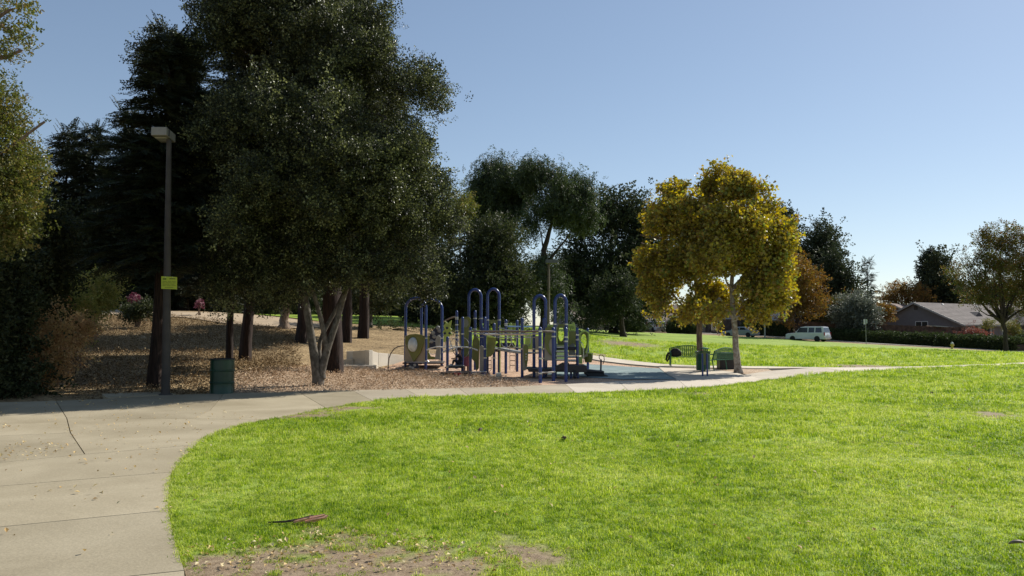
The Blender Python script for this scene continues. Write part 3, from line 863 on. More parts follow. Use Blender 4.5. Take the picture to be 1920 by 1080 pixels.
def trunk_mb(pts, rs, n=12, flare=1.5):
    """tapered trunk with a root flare; pts from base upwards"""
    mb = MB(); P = [Vector(p) for p in pts]; out = []; rr = []
    for i in range(len(P) - 1):
        for j in range(4):
            t = j / 4; out.append(P[i].lerp(P[i + 1], t) + Vector((rng.normal(0, .012), rng.normal(0, .012), 0)) * rs[i] * 6 * (1 if i + j else 0)); rr.append(rs[i] + (rs[i + 1] - rs[i]) * t)
    out.append(P[-1]); rr.append(rs[-1])
    out = [P[0] - Vector((0, 0, .25))] + out; rr = [rs[0] * flare * 1.15] + rr; rr[1] = rs[0] * flare * .95
    mb.tube(out, rr, n)
    k = n
    for i, v in enumerate(mb.V):
        g = (i % n) / n * 2 * math.pi; row = i // n
        if row < len(out):
            v += (v - out[row]) * (.10 * math.sin(g * 3 + row * .6) + .05 * math.sin(g * 5 + 1 + row * .3)); mb.V[i] = v
    return mb

def noise3(P, f, s=0):
    return (vnoise(P[:, 0] * f, P[:, 1] * f + P[:, 2] * f * .7, s) + vnoise(P[:, 1] * f + 7, P[:, 2] * f - P[:, 0] * f * .6, s + 1) + vnoise(P[:, 2] * f + 3, P[:, 0] * f + P[:, 1] * f * .5, s + 2)) / 3
def crown_points(lobes, clusters, per, sig, shell=2.0, up=.25, flat=1.0, low=None, holes=.30, ragged=.5, sprig=.10, hs=None):
    """lobes: (cx, cy, cz, rx, ry, rz). returns points, outward dirs, cluster centres"""
    L_ = np.array(lobes, float); vol = np.prod(L_[:, 3:], 1) ** .75; vol /= vol.sum()
    cc = []; dd = []
    for l, v in zip(L_, vol):
        n = max(3, int(round(clusters * v / (1 - holes))))
        d = unit(rng.normal(size=(n, 3))); r = rng.random(n) ** (1 / shell) * (1 - ragged / 2 + ragged * noise3(d * 2.2 + l[:3] * .7, 1.0, 5) * 1.1)
        r = np.where(rng.random(n) < sprig, r * rng.uniform(1.08, 1.32, n), r)
        cc.append(l[:3] + d * r[:, None] * l[3:]); dd.append(d)
    cc = np.concatenate(cc); dd = np.concatenate(dd)
    nz = noise3(cc, 1 / (hs or sig * 3.6), 40); k = nz > np.quantile(nz, holes) if len(cc) > 12 else nz > -1
    cc = cc[k]; dd = dd[k]
    if low is not None:
        k = cc[:, 2] > low; cc = cc[k]; dd = dd[k]
    cs = sig * rng.uniform(.55, 1.35, len(cc))
    kk = rng.poisson(per * (cs / sig) ** 1.5) + 1
    idx = np.repeat(np.arange(len(cc)), kk)
    P = cc[idx] + rng.normal(size=(len(idx), 3)) * cs[idx][:, None] * np.array([1, 1, flat])
    D = unit(dd[idx] * .8 + unit(P - cc[idx] + 1e-6) * .7 + rng.normal(0, .35, (len(idx), 3)) + np.array([0, 0, up]))
    return P, D, cc

def px_lobes(Y, L_):
    """(u, v, ru, rv, dy[, depth radius]) measured on the photograph at distance Y -> real ellipsoids"""
    out = []
    for l in L_:
        u, v, ru, rv, dy = l[:5]; p = at(u, v, Y + dy); s = (Y + dy) / F
        out.append((p.x, p.y, p.z, ru * s, (l[5] if len(l) > 5 else .5 * (ru + rv) * s), rv * s))
    return out

def tree(name, label, cat, base, tpts, trs, lobes, spray, bark_m, clusters, per, sig, sscale=1.0, shell=2.0, up=.25, flat=1.0, twigs=1.0, limbs=True, group=None, low=None, hang=False, roll_all=True, extra_limbs=None, cp_=None, flare=1.5, vis_r=.035):
    base = Vector(base)
    root = thing(name, base, label, cat, group)
    tp = [Vector(p) for p in tpts]
    tm = trunk_mb(tp, trs, flare=flare)
    topp = tp[-1]
    P, D, cc = crown_points(lobes, clusters, per, sig, shell, up, flat, low, **(cp_ or {}))
    tw = MB()
    if limbs:
        starts = []
        for l in lobes:
            c = Vector(l[:3]); 
            # leave the trunk below the lobe
            k = min(range(len(tp)), key=lambda i: (tp[i] - c).length + (3 if tp[i].z > c.z else 0))
            s0 = tp[max(k, len(tp) // 2)]
            limb(tm, s0, c, trs[-1] * .75 + .01, vis_r * .7, .07, 6, 6)
            starts.append(c)
        S_ = np.array([tuple(s) for s in starts])
        sel = rng.permutation(len(cc))[:int(min(len(cc), 140) * twigs)]
        for i in sel:
            j = np.argmin(((S_ - cc[i]) ** 2).sum(1)); limb(tw, starts[j], cc[i], vis_r * .6, .008, .08, 4, 3)
    if extra_limbs:
        for a, b, r0, r1 in extra_limbs: limb(tm, a, b, r0, r1, .05, 8, 8)
    tm.build('trunk', bark_m, root, smooth=True)
    grp, nv = spray
    n = len(P)
    if hang:
        D = unit(np.c_[rng.normal(0, .4, n), rng.normal(0, .4, n), -np.ones(n) * rng.uniform(.1, 1.2, n)])
    rot = euler_x(D, rng.uniform(0, 6.28, n) if roll_all else rng.normal(0, .3, n))
    o = scatter('crown', P, rot, sscale * rng.uniform(.6, 1.3, n), nv, grp, root, tw, bark_m)
    return root

def conifer(name, label, base, H, hw, spray, bark_m, r0=.3, bottom=.22, whorl=.45, nper=6, droop=.25, sscale=1.0, dens=7, cat='tree', group=None, gap=.06, prof=.8, tip=True, lean=(0, 0), irreg=.25):
    base = Vector(base); root = thing(name, base, label, cat, group)
    topv = base + Vector((lean[0], lean[1], H))
    tp = [base.lerp(topv, t) for t in (0, .25, .5, .75, 1.0)]
    trunk_mb(tp, [r0, r0 * .8, r0 * .5, r0 * .22, .015], flare=1.15).build('trunk', bark_m, root, smooth=True)
    P = []; D = []; tw = MB()
    z = bottom * H
    while z < H - .1:
        t = (z - bottom * H) / (H - bottom * H)
        Lb = hw * (1 - t) ** prof * (.55 + .45 * min(1, t * 6 + .4))
        nb = max(4, int(nper * (.85 + .4 * (1 - t))))
        a0 = rng.uniform(0, 6.28)
        for k in range(nb):
            if rng.random() < gap: continue
            az = a0 + 6.283 * k / nb + rng.normal(0, .25); l = Lb * rng.uniform(1 - irreg, 1 + irreg) + .15
            d0 = np.array([math.cos(az), math.sin(az), 0]); z0 = z + rng.normal(0, whorl * .25)
            rise = .28 * t + .02
            m_ = max(5, int(l * dens * 2.5)); s = (rng.random(m_) ** .95)
            ctr = np.array(base.lerp(topv, z0 / H)); 
            pts = ctr + d0 * (s * l)[:, None] + np.array([0, 0, 1]) * (l * (rise * s - droop * s * s))[:, None]
            side = np.array([-d0[1], d0[0], 0]); off = rng.normal(0, .16, m_) * l * (.35 + .65 * (1 - s))
            P.append(pts + side * off[:, None] + rng.normal(0, .05, (m_, 3)))
            dirs = d0 * .9 + side * np.sign(off)[:, None] * .55 + np.array([0, 0, -.25])
            D.append(dirs + rng.normal(0, .2, (m_, 3)))
            if l > .6:
                e = ctr + d0 * l * .9 + np.array([0, 0, l * (rise * .9 - droop * .81)])
                md = ctr + d0 * l * .5 + np.array([0, 0, l * (rise * .5 - droop * .25)])
                tw.tube([tuple(ctr), tuple(md), tuple(e)], [max(.012, r0 * .12), .014, .006], 4)
        z += whorl * rng.uniform(.7, 1.2) * (1 - .45 * t)
    # short sprays hugging the stem, so that it does not stand bare
    m_ = int(H * 14 * dens / 7); tt = bottom + (1 - bottom) * rng.random(m_) ** .8; az = rng.uniform(0, 6.28, m_)
    ax_ = np.array(base)[None] + (np.array(topv) - np.array(base))[None] * tt[:, None]; od = np.c_[np.cos(az), np.sin(az), np.zeros(m_)]
    P.append(ax_ + od * (rng.random(m_) * hw * .22)[:, None]); D.append(od + np.c_[np.zeros(m_), np.zeros(m_), .2 + tt * 1.2])
    P = np.concatenate(P); D = np.concatenate(D); n = len(P)
    scatter('crown', P, euler_x(D, rng.normal(0, .35, n)), sscale * rng.uniform(.7, 1.2, n), spray[1], spray[0], root, tw, bark_m)
    return root

# barks
B_grey = bark('grey smooth bark', (.16, .142, .118), (.07, .06, .048), 3, 2, .35)
B_red = bark('redwood bark', (.045, .027, .02), (.014, .009, .007), 9, .8, .8)  # bark colour lowered to deepen the shade on the trunks
B_dark = bark('dark furrowed bark', (.07, .052, .04), (.028, .02, .016), 7, 1, .8)
B_syc = bark('mottled pale bark', (.42, .37, .31), (.20, .15, .11), 2.5, 2.5, .3)
B_tan = bark('tan bark', (.26, .19, .14), (.13, .09, .065), 6, 1.2, .5)
# sprays
S_oak = sprays('oak_spray', leafmat('holly oak leaf', [(.009, .013, .006), (.024, .031, .012), (.078, .092, .034), (.32, .34, .15)], .22, .42, .38), 'broad', .066, .042, 19, .30, seed=11, spread=.5)  # near-black and bright leaf tones paint in crown shading and highlights
S_red = sprays('redwood_spray', leafmat('redwood needle', [(.010, .016, .008), (.022, .032, .014), (.045, .055, .024)], .12, .6, .3), 'needle', .17, .045, 22, .62, seed=12)
S_mid = sprays('mid_tree_spray', leafmat('dull green leaf', [(.018, .027, .010), (.042, .054, .02), (.10, .105, .045)], .28, .55, .3), 'broad', .16, .09, 14, .55, seed=13, spread=.5)
S_far = sprays('far_tree_spray', leafmat('far dark leaf', [(.016, .026, .013), (.036, .048, .022), (.075, .085, .042)], .25, .6, .25), 'broad', .34, .2, 13, .95, seed=14, spread=.55)
S_yel = sprays('yellow_leaf_spray', leafmat('autumn plane leaf', [(.11, .075, .025), (.26, .22, .045), (.34, .27, .05), (.56, .46, .07), (.26, .15, .05), (.34, .37, .08), (.20, .23, .055)], .42, .42, .5), 'maple', .115, .115, 12, .30, nvar=4, seed=15, spread=.5)
S_rust = sprays('rust_leaf_spray', leafmat('rusty autumn leaf', [(.07, .06, .02), (.16, .085, .03), (.25, .13, .04), (.13, .12, .03), (.28, .17, .05)], .4, .5, .4), 'broad', .2, .12, 12, .6, seed=16, spread=.5)
S_mix = sprays('mottled_leaf_spray', leafmat('green and rusty leaf', [(.04, .055, .015), (.09, .105, .022), (.17, .085, .035), (.07, .09, .02), (.20, .20, .05)], .4, .5, .4), 'broad', .17, .09, 12, .5, seed=17, spread=.5)
S_weep = sprays('weeping_spray', leafmat('weeping leaf', [(.02, .035, .014), (.045, .065, .022), (.085, .11, .04)], .3, .5), 'weep', .26, .085, 22, 1.1, seed=18, spread=.45)
S_lite = sprays('light_green_spray', leafmat('light green leaf', [(.05, .07, .015), (.11, .13, .03), (.19, .19, .05), (.24, .17, .06)], .4, .45), 'broad', .10, .06, 14, .42, seed=19, spread=.5)
S_olive = sprays('silver_leaf_spray', leafmat('silvery leaf', [(.05, .06, .045), (.12, .135, .10), (.22, .24, .19)], .25, .5), 'broad', .28, .13, 14, .8, seed=20, spread=.55)
S_haze = sprays('distant_needle_spray', leafmat('distant needle', [(.03, .045, .035), (.055, .075, .06)], .15, .6), 'needle', .42, .12, 18, 1.5, seed=21)
S_hedge = sprays('hedge_spray', leafmat('hedge leaf', [(.025, .042, .014), (.055, .075, .026), (.11, .13, .055)], .25, .6, .2), 'broad', .13, .06, 14, .4, seed=22, spread=.6)
S_redb = sprays('red_bush_spray', leafmat('red bush leaf', [(.14, .045, .035), (.24, .09, .065), (.30, .16, .12)], .25, .5), 'broad', .14, .07, 14, .45, seed=23, spread=.6)
S_dryb = sprays('dry_bush_spray', leafmat('russet bush leaf', [(.20, .11, .05), (.42, .25, .12), (.60, .42, .22), (.38, .31, .14)], .4, .5), 'broad', .07, .04, 15, .3, seed=24, spread=.5)  # leaf colour raised to look sunlit where the bush stands in shade
S_bush = sprays('bush_spray', leafmat('yellow green bush leaf', [(.10, .13, .03), (.22, .24, .06), (.36, .34, .10), (.42, .30, .12)], .4, .45), 'broad', .10, .06, 14, .42, seed=29, spread=.6)  # brighter copy of the light green leaf, sunlight put into the colour
S_pink = sprays('pink_blossom_spray', leafmat('pink blossom', [(.13, .015, .04), (.22, .05, .09), (.42, .28, .28)], .15, .6), 'broad', .10, .09, 12, .25, seed=25, spread=.7)

# 1. the big multi-stemmed oak
g = G(600, 722)
Yk = g.y
def q(u, v, dy=0): return at(u, v, Yk + dy)
oak_lobes = px_lobes(Yk, [(545, 20, 115, 110, .6), (470, 110, 95, 110, .3), (640, 120, 110, 120, .5), (725, 220, 95, 115, -.2), (560, 240, 150, 130, -1.0), (440, 300, 95, 140, -.3), (410, 190, 60, 90, .3),
                          (772, 280, 62, 90, .3), (660, 350, 125, 110, -1.4), (755, 430, 68, 80, .2), (530, 400, 130, 100, -1.3), (420, 440, 90, 90, -.3), (700, 474, 90, 54, -.8), (470, 520, 80, 50, -.5), (590, 480, 90, 60, -.6),
                          (795, 340, 42, 48, .8), (350, 150, 35, 60, .6), (300, 110, 20, 40, .8), (772, 490, 34, 34, .2), (852, 262, 16, 18, .2), (828, 205, 20, 18, .2), (778, 128, 22, 22, .1), (706, 84, 22, 22, .2), (838, 400, 16, 18, .2), (320, 130, 14, 22, .8), (395, 35, 22, 30, .6), (790, 535, 22, 14, .3)])
root = thing('oak_tree', g, 'big multi-stemmed oak with small glossy leaves and pale grey leaning trunks beside the path', 'tree')
M_ = B_grey
stems = [([(597, 722), (585, 640), (572, 560), (560, 470), (520, 340), (500, 180)], [0.172, 0.133, 0.117, 0.101, 0.070, 0.039], -.15),
         ([(597, 722), (612, 660), (632, 600), (650, 540), (690, 440), (740, 330)], [0.156, 0.125, 0.101, 0.086, 0.062, 0.031], .05),
         ([(614, 662), (602, 600), (586, 545), (570, 500), (560, 400), (580, 260)], [0.094, 0.078, 0.066, 0.062, 0.047, 0.031], -.4),
         ([(604, 700), (600, 640), (640, 560), (655, 500), (640, 380), (640, 200)], [0.101, 0.070, 0.070, 0.062, 0.055, 0.031], .5),
         ([(592, 700), (578, 620), (565, 555), (545, 500), (470, 400)], [0.078, 0.055, 0.047, 0.039, 0.031], .35),
         ([(655, 520), (700, 470), (760, 450)], [0.047, 0.039, 0.023], .2), ([(560, 470), (500, 430), (430, 420)], [0.055, 0.039, 0.023], -.5)]
for pts, rs, dy in stems:
    P_ = [q(u, v, dy * (i / 3 if i < 3 else 1) * 1.5) for i, (u, v) in enumerate(pts)]
    rs = [r * .84 for r in rs]
    if P_[0].z < .3: P_[0].z = g.z
    fine = [P_[0].lerp(P_[1], 0)]; rr = [rs[0]]
    fp = smooth3 = []
    for i in range(len(P_) - 1):
        a, b, c, d = P_[max(0, i - 1)], P_[i], P_[i + 1], P_[min(len(P_) - 1, i + 2)]
        for j in range(5):
            t = j / 5; fp.append(.5 * ((2 * b) + (c - a) * t + (2 * a - 5 * b + 4 * c - d) * t * t + (3 * b - a - 3 * c + d) * t ** 3))
    fp.append(P_[-1]); m = len(fp)
    rr = list(np.interp(np.linspace(0, len(rs) - 1, m), range(len(rs)), rs))
    if pts[0][1] > 690: rr[0] *= 1.35; rr[1] *= 1.1; fp[0] = fp[0] - Vector((0, 0, .15))
    MB().tube(fp, rr, 12).build('trunk', M_, root, smooth=True)
P, D, cc = crown_points(oak_lobes, 760, 66, .19, shell=2.2, up=.2, holes=.36, ragged=.6, sprig=.13, hs=1.0)
tw = MB(); S_ = np.array([l[:3] for l in oak_lobes])
for i in range(len(oak_lobes)):
    if oak_lobes[i][3] < .5: continue
    limb(tw, q(590 + (oak_lobes[i][0] * 0), 330, 0), Vector(oak_lobes[i][:3]), .05, .02, .07, 5, 5)
for i in rng.permutation(len(cc))[:330]:
    j = np.argmin(((S_ - cc[i]) ** 2).sum(1)); limb(tw, S_[j], cc[i], .02, .005, .08, 4, 3)
scatter('crown', P, euler_x(D, rng.uniform(0, 6.28, len(P))), rng.uniform(.65, 1.2, len(P)), S_oak[1], S_oak[0], root, tw, B_grey)

# 2. the two plane trees with yellow leaves
g1 = W(1313, 31.0); Y1 = g1.y
tree('plane_tree', 'left yellow plane tree, slim brown trunk behind the green slatted bin', 'tree', g1,
     [g1, at(1312, 640, Y1), at(1310, 590, Y1), at(1305, 520, Y1), at(1300, 440, Y1)], [.13, .115, .10, .08, .05],
     px_lobes(Y1, [(1345, 334, 16, 13, .2), (1262, 356, 16, 14, 0), (1200, 440, 12, 14, 0), (1325, 572, 34, 18, -.4), (1342.44, 360, 27.9, 24, 0.2), (1272.69, 382, 24.18, 24, 0), (1244.79, 420, 37.2, 38, -0.2), (1311.75, 430, 46.5, 45, -0.8), (1223.4, 480, 35.34, 36, 0.2), (1293.15, 505, 55.8, 38, -0.8), (1242, 540, 39.06, 28, -0.3), (1311.75, 560, 46.5, 22, -0.6), (1202.01, 455, 14.88, 22, 0.6), (1239.21, 588, 16.74, 8, 0), (1223.4, 570, 20.46, 14, 0), (1281.99, 592, 11.16, 7, 0)]),
     S_yel, B_tan, 190, 24, .15, cp_=dict(holes=.45, ragged=.8, sprig=.15, hs=.75), shell=2.2, up=.1, group='yellow plane trees beside the playground', twigs=.8)
g2 = G(1385, 700); Y2 = g2.y
tree('plane_tree', 'right yellow plane tree, leaning pale grey trunk at the edge of the path', 'tree', g2,
     [g2, at(1380, 650, Y2), at(1376, 600, Y2), at(1372, 540, Y2 + .1), at(1375, 450, Y2 + .2)], [.135, .115, .10, .08, .05],
     px_lobes(Y2, [(1384, 350, 16, 13, .3), (1440, 366, 16, 15, .3), (1478, 440, 12, 16, 0), (1362, 578, 30, 16, -.2), (1374.99, 376, 31.62, 26, 0.3), (1425.21, 395, 27.9, 30, 0.3), (1390.8, 430, 48.36, 42, -0.6), (1440.09, 450, 26.04, 42, 0), (1353.6, 490, 46.5, 40, -0.8), (1418.7, 510, 46.5, 38, -0.4), (1390.8, 562, 46.5, 20, -0.3), (1443.81, 550, 24.18, 28, 0.2), (1348.95, 558, 35.34, 20, -0.5), (1466.13, 520, 14.88, 22, 0.3), (1425.21, 586, 16.74, 8, 0)]),
     S_yel, B_syc, 200, 24, .15, cp_=dict(holes=.45, ragged=.8, sprig=.15, hs=.75), shell=2.2, up=.1, group='yellow plane trees beside the playground', twigs=.8)

# 3. redwoods and other dark conifers on the bank
def con_at(label, ub, vb, ut, vt, hwpx, r0, name='redwood_tree', group='dark redwoods on the mulch bank', **k):
    b = G(ub, vb); t_ = at(ut, vt, b.y); H = t_.z - b.z
    return conifer(name, label, b, H, hwpx / F * b.y, k.pop('spray', S_red), B_red, r0=r0, group=group, lean=((t_.x - b.x), 0), **k)
con_at('dark redwood right behind the lamp post with a thick black trunk', 291, 722, 322, 62, 112, .19, bottom=.35, dens=9, nper=7, whorl=.4, irreg=.4)
con_at('redwood with a slim dark trunk behind the green barrel', 430, 688, 440, 100, 90, .12, bottom=.27, dens=8)
con_at('redwood with a trunk lit red on its right edge, right of the barrel', 460, 673, 500, 90, 110, .22, bottom=.26, dens=8)
con_at('redwood on the bank directly left of the oak stems', 565, 640, 590, 60, 115, .26, bottom=.28, dens=9, sscale=1.2)
con_at('redwood with a very wide dark butt behind the oak stems', 624, 698, 610, -40, 130, .38, bottom=.40, dens=11, sscale=1.1)
con_at('tall redwood topping out above the oak, left trunk of the pair beside it', 650, 640, 655, -95, 118, .27, bottom=.27, dens=7, sscale=1.25, prof=.7)
con_at('redwood with a thick trunk, right one of the pair right of the oak', 682, 632, 700, 35, 110, .30, bottom=.27, dens=7, sscale=1.25, prof=.75)
for lab, u, Y, vt, hw, sc in [('dark redwood left of the lamp head with an open layered outline', 232, 60, 205, 70, 2.0), ('dense dark conifer second from the left on the skyline', 168, 62, 238, 70, 2.1),
                              ('leftmost dark conifer behind the left shrubs', 118, 64, 240, 75, 2.1), ('dark conifer filling the gap behind the lamp post', 345, 58, 130, 110, 2.0), ('dark conifer behind the left end of the bank path', 40, 60, 290, 90, 2.0)]:
    b = W(u, Y); t_ = at(u, vt, Y)
    conifer('redwood_tree', lab, b, t_.z - b.z, hw / F * Y, S_red, B_red, r0=.35, bottom=.06, dens=4.2, sscale=sc, whorl=.85, group='dark redwoods on the mulch bank')

# 4. trees standing beyond the bank and upper lawn
back_ = [('dark tree at the far left end of the bank, behind the pink blossom', 240, 60, [(240, 500, 60, 60, 0), (200, 470, 60, 60, 2), (270, 440, 70, 70, 3)]),
         ('dark tree behind the lamp post on the crest of the bank', 350, 64, [(340, 520, 60, 50, 0), (380, 470, 80, 70, 2), (330, 440, 70, 70, 4)]),
         ('dark tree behind the barrel beyond the sandy path', 440, 68, [(440, 530, 60, 48, 0), (460, 470, 80, 60, 2)]),
         ('dark tree beyond the sandy path, behind the oak left side', 520, 72, [(520, 535, 55, 50, 0), (540, 470, 80, 60, 2)]),
         ('dark tree beyond the upper lawn, seen between the oak stems', 600, 84, [(600, 545, 60, 42, 0), (610, 480, 80, 60, 2)]),
         ('dark tree beyond the upper lawn behind the redwood pair', 690, 86, [(690, 540, 60, 50, 0), (700, 470, 80, 60, 2)]),
         ('dark tree beyond the upper lawn behind the left blue arches', 780, 88, [(775, 545, 60, 45, 0), (780, 480, 70, 60, 2)])]
for lab, u, Y, lb_ in back_:
    b = W(u, Y)
    tree('background_tree', lab, 'tree', b, [b, b + Vector((0, 0, 2)), at(u, lb_[0][1], Y)], [.3, .25, .12],
         px_lobes(Y, lb_ + [(u - 25, 572, 40, 28, 0), (u + 25, 572, 40, 28, 0)]), S_far, B_dark, 190, 16, .7, sscale=1.15, cp_=dict(holes=.05, ragged=.3), shell=2.0, twigs=.3, group='dark trees beyond the bank')
b = W(880, 62)
tree('evergreen_tree', 'broad brownish green evergreen reaching the ground, behind the middle blue arches', 'tree', b, [b, b + Vector((0, 0, 2)), at(895, 500, 62)], [.35, .3, .15],
     px_lobes(62, [(880, 460, 40, 42, 0), (925, 480, 45, 55, 0), (850, 500, 45, 50, .5), (950, 530, 38, 55, -.5), (895, 560, 70, 42, -1.5), (840, 560, 45, 42, 0), (965, 575, 25, 28, 0), (790, 570, 35, 30, 1), (900, 430, 25, 20, 0)]),
     S_mid, B_dark, 520, 17, .5, sscale=1.15, shell=2.4, twigs=.3)
b = W(864, 68)
tree('light_green_tree', 'small yellow green tree top peeking between the oak and the evergreen', 'tree', b, [b, b + Vector((0, 0, 3)), at(862, 430, 68)], [.15, .12, .05],
     px_lobes(68, [(862, 385, 18, 25, 0), (855, 420, 18, 24, 0)]), S_lite, B_tan, 40, 14, .3, sscale=1.6, twigs=.3)
b = W(965, 78)
tree('weeping_tree', 'left of two tall weeping trees, crown split in drooping masses above the evergreen', 'tree', b, [b, b + Vector((0, 0, 4)), at(955, 480, 78), at(930, 410, 78)], [.4, .34, .28, .15],
     px_lobes(78, [(925, 325, 32, 28, 0), (900, 355, 35, 30, 0), (950, 355, 40, 35, -1), (985, 330, 20, 28, 0), (905, 400, 30, 30, 0), (950, 400, 28, 40, 0), (970, 370, 25, 40, 1), (935, 440, 22, 25, 0)]),
     S_weep, B_dark, 190, 28, .5, cp_=dict(holes=.3, ragged=.7, hs=2.2), sscale=.85, hang=True, shell=2, twigs=.3, group='tall weeping trees behind the playground')
b = W(1022, 74)
tree('weeping_tree', 'right of two tall weeping trees, with a forked dark trunk showing below its crown', 'tree', b, [b, b + Vector((0, 0, 4)), at(1022, 505, 74), at(1020, 470, 74), at(1040, 400, 74)], [.45, .38, .3, .25, .12],
     px_lobes(74, [(1005, 325, 26, 28, 0), (1045, 345, 35, 32, -1), (1088, 350, 26, 32, 0), (1020, 385, 32, 32, 0), (1065, 385, 38, 35, 0), (1095, 395, 20, 30, .5), (1005, 420, 18, 35, 0), (1010, 520, 22, 55, 0), (1040, 540, 16, 40, .5)]),
     S_weep, B_dark, 200, 28, .5, cp_=dict(holes=.3, ragged=.7, hs=2.2), sscale=.85, hang=True, shell=2, twigs=.3, group='tall weeping trees behind the playground',
     extra_limbs=[(at(1022, 500, 74), at(1050, 462, 74), .22, .1), (at(1050, 462, 74), at(1085, 400, 74), .1, .05)])
b = W(1150, 97)
tree('broad_dark_tree', 'broad dark tree with a low spreading crown left of the yellow plane trees', 'tree', b, [b, b + Vector((0, 0, 2.5)), at(1148, 530, 97), at(1145, 450, 97)], [.5, .4, .3, .15],
     px_lobes(97, [(1150, 400, 32, 28, 0), (1185, 395, 18, 18, 0), (1120, 430, 38, 35, 0), (1175, 440, 40, 40, 0), (1105, 480, 32, 40, 0), (1150, 500, 60, 45, -2), (1200, 500, 40, 50, 0), (1090, 525, 26, 24, 0), (1120, 560, 45, 30, 0), (1180, 560, 45, 30, 0), (1215, 450, 25, 40, 2)]),
     S_far, B_dark, 330, 17, .95, shell=2.3, twigs=.3)
b = W(1168, 84)
tree('leaning_tree', 'smaller dark tree with a bent trunk in front of the left garage', 'tree', b, [b, at(1164, 590, 84), at(1174, 572, 84), at(1170, 545, 84)], [.3, .24, .18, .1],
     px_lobes(84, [(1170, 545, 34, 22, 0), (1140, 560, 28, 20, 0), (1100, 600, 22, 16, 1)]), S_far, B_dark, 70, 14, .6, sscale=.7, twigs=.4)
for lab, u, Y, lb_, sp in [('dark tree between the weeping trees and the broad tree', 1075, 130, [(1070, 520, 26, 28, 0), (1060, 555, 30, 20, 0), (1090, 560, 25, 18, 0)], S_far),
                           ('dark leafy top showing right of the yellow plane crowns', 1465, 135, [(1470, 415, 16, 20, 0), (1455, 450, 22, 40, 0), (1460, 520, 30, 60, 0)], S_far),
                           ('tall dark evergreen behind the rusty tree', 1510, 128, [(1492, 455, 18, 24, 0), (1500, 500, 30, 35, 0), (1545, 455, 24, 26, 0), (1535, 490, 35, 35, 0), (1520, 560, 45, 45, 0)], S_far),
                           ('dark evergreen with a stepped right side above the white vehicle', 1560, 120, [(1572, 490, 17, 20, 0), (1570, 530, 24, 28, 0), (1560, 570, 35, 35, 0), (1540, 590, 35, 25, 0)], S_far),
                           ('dense dark evergreen behind the house roof, left of the tree on the right', 1765, 165, [(1760, 530, 30, 35, 0), (1790, 555, 45, 30, 0), (1740, 560, 30, 30, 0), (1840, 560, 45, 28, 0), (1900, 560, 45, 30, 0)], S_far)]:
    b = W(u, Y)
    tree('background_tree', lab, 'tree', b, [b, b + Vector((0, 0, 2)), at(u, lb_[-1][1], Y)], [.35, .3, .15], px_lobes(Y, lb_), S_far, B_dark, 150, 15, .8, sscale=1.1, shell=2.3, twigs=.2, group='dark trees behind the houses')
b = W(1494, 108)
tree('rusty_tree', 'rusty brown tree behind the fence, just right of the yellow plane trees', 'tree', b, [b, b + Vector((0, 0, 2.5)), at(1497, 540, 108)], [.35, .28, .12],
     px_lobes(108, [(1495, 500, 26, 20, 0), (1515, 525, 26, 22, 0), (1485, 545, 28, 30, 0), (1512, 565, 24, 18, 0), (1480, 580, 22, 20, 0)]), S_rust, B_dark, 130, 15, .6, sscale=1.2, twigs=.4)
b = W(1700, 155)
tree('rusty_tree', 'low wide rusty tree behind the ridge of the grey house', 'tree', b, [b, b + Vector((0, 0, 2)), at(1700, 565, 155)], [.3, .25, .1],
     px_lobes(155, [(1690, 555, 28, 18, 0), (1720, 553, 24, 16, 0), (1740, 565, 22, 12, 0), (1670, 568, 18, 12, 0)]), S_rust, B_dark, 90, 14, .7, sscale=1.3, twigs=.4)
b = W(1605, 106)
tree('silvery_tree', 'low round silvery leaved tree behind the fence left of the grey house', 'tree', b, [b, b + Vector((0, 0, 1.5)), at(1605, 585, 106)], [.2, .16, .08],
     px_lobes(106, [(1605, 582, 30, 22, 0), (1590, 595, 26, 14, 0), (1622, 595, 18, 16, 0)]), S_olive, B_dark, 90, 14, .5, twigs=.3)
for lab, u, Y, lb_ in [('mottled green bush tree left of the conifer', 1590, 135, [(1592, 560, 18, 14, 0), (1580, 580, 20, 14, 0)]), ('brownish tree between conifer and silvery tree', 1572, 112, [(1572, 590, 22, 18, 0)])]:
    b = W(u, Y)
    tree('background_tree', lab, 'tree', b, [b, b + Vector((0, 0, 1.5)), at(u, lb_[-1][1], Y)], [.2, .16, .08], px_lobes(Y, lb_), S_mix, B_dark, 50, 14, .6, sscale=1.6, twigs=.2, group='dark trees behind the houses')
b = W(1627, 165); t_ = at(1627, 488, 165)
conifer('pine_tree', 'lone tiered conifer standing against the sky left of the grey house', b, t_.z - b.z, 28 / F * 165, S_haze, B_dark, r0=.35, bottom=.1, whorl=1.3, nper=5, dens=2.6, droop=.05, sscale=.9, prof=.75, gap=.1)
b = W(1745, 160); t_ = at(1735, 470, 160)
conifer('pine_tree', 'dense dark conifer behind the grey house roof', b, t_.z - b.z, 30 / F * 160, S_haze, B_dark, r0=.35, bottom=.05, whorl=1.0, nper=7, dens=4, droop=.05, sscale=1.1, prof=.6)
b = W(1760, 158)
tree('background_tree', 'round topped dark tree against the conifer behind the grey roof', 'tree', b, [b, b + Vector((0, 0, 3)), at(1758, 530, 158)], [.3, .25, .1], px_lobes(158, [(1758, 498, 18, 22, 0), (1762, 525, 24, 26, 0), (1770, 550, 30, 25, 0)]), S_far, B_dark, 90, 14, .9, sscale=1.3, twigs=.2, group='dark trees behind the houses')

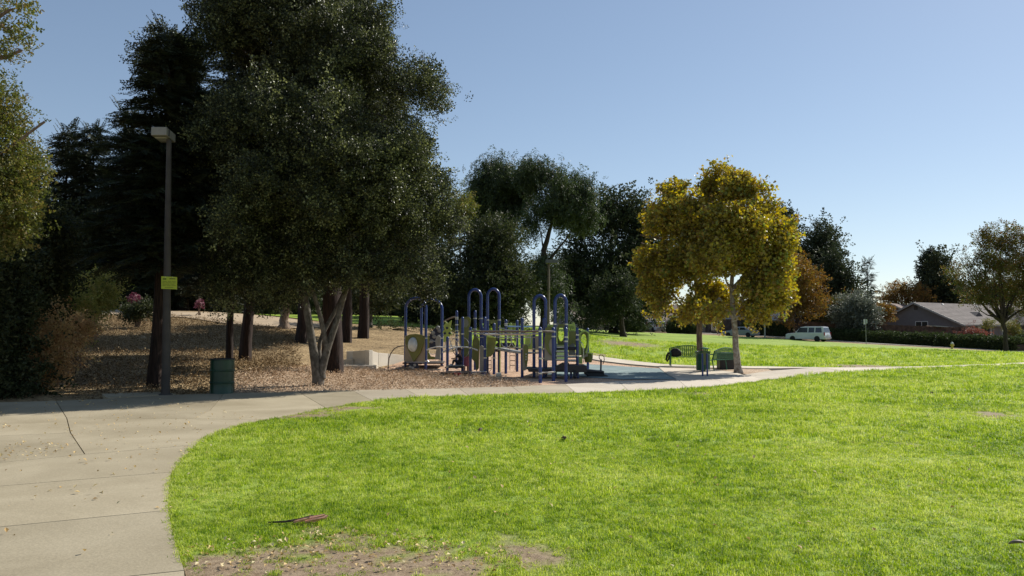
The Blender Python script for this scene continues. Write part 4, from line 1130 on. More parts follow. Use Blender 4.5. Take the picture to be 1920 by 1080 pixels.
g3 = G(1886, 663); Y3 = g3.y
tree('autumn_tree', 'open crowned green and rusty tree with forked trunk on the right lawn', 'tree', g3,
     [g3, at(1886, 640, Y3), at(1884, 618, Y3), at(1880, 606, Y3)], [.24, .19, .17, .16],
     px_lobes(Y3, [(1880, 445, 35, 20, 0), (1850, 470, 38, 26, 0), (1905, 470, 40, 35, 0), (1825, 500, 32, 22, 0), (1870, 500, 40, 30, -1), (1815, 540, 36, 26, 0), (1860, 550, 42, 30, -.6), (1910, 540, 45, 45, 0), (1945, 500, 50, 60, 0), (1795, 525, 12, 22, 0), (1835, 578, 14, 14, 0), (1905, 585, 14, 16, 0), (1955, 560, 40, 30, 0), (1798, 480, 12, 8, 0)]),
     S_mix, B_dark, 330, 14, .27, cp_=dict(holes=.42, ragged=.8, sprig=.2, hs=1.1), sscale=.85, shell=1.9, twigs=1.0, extra_limbs=[(at(1880, 606, Y3), at(1866, 560, Y3), .12, .07), (at(1866, 560, Y3), at(1868, 500, Y3), .07, .04), (at(1882, 606, Y3), at(1900, 560, Y3), .12, .08), (at(1900, 560, Y3), at(1930, 520, Y3), .08, .05)])

# 5. left edge: trees and shrubs
b = W(-95, 15.5)
tree('edge_tree', 'sunlit olive green tree cut by the left edge of the picture', 'tree', b, [b, b + Vector((0, 0, 2.0)), at(-80, 430, 15.5), at(-70, 330, 15.5)], [.2, .16, .08, .03],
     px_lobes(15.5, [(-12, 205, 26, 36, 0), (-40, 270, 60, 70, 0), (25, 295, 34, 42, 0), (5, 365, 48, 45, 0), (-50, 400, 70, 80, .5), (50, 262, 14, 10, 0), (-5, 425, 45, 38, .3), (84, 228, 8, 4, 0)]),
     S_lite, B_tan, 330, 15, .14, cp_=dict(holes=.45, ragged=.9, sprig=.2, hs=.6), sscale=.58, shell=2.0, low=1.2, twigs=1)
b = W(-150, 12)
tree('edge_tree', 'bare twigged branch tips of a tree beyond the top left corner of the picture', 'tree', b, [b, b + Vector((0, 0, 3)), at(-130, 120, 12), at(-120, -40, 12)], [.16, .12, .05, .02],
     px_lobes(12, [(-90, 40, 70, 60, 0), (-80, -60, 90, 60, 0), (-100, 110, 60, 50, 0), (5, 50, 22, 20, 0), (40, 95, 18, 7, 0), (12, 108, 22, 14, 0), (15, 20, 18, 9, 0), (-30, 90, 40, 25, 0)]),
     S_lite, B_tan, 170, 9, .09, cp_=dict(holes=.0), sscale=.5, shell=1.8, twigs=1, extra_limbs=[(at(-110, 110, 12), at(-10, 92, 12), .015, .006), (at(-10, 92, 12), at(58, 96, 12), .006, .002), (at(-110, 60, 12), at(-5, 30, 12), .015, .006), (at(-5, 30, 12), at(38, 16, 12), .006, .002), (at(-8, 60, 12), at(35, 48, 12), .006, .002)])
b = W(40, 21)
tree('edge_tree', 'dark tall shrub tree at the left above the russet bush', 'tree', b, [b, b + Vector((0, 0, 1.5)), at(45, 540, 21), at(50, 470, 21)], [.2, .17, .12, .06],
     px_lobes(21, [(40, 470, 70, 60, 0), (90, 490, 40, 50, .5), (20, 560, 60, 70, 0), (50, 580, 40, 50, 0), (-40, 500, 80, 120, 0), (0, 650, 50, 60, 0), (40, 430, 80, 40, 0)]),
     S_mid, B_dark, 420, 15, .24, sscale=.6, shell=2.2, twigs=.6)
b = W(-60, 18.5)
tree('edge_tree', 'black shaded shrub mass at the left edge beside the path', 'tree', b, [b, b + Vector((0, 0, 1)), at(-50, 600, 18.5)], [.2, .17, .1],
     px_lobes(18.5, [(-40, 620, 80, 90, 0), (0, 700, 50, 50, 0), (-60, 520, 90, 90, 0), (30, 700, 40, 45, .3), (70, 725, 40, 25, .4)]), S_mid, B_dark, 260, 14, .24, sscale=.6, shell=2.2, twigs=.4)
def shrub(name, label, lobes, Y, spray, cl, per, sig, sc, cat='shrub', group=None, stems=5):
    l0 = px_lobes(Y, lobes); c = np.mean([l[:3] for l in l0], 0); base = Vector((c[0], c[1], tz(c[0], c[1])))
    root = thing(name, base, label, cat, group)
    P, D, cc = crown_points(l0, cl, per, sig, 2.2, .3)
    g_ = terr(P[:, 0], P[:, 1]); k = P[:, 2] > g_ + .02; P = P[k]; D = D[k]
    st = MB()
    for i in rng.permutation(len(cc))[:stems * 4]: limb(st, base + Vector((rng.normal(0, .08), rng.normal(0, .08), 0)), cc[i], .018 * max(1, Y / 30), .005, .08, 4, 4)
    st.build('stem', B_tan, root)
    scatter('foliage', P, euler_x(D, rng.uniform(0, 6.28, len(P))), sc * rng.uniform(.7, 1.2, len(P)), spray[1], spray[0], root)
    return root
shrub('shrub', 'russet brown leaved bush at the foot of the left trees', [(85, 655, 38, 42, 0), (58, 690, 38, 32, 0), (104, 622, 22, 20, 0)], 20.0, S_dryb, 150, 14, .16, 1.0)
shrub('shrub', 'yellow green bush on the bank above the russet bush', [(170, 550, 32, 30, 0), (150, 575, 30, 25, 0), (190, 555, 16, 22, 0), (195, 535, 14, 14, 0)], 33, S_bush, 120, 14, .2, .9)
shrub('shrub', 'green bush with drooping sprigs between the dark shrub tree and the bank', [(120, 600, 36, 24, 0), (100, 590, 26, 26, 0), (130, 575, 26, 24, 0)], 27, S_bush, 110, 13, .18, .75)
shrub('shrub', 'straw coloured thin bush at the edge of the leaf litter', [(145, 625, 26, 18, 0), (125, 640, 20, 18, 0), (165, 600, 22, 12, 0)], 25, S_dryb, 60, 9, .15, .9)
shrub('blossom_shrub', 'pink blossom cluster with pale tips left of the lamp post', [(256, 563, 8, 4, 0), (252, 556, 4, 2, 0)], 44, S_pink, 7, 7, .06, .8, group='pink blossoms on the bank')
shrub('blossom_shrub', 'shaded deep pink blossom cluster right of the lamp post', [(375, 571, 5, 2.5, 0)], 50, S_pink, 5, 6, .06, .8, group='pink blossoms on the bank')
shrub('shrub', 'dark leafed low shrub below the pink blossom', [(265, 585, 18, 10, 0), (250, 592, 12, 6, 0)], 42, S_mid, 26, 12, .15, .8)
for i, (u, v, ru, rv, Y, lab) in enumerate([(1186, 614, 18, 9, 101, 'round clipped bush in front of the dark vehicle'), (1262, 614, 10, 9, 104, 'small round bush left of a pair'), (1276, 618, 13, 11, 104, 'left round clipped bush of a pair'), (1293, 620, 13, 10, 103, 'right round clipped bush of a pair')]):
    shrub('round_bush', lab + ' across the street', [(u, v, ru, rv, 0)], Y + 8, S_hedge, 60, 14, .25, 1.4, cat='bush', group='clipped round bushes across the street')
def hedge(label, pts, h, w, name='hedge', spray=S_hedge, n=2600):
    c = Vector(pts[0]).lerp(Vector(pts[-1]), .5); base = Vector((c.x, c.y, tz(c.x, c.y))); root = thing(name, base, label, 'hedge')
    P = []; D = []
    seg = [(Vector(pts[i]), Vector(pts[i + 1])) for i in range(len(pts) - 1)]
    Ls = [(b - a).length for a, b in seg]; tot = sum(Ls)
    core = MB()
    for (a, b), l in zip(seg, Ls):
        m = int(n * l / tot); t = rng.random(m); ang = rng.uniform(-.2, math.pi + .2, m)
        px = a.x + (b.x - a.x) * t; py = a.y + (b.y - a.y) * t; d = (b - a).normalized(); nx, ny = -d.y, d.x
        lump = 1 + .22 * (fbm(px * .5, py * .5, 8, 3) - .5) * 2
        ca = np.cos(ang); sa = np.sin(ang)
        ox = np.sign(ca) * np.abs(ca) ** .6 * w / 2 * lump; oz = np.abs(sa) ** .6 * h * lump
        P.append(np.c_[px + nx * ox, py + ny * ox, terr(px, py) + np.where(sa < 0, rng.uniform(0, .4, m), oz * rng.uniform(.75, 1.03, m))]); D.append(np.c_[nx * ca, ny * ca, sa + .3] + rng.normal(0, .4, (m, 3)))
        core.bar((a.x, a.y, tz(a.x, a.y) + h * .36), (b.x, b.y, tz(b.x, b.y) + h * .36), w * .7, h * .72)
    P = np.concatenate(P); D = np.concatenate(D)
    core.build('hedge_core', B_dark, root)  # solid dark block inside the leaves, stops the hedge showing through
    scatter('foliage', P, euler_x(D, rng.uniform(0, 6.28, len(P))), 1.5 * rng.uniform(.7, 1.2, len(P)), spray[1], spray[0], root)
    return root
hedge('long trimmed green hedge in front of the wooden fence', [tuple(W(u, Y)) for u, Y in ((1545, 108), (1610, 103), (1690, 98), (1772, 93.5))], 1.0, 2.2)
hedge('nearer trimmed green hedge in front of the red bush and the grey house', [tuple(W(u, Y)) for u, Y in ((1765, 93), (1820, 90), (1912, 85))], .95, 2.4)
hedge('low loose hedge behind the silver sedan', [tuple(W(u, Y)) for u, Y in ((1395, 117), (1478, 112))], 1.6, 1.8, n=1200)
hedge('short hedge end at the right edge across the street', [tuple(W(u, Y)) for u, Y in ((1913, 92), (1990, 88))], 1.2, 1.8, n=900)
shrub('red_bush', 'pinkish red leaved mounded bush by the door of the grey house', [(1823, 636, 20, 8, 0), (1838, 640, 14, 6, 0), (1808, 641, 10, 6, 0)], 96, S_redb, 90, 14, .35, 1.3, cat='bush')
shrub('shrub', 'orange tipped creeper bush leaning on the left end of the grey house', [(1655, 588, 16, 7, 0), (1672, 586, 12, 5, 0), (1640, 596, 8, 8, 0)], 109, S_rust, 50, 12, .35, 1.0)
shrub('shrub', 'small bright yellow green bush top behind the fence above the white vehicle', [(1577, 606, 10, 3, 0)], 112, S_lite, 20, 12, .2, 1.6)
shrub('shrub', 'low green planting strip between upper lawn and bank', [(660, 625, 40, 3, 0), (740, 630, 45, 4, 0), (820, 636, 40, 4, 0)], 50, S_hedge, 240, 13, .22, 1.0)
shrub('shrub', 'yellow green ivy framing the porch window of the grey house', [(1888, 610, 10, 4, 0), (1900, 618, 5, 12, 0), (1860, 608, 12, 2, 0)], 107, S_lite, 50, 12, .2, 1.2)
# ---------------------------------------------------------------- play structure
M_blue = mat('blue powder coat', (.011, .037, .185), .3, var=.1, vscale=5, spec=.5, coat=.3)
M_navy = mat('navy plastic', (.012, .018, .05), .4, var=.2, vscale=6)
M_olive = mat('olive plastic', (.19, .20, .04), .45, var=.15, vscale=4)
M_lime = mat('lime plastic', (.46, .58, .12), .4, var=.12, vscale=4)
M_tanp = mat('tan plastic', (.40, .33, .24), .5, var=.12, vscale=4)
M_greyp = mat('grey plastic', (.30, .30, .28), .5, var=.15, vscale=4)
M_steel = mat('galvanised steel', (.52, .52, .50), .3, .85, var=.15, vscale=10)
M_white = mat('white painted tube', (.78, .78, .74), .35, var=.06, vscale=5)
M_brown = mat('brown coated rail', (.20, .16, .13), .5, var=.15, vscale=8)
M_deck = mat('dark coated deck', (.045, .035, .032), .6, var=.3, vscale=30)
M_nose = mat('worn pale edging', (.55, .52, .46), .6, var=.15, vscale=12)
M_bub = mat('bubble with painted reflection', (.75, .80, .78), .12, var=.12, vscale=6, spec=.8)  # opaque pale colour stands in for light reflected by the bubble
M_black = mat('black rubber', (.02, .02, .022), .6, var=.2, vscale=20)

play = thing('play_structure', (2.0, 28.0, 0), 'blue, green and tan playground climbing structure with arched posts', 'play structure')
def pz(v, Y): return at(960, v, Y).z
def X_(u, Y): return (u - 960) / F * Y / CT
POST_R = .053
def post(u, vt, Y, r=POST_R, label=None, collars=()):
    x = X_(u, Y); z0 = tz(x, Y); z1 = pz(vt, Y)
    m = MB().tube([(x, Y, z0 - .1), (x, Y, z1 - .04)], r, 12)
    m.lathe((x, Y, z1 - .04), [(r * 1.04, -.02), (r * 1.04, .01), (r * .9, .035), (r * .5, .055), (.005, .062)], 12)
    o = m.build('post', M_blue, play, smooth=True)
    for v in collars:
        z = pz(v, Y); MB().lathe((x, Y, z), [(r * 1.28, -.022), (r * 1.28, .022)], 12).build('clamp', M_steel, o, smooth=True)
    return o
def arch(u1, Y1, u2, Y2, vt, hr=None, collars=()):
    x1, x2 = X_(u1, Y1), X_(u2, Y2); a = Vector((x1, Y1, 0)); b = Vector((x2, Y2, 0)); c = (a + b) / 2; h = (b - a).length / 2
    zt = pz(vt, c.y); hr = hr or h; pts = [Vector((x1, Y1, tz(x1, Y1) - .1)), Vector((x1, Y1, zt - hr))]
    for i in range(1, 16):
        g = math.pi * i / 16; p = c - (b - a).normalized() * h * math.cos(g); pts.append(Vector((p.x, p.y, zt - hr + hr * math.sin(g))))
    pts += [Vector((x2, Y2, zt - hr)), Vector((x2, Y2, tz(x2, Y2) - .1))]
    o = MB().tube(pts, .057, 12).build('arch', M_blue, play, smooth=True)
    for v in collars:
        for x, y in ((x1, Y1), (x2, Y2)): MB().lathe((x, y, pz(v, y)), [(.067, -.022), (.067, .022)], 12).build('clamp', M_steel, o, smooth=True)
    return o
def pt(u, v, Y): return at(u, v, Y)
def panel(name, outline, Y, th, m, parent=None, hole=None, Y2=None, label=None, bevel=.012):
    """outline in photograph pixels at distance Y (left) .. Y2 (right)"""
    us = [p[0] for p in outline]; u0, u1 = min(us), max(us); Y2 = Y if Y2 is None else Y2
    f = lambda u, v: at(u, v, Y + (Y2 - Y) * (u - u0) / max(1e-6, u1 - u0))
    P = [f(u, v) for u, v in outline]
    d = (f(u1, 640) - f(u0, 640)); d.z = 0; nrm = Vector((-d.y, d.x, 0)).normalized() if d.length > 1e-6 else Vector((0, 1, 0))
    if hole:
        cu, cv, ru, rv = hole; n = len(P); k = 16
        H = [f(cu + ru * math.cos(2 * math.pi * i / k), cv + rv * math.sin(2 * math.pi * i / k)) for i in range(k)]
        # stitch outline and hole
        ex = d.normalized(); o0 = P[0]
        to2 = lambda p: Vector(((p - o0).dot(ex), p.z - o0.z))
        v2 = [to2(p) for p in P + H]
        vo, eo, fo, *_ = delaunay_2d_cdt(v2, [(i, (i + 1) % n) for i in range(n)] + [(n + i, n + (i + 1) % k) for i in range(k)], [], 2, 1e-6)
        Hc = to2(f(cu, cv)); hr = min((to2(h) - Hc).length for h in H) * .98
        pl2 = [tuple(v2[i]) for i in range(n)]; hp = [tuple(v2[n + i]) for i in range(k)]
        F_ = []
        for fc in fo:
            c = sum((vo[i] for i in fc), Vector((0, 0))) / len(fc)
            if inside(pl2, np.array([c.x]), np.array([c.y]))[0] and not inside(hp, np.array([c.x]), np.array([c.y]))[0]: F_.append(list(fc))
        V3 = [o0 + ex * p.x + Vector((0, 0, p.y)) for p in vo]; nv = len(V3); cnt = set()
        for fc in F_:
            for i in range(len(fc)): cnt.add((fc[i], fc[(i + 1) % len(fc)]))
        m_ = MB(); m_.add([p - nrm * th / 2 for p in V3] + [p + nrm * th / 2 for p in V3], [tuple(fc) for fc in F_] + [tuple(i + nv for i in fc[::-1]) for fc in F_] + [(b, a, a + nv, b + nv) for a, b in cnt if (b, a) not in cnt])
        o = m_.build(name, m, parent or play)
    else:
        o = MB().slab(P, nrm, th).build(name, m, parent or play, bevel=bevel)
    if label: o['label'] = label
    return o
def rail(name, pts, r, m, parent=None, n=8): return MB().tube([Vector(p) for p in pts], r, n).build(name, m, parent or play, smooth=True)
def deck(u0, u1, v, Y0, Y1, th=.05, m=None, name='deck'):
    z = pz(v, (Y0 + Y1) / 2); a, b = X_(u0, (Y0 + Y1) / 2), X_(u1, (Y0 + Y1) / 2)
    return MB().box(((a + b) / 2, (Y0 + Y1) / 2, z - th / 2), (b - a, Y1 - Y0, th)).build(name, m or M_deck, play, bevel=.008)

# left tower
arch(761, 32.0, 799, 31.4, 559, .42, (634, 677)); arch(790.5, 33.4, 829, 32.8, 561.5, .42, (634, 677))
p = panel('panel', [(759.5, 629), (797, 629), (797, 678), (759.5, 678)], 31.9, .03, M_tanp, Y2=31.35)
sh = panel('shield_panel', [(761, 631), (768, 627), (780, 626), (792, 628), (796, 633), (795, 645), (788, 662), (776, 679), (766, 658), (760.5, 643)], 31.82, .05, M_olive, p, Y2=31.3, label='olive shield shaped panel with a bubble window')
# bubble window
c = at(774.5, 646, 31.55); m_ = MB(); V_ = []; nr = 8; ns = 18
m_.lathe((0, 0, 0), [(.235, 0), (.225, .05), (.19, .11), (.13, .155), (.06, .178), (.004, .185)], ns)
ax = Vector((-.02, -1, .05)).normalized(); Q = ax.to_track_quat('Z', 'Y').to_matrix()
m_.V = [c + Q @ Vector((v.x * .92, v.y * 1.28, v.z)) for v in m_.V]; m_.build('bubble_window', M_bub, p, smooth=True)
MB().ring(c, .24, .02, (0, 1, 0), 24, 6, sx=.92, sz=1.28).build('bubble_frame', M_olive, p, smooth=True)
deck(761, 832, 678.5, 31.5, 33.2, .05); 
for v in (681, 686): rail('lower_rail', [at(801, v, 31.6), at(832, v, 31.6)], .022, M_brown)
cb = panel('climber_panel', [(764, 691), (766, 683), (772, 679.5), (781, 680), (786, 686), (786, 691)], 31.5, .04, M_navy)
for u, v in ((777.5, 684.5), (774, 690), (769, 688)): MB().lathe(at(u, v, 31.46), [(.06, -.015), (.055, .012)], 10, Vector((0, -1, 0)).to_track_quat('Z', 'Y').to_matrix()).build('foothold', M_nose, cb)
rc = panel('climbing_panel', [(803, 655), (803, 633), (808, 624), (815, 616), (824, 612), (829, 613), (829, 655)], 33.4, .06, M_navy, label='navy climbing panel with pale holds')
for u, v in ((821, 614.5), (812, 624), (824, 620), (814, 631), (809, 640), (826, 630)): MB().lathe(at(u, v, 33.35), [(.09, -.02), (.075, .03), (.03, .045)], 10, Vector((0, -1, 0)).to_track_quat('Z', 'Y').to_matrix()).build('hold', M_greyp, rc, smooth=True)
panel('panel', [(816, 674), (816, 668), (818, 655), (816, 640), (818, 631), (822, 628), (826, 631), (825.5, 674)], 32.3, .04, M_greyp, label='grey scalloped side panel')
panel('panel', [(801, 674), (801, 630), (804, 628), (805, 636), (804, 660), (808, 668), (822, 670), (822, 674)], 32.6, .03, M_olive, label='narrow olive side panel')
MB().ring(at(812, 652, 32.7), .28, .014, (0, 1, 0), 20, 6).build('ring', M_steel, play, smooth=True)
MB().ring(at(813, 668, 32.7), .30, .014, (0, 1, 0), 16, 6, arc=(math.pi * .9, 2.1 * math.pi)).build('ring', M_steel, play, smooth=True)
# arched white balance bars
def abar(u0, v0, u1, v1, vm, Y, r=.026, m=None):
    pts = []
    for i in range(11):
        t = i / 10; u = u0 + (u1 - u0) * t; v = v0 + (v1 - v0) * t + (vm - (v0 + v1) / 2) * 4 * t * (1 - t); pts.append(at(u, v, Y))
    return rail('balance_bar', pts, r, m or M_white)
abar(800, 656.5, 830, 651, 651, 31.3); abar(829, 661, 896, 657, 650.5, 29.3); abar(829, 653, 862, 652, 649, 31.0, .02)
# middle cluster
post(839.5, 632, 29.2, collars=(688,)); post(856.5, 583, 32.0, collars=(595, 598, 609, 620, 626, 632)); post(867.5, 595, 29.8, collars=(626, 686)); post(882.5, 614, 28.2, collars=(621, 652, 697))
post(891, 583, 31.5, collars=(597, 617)); post(909.5, 595, 28.4, collars=(627, 654, 671, 697)); post(904.5, 614, 29.6, collars=(655,))
arch(879, 30.6, 902, 30.6, 543, .30, (597, 620)); arch(914, 30.0, 936, 30.0, 542, .30, (600,))
post(926.5, 607, 29.0, collars=(654, 671)); post(948.5, 600, 29.4, collars=(607, 610)); post(969.5, 601, 30.5, collars=()); post(979, 597, 27.0, collars=(628, 654)); post(1020, 597, 26.8, collars=(654, 672))
post(1012.5, 614, 23.8, collars=(621, 651, 672, 700)); post(1037.2, 615, 24.6, collars=(622, 631, 697)); post(1060.5, 615, 24.3, collars=(632, 640)); post(1082, 615.5, 26.4, collars=(628, 637, 667)); post(1101.5, 616, 31.5)
arch(1001, 27.2, 1023, 27.2, 554.5, .26, (620, 654)); arch(1040.5, 26.4, 1061.5, 26.4, 553.5, .26, (608,))
# leaf climber, lime, jagged outline
lf = [(831, 641), (832, 629), (830, 622), (834, 618), (831, 611), (835, 607), (834, 601), (840, 606), (843, 603), (847, 600), (846, 608), (844, 614), (848, 618), (845, 622), (849, 627), (844, 629), (842, 634), (838, 636), (836, 642)]
lo = panel('leaf_climber', lf, 31.2, .04, M_lime, label='lime green leaf shaped climber')
for u, v in ((838, 615), (834, 625), (843, 625)): MB().lathe(at(u, v, 31.16), [(.05, -.01), (.05, .012)], 10, Vector((0, -1, 0)).to_track_quat('Z', 'Y').to_matrix()).build('foothold', M_navy, lo)
arc = [at(831 + i * 2.5, 603 - 9 * math.sin(i / 10 * 1.6), 32.5) for i in range(11)]
rail('roof_arch', arc, .03, M_brown)
pl_ = panel('panel', [(862, 668), (861, 600), (866, 594), (880, 594), (883, 600), (880, 620), (878, 640), (880, 668)], 30.2, .04, M_olive, hole=(873, 606, 5.5, 8), label='tall olive panel with an oval opening')
panel('panel', [(865.5, 618), (866, 602), (869, 597), (878, 598), (879, 604), (876, 620)], 30.5, .02, M_greyp)
panel('panel', [(884, 672), (886, 640), (889, 630), (896, 628), (899, 640), (898, 690), (893, 697), (891, 680)], 30.0, .04, M_olive)
panel('panel', [(899, 696), (899, 650), (903, 647), (907, 650), (907, 696)], 29.0, .04, M_greyp, label='tall narrow grey side panel')
panel('panel', [(913, 627), (913, 600), (936, 600), (936, 640), (913, 640)], 30.4, .035, M_olive, hole=(922, 613, 6, 7.5), label='olive panel with a round window')
lg = panel('panel', [(912, 627), (916, 627), (920, 632), (930, 632), (930, 640), (927, 660), (921, 668), (913, 670), (912, 655)], 28.7, .035, M_olive, label='olive scroll panel')
panel('panel', [(911, 629), (913, 629), (913, 668), (911, 668)], 28.5, .05, M_lime); panel('panel', [(911, 628), (929, 632), (929, 634), (911, 632)], 28.5, .05, M_lime)
for u in (846, 856): MB().ring(at(u, 646, 30.8), .26, .014, (.3, 1, 0), 20, 6).build('ring', M_steel, play, smooth=True)
MB().ring(at(868, 652, 30.2), .3, .014, (.5, 1, 0), 20, 6, sz=1.3).build('ring', M_steel, play, smooth=True)
rail('handrail', [at(843, 636, 29.4), at(847, 648, 29.4), at(850, 660, 29.6), at(858, 671, 29.8)], .014, M_steel)
rail('handrail', [at(859, 636, 29.6), at(862, 645, 29.6), at(864, 652, 29.7)], .014, M_steel)
d1 = deck(838, 872, 686, 29.2, 30.8); d2 = deck(838, 880, 697, 28.2, 29.6, .05)
rail('lower_rail', [at(838, 685.5, 29.1), at(869, 685.5, 29.1)], .026, M_steel); rail('lower_rail', [at(838, 696.5, 28.1), at(883, 697, 28.1)], .028, M_brown); rail('lower_rail', [at(882, 698, 28.1), at(911, 697, 28.3)], .026, M_steel)
deck(905, 936, 655, 29.3, 30.6, .08); deck(930, 965, 645, 29.5, 31, .08)
# dark steps up the middle deck
for i, v in enumerate((636, 643, 650)): 
    s_ = deck(932, 964, v, 29.6 + i * .0, 30.1, .05, name='step')
# overhead horizontal ladder: two long rails, rungs, a shorter inner pair
ra = rail('ladder_rail', [at(883, 621.5, 28.2), at(1013, 621.5, 23.9), at(1037, 622, 24.5)], .034, M_brown)
rb = rail('ladder_rail', [at(886, 626, 29.4), at(1012, 626, 25.3)], .026, M_steel)
rw = rail('ladder_rail', [at(909.5, 627, 28.3), at(990, 627, 26.4)], .034, M_white)
rail('ladder_rail', [at(895, 632.5, 29.6), at(1003, 632.5, 27.0)], .02, M_steel)
for i in range(9):
    t = (i + .5) / 9
    a = at(883, 621.5, 28.2).lerp(at(1013, 621.5, 23.9), t); b = at(886, 626, 29.4).lerp(at(1012, 626, 25.3), t)
    rail('rung', [a, b], .016, M_steel)
for i, (u, v, Y) in enumerate(((949, 641, 28.4), (959, 642, 28.0), (969, 641, 27.8), (985, 640, 27.2))):
    MB().ring(at(u, v, Y), .20, .013, (.5, 1, 0), 18, 6, arc=(math.pi, 2 * math.pi)).build('hanging_loop', M_steel, play, smooth=True)
    c = at(u, v, Y); e1 = Vector((0, 0, 1)).cross(Vector((.5, 1, 0)).normalized())
    for s in (-1, 1): rail('loop_hanger', [c + e1 * .2 * s, c + e1 * .2 * s + Vector((0, 0, .28))], .012, M_steel)
# curved grey bridge between the middle and right clusters
br = []
for i in range(13):
    t = i / 12; u = 934 + (1002 - 934) * t; Y = 29.0 - 1.6 * t; v = 653 + 9 * math.sin(t * math.pi / 2 * 1.05); br.append(at(u, v, Y))
m_ = MB()
for i in range(12): m_.bar(br[i], br[i + 1] + (br[i + 1] - br[i]) * .02, .55, .05)
m_.build('bridge_deck', M_greyp, play)
rail('handrail', [p + Vector((0, -.3, .02)) for p in br], .022, M_steel)
rail('handrail', [at(935, 614, 28.5), at(950, 618.5, 28.2), at(975, 621, 27.6), at(1000, 621, 27.1), at(1020, 617, 26.8)], .02, M_steel)
rail('handrail', [at(952, 612, 30.0), at(970, 612.5, 30.0), at(1003, 612.5, 30.0)], .026, mat('pale blue tube', (.25, .42, .70), .35, var=.05))
# rope / chain ladder hanging under the ladder
for u in (956, 966): rail('chain', [at(u, 650, 28.6), at(u, 694, 28.6)], .010, M_black, n=5)
for v in (658, 667, 676, 685): rail('chain_rung', [at(956, v, 28.6), at(966, v, 28.6)], .012, M_black, n=5)
rail('chain', [at(921, 669, 28.3), at(921, 693, 28.3), at(917, 697, 28.3)], .010, M_black, n=5); rail('chain', [at(914, 673, 28.3), at(914, 700, 28.3)], .010, M_black, n=5)
for v in (676, 684, 691): rail('chain_rung', [at(914, v, 28.3), at(921, v, 28.3)], .012, M_black, n=5)
rail('slide_pole', [at(937, 610, 28.8), at(937.5, 640, 28.8), at(937.5, 697, 28.8)], .018, M_lime)
# lime tunnel tops behind
for u in (957, 968): panel('panel', [(u - 4, 640), (u - 4, 612), (u - 2, 606), (u + 1, 604.5), (u + 3, 607), (u + 3, 640)], 30.8, .05, M_lime, label='rounded lime panel')
panel('panel', [(957, 626), (957, 606), (970, 606), (970, 626)], 31.2, .04, M_olive)
panel('panel', [(984, 655), (985, 628), (1004, 628), (1004, 655)], 29.5, .04, M_lime)
# right cluster
pn = panel('panel', [(980, 646), (984, 645), (989, 647), (990, 652), (990, 670), (988, 690), (985, 695), (979.5, 694)], 26.9, .04, M_tanp)
po = panel('panel', [(982, 648), (986, 646), (990, 648), (990.5, 655), (990, 676), (986, 688), (982, 670)], 26.86, .05, M_olive, label='olive panel with a row of holds')
for v in (664, 669, 674): MB().lathe(at(986.5, v, 26.82), [(.03, -.01), (.025, .02)], 8, Vector((0, -1, 0)).to_track_quat('Z', 'Y').to_matrix()).build('hold', M_nose, po)
panel('panel', [(1004, 656), (1003, 630), (1012, 630), (1012, 656)], 27.0, .035, M_tanp)
panel('panel', [(1021, 676), (1021, 632), (1037, 632), (1037, 676)], 26.2, .035, M_tanp, label='large tan panel')
panel('panel', [(1021, 640), (1022, 630), (1030, 627), (1037, 630), (1037, 634), (1031, 637), (1029, 645), (1031, 656), (1036, 668), (1030, 664), (1024, 654)], 26.15, .05, M_olive, label='olive curved hook panel')
panel('panel', [(1023, 632), (1022, 617), (1026, 612), (1032, 611), (1037, 615), (1037, 632)], 26.6, .04, M_olive, label='olive dome panel')
# slide hood and slide
panel('slide_hood', [(1045, 646), (1044, 616), (1047, 609), (1053, 607), (1059, 609), (1061, 616), (1061, 646)], 27.4, .05, M_olive, hole=(1052, 626, 5.5, 14), label='olive slide hood with an opening')
m_ = MB(); 
sl = [at(1052, 647, 27.5), at(1051, 645, 28.2), at(1050, 650, 29.0), at(1050, 662, 30.2), at(1050, 676, 31.3)]
m_ = MB()
for i in range(4):
    m_.bar(sl[i], sl[i + 1], .5, .03)
    for s in (-1, 1): m_.bar(sl[i] + Vector((s * .26, 0, .08)), sl[i + 1] + Vector((s * .26, 0, .08)), .04, .18)
m_.build('slide', M_lime, play)
for i in range(7):
    u = 1063.5 + i * 2.1; panel('slat', [(u, 646), (u, 608), (u + 1.5, 608), (u + 1.5, 646)], 27.6 + i * .02, .03, M_lime)
panel('panel', [(1063, 608), (1073, 607), (1074, 604), (1077, 605), (1079, 612), (1079, 646), (1077, 646), (1076, 612), (1063, 611)], 27.5, .05, M_lime, label='lime frame with barred infill')
panel('panel', [(1025, 609), (1040, 608), (1040, 613), (1025, 613)], 28.2, .05, M_lime)
panel('panel', [(1066, 666), (1066, 634), (1075, 634), (1078, 645), (1079, 666)], 27.0, .04, M_greyp, label='grey side panel with bolts')
panel('panel', [(1067, 648), (1067, 621), (1080, 621), (1080, 648), (1074, 643)], 26.8, .04, M_olive)
ap = panel('archway_panel', [(1086, 666), (1085, 640), (1085, 626), (1090, 621), (1098, 620), (1103, 623), (1104, 632), (1103, 650), (1099, 664), (1096, 666)], 27.2, .05, M_olive, hole=(1094.5, 640, 5.5, 14), label='lime edged archway panel')
pts = [at(u, v, 27.12) for u, v in [(1087, 664), (1086.5, 640), (1087, 627), (1091, 622), (1098, 621), (1103, 624), (1103.5, 634), (1102, 650), (1098, 662)]]
rail('edge_trim', pts, .035, M_lime, ap)
panel('panel', [(1090, 664), (1093, 657), (1098, 655), (1102, 645), (1102, 668), (1090, 672)], 27.4, .04, M_tanp)
MB().ring(at(1100, 664, 27.6), .17, .03, (0, .3, 1), 20, 8).build('ring', M_lime, play, smooth=True)
MB().lathe(at(1103, 662, 27.8) - Vector((0, 0, .33)), [(.12, 0), (.16, .15), (.17, .33)], 14).build('tube_end', M_olive, play, smooth=True)
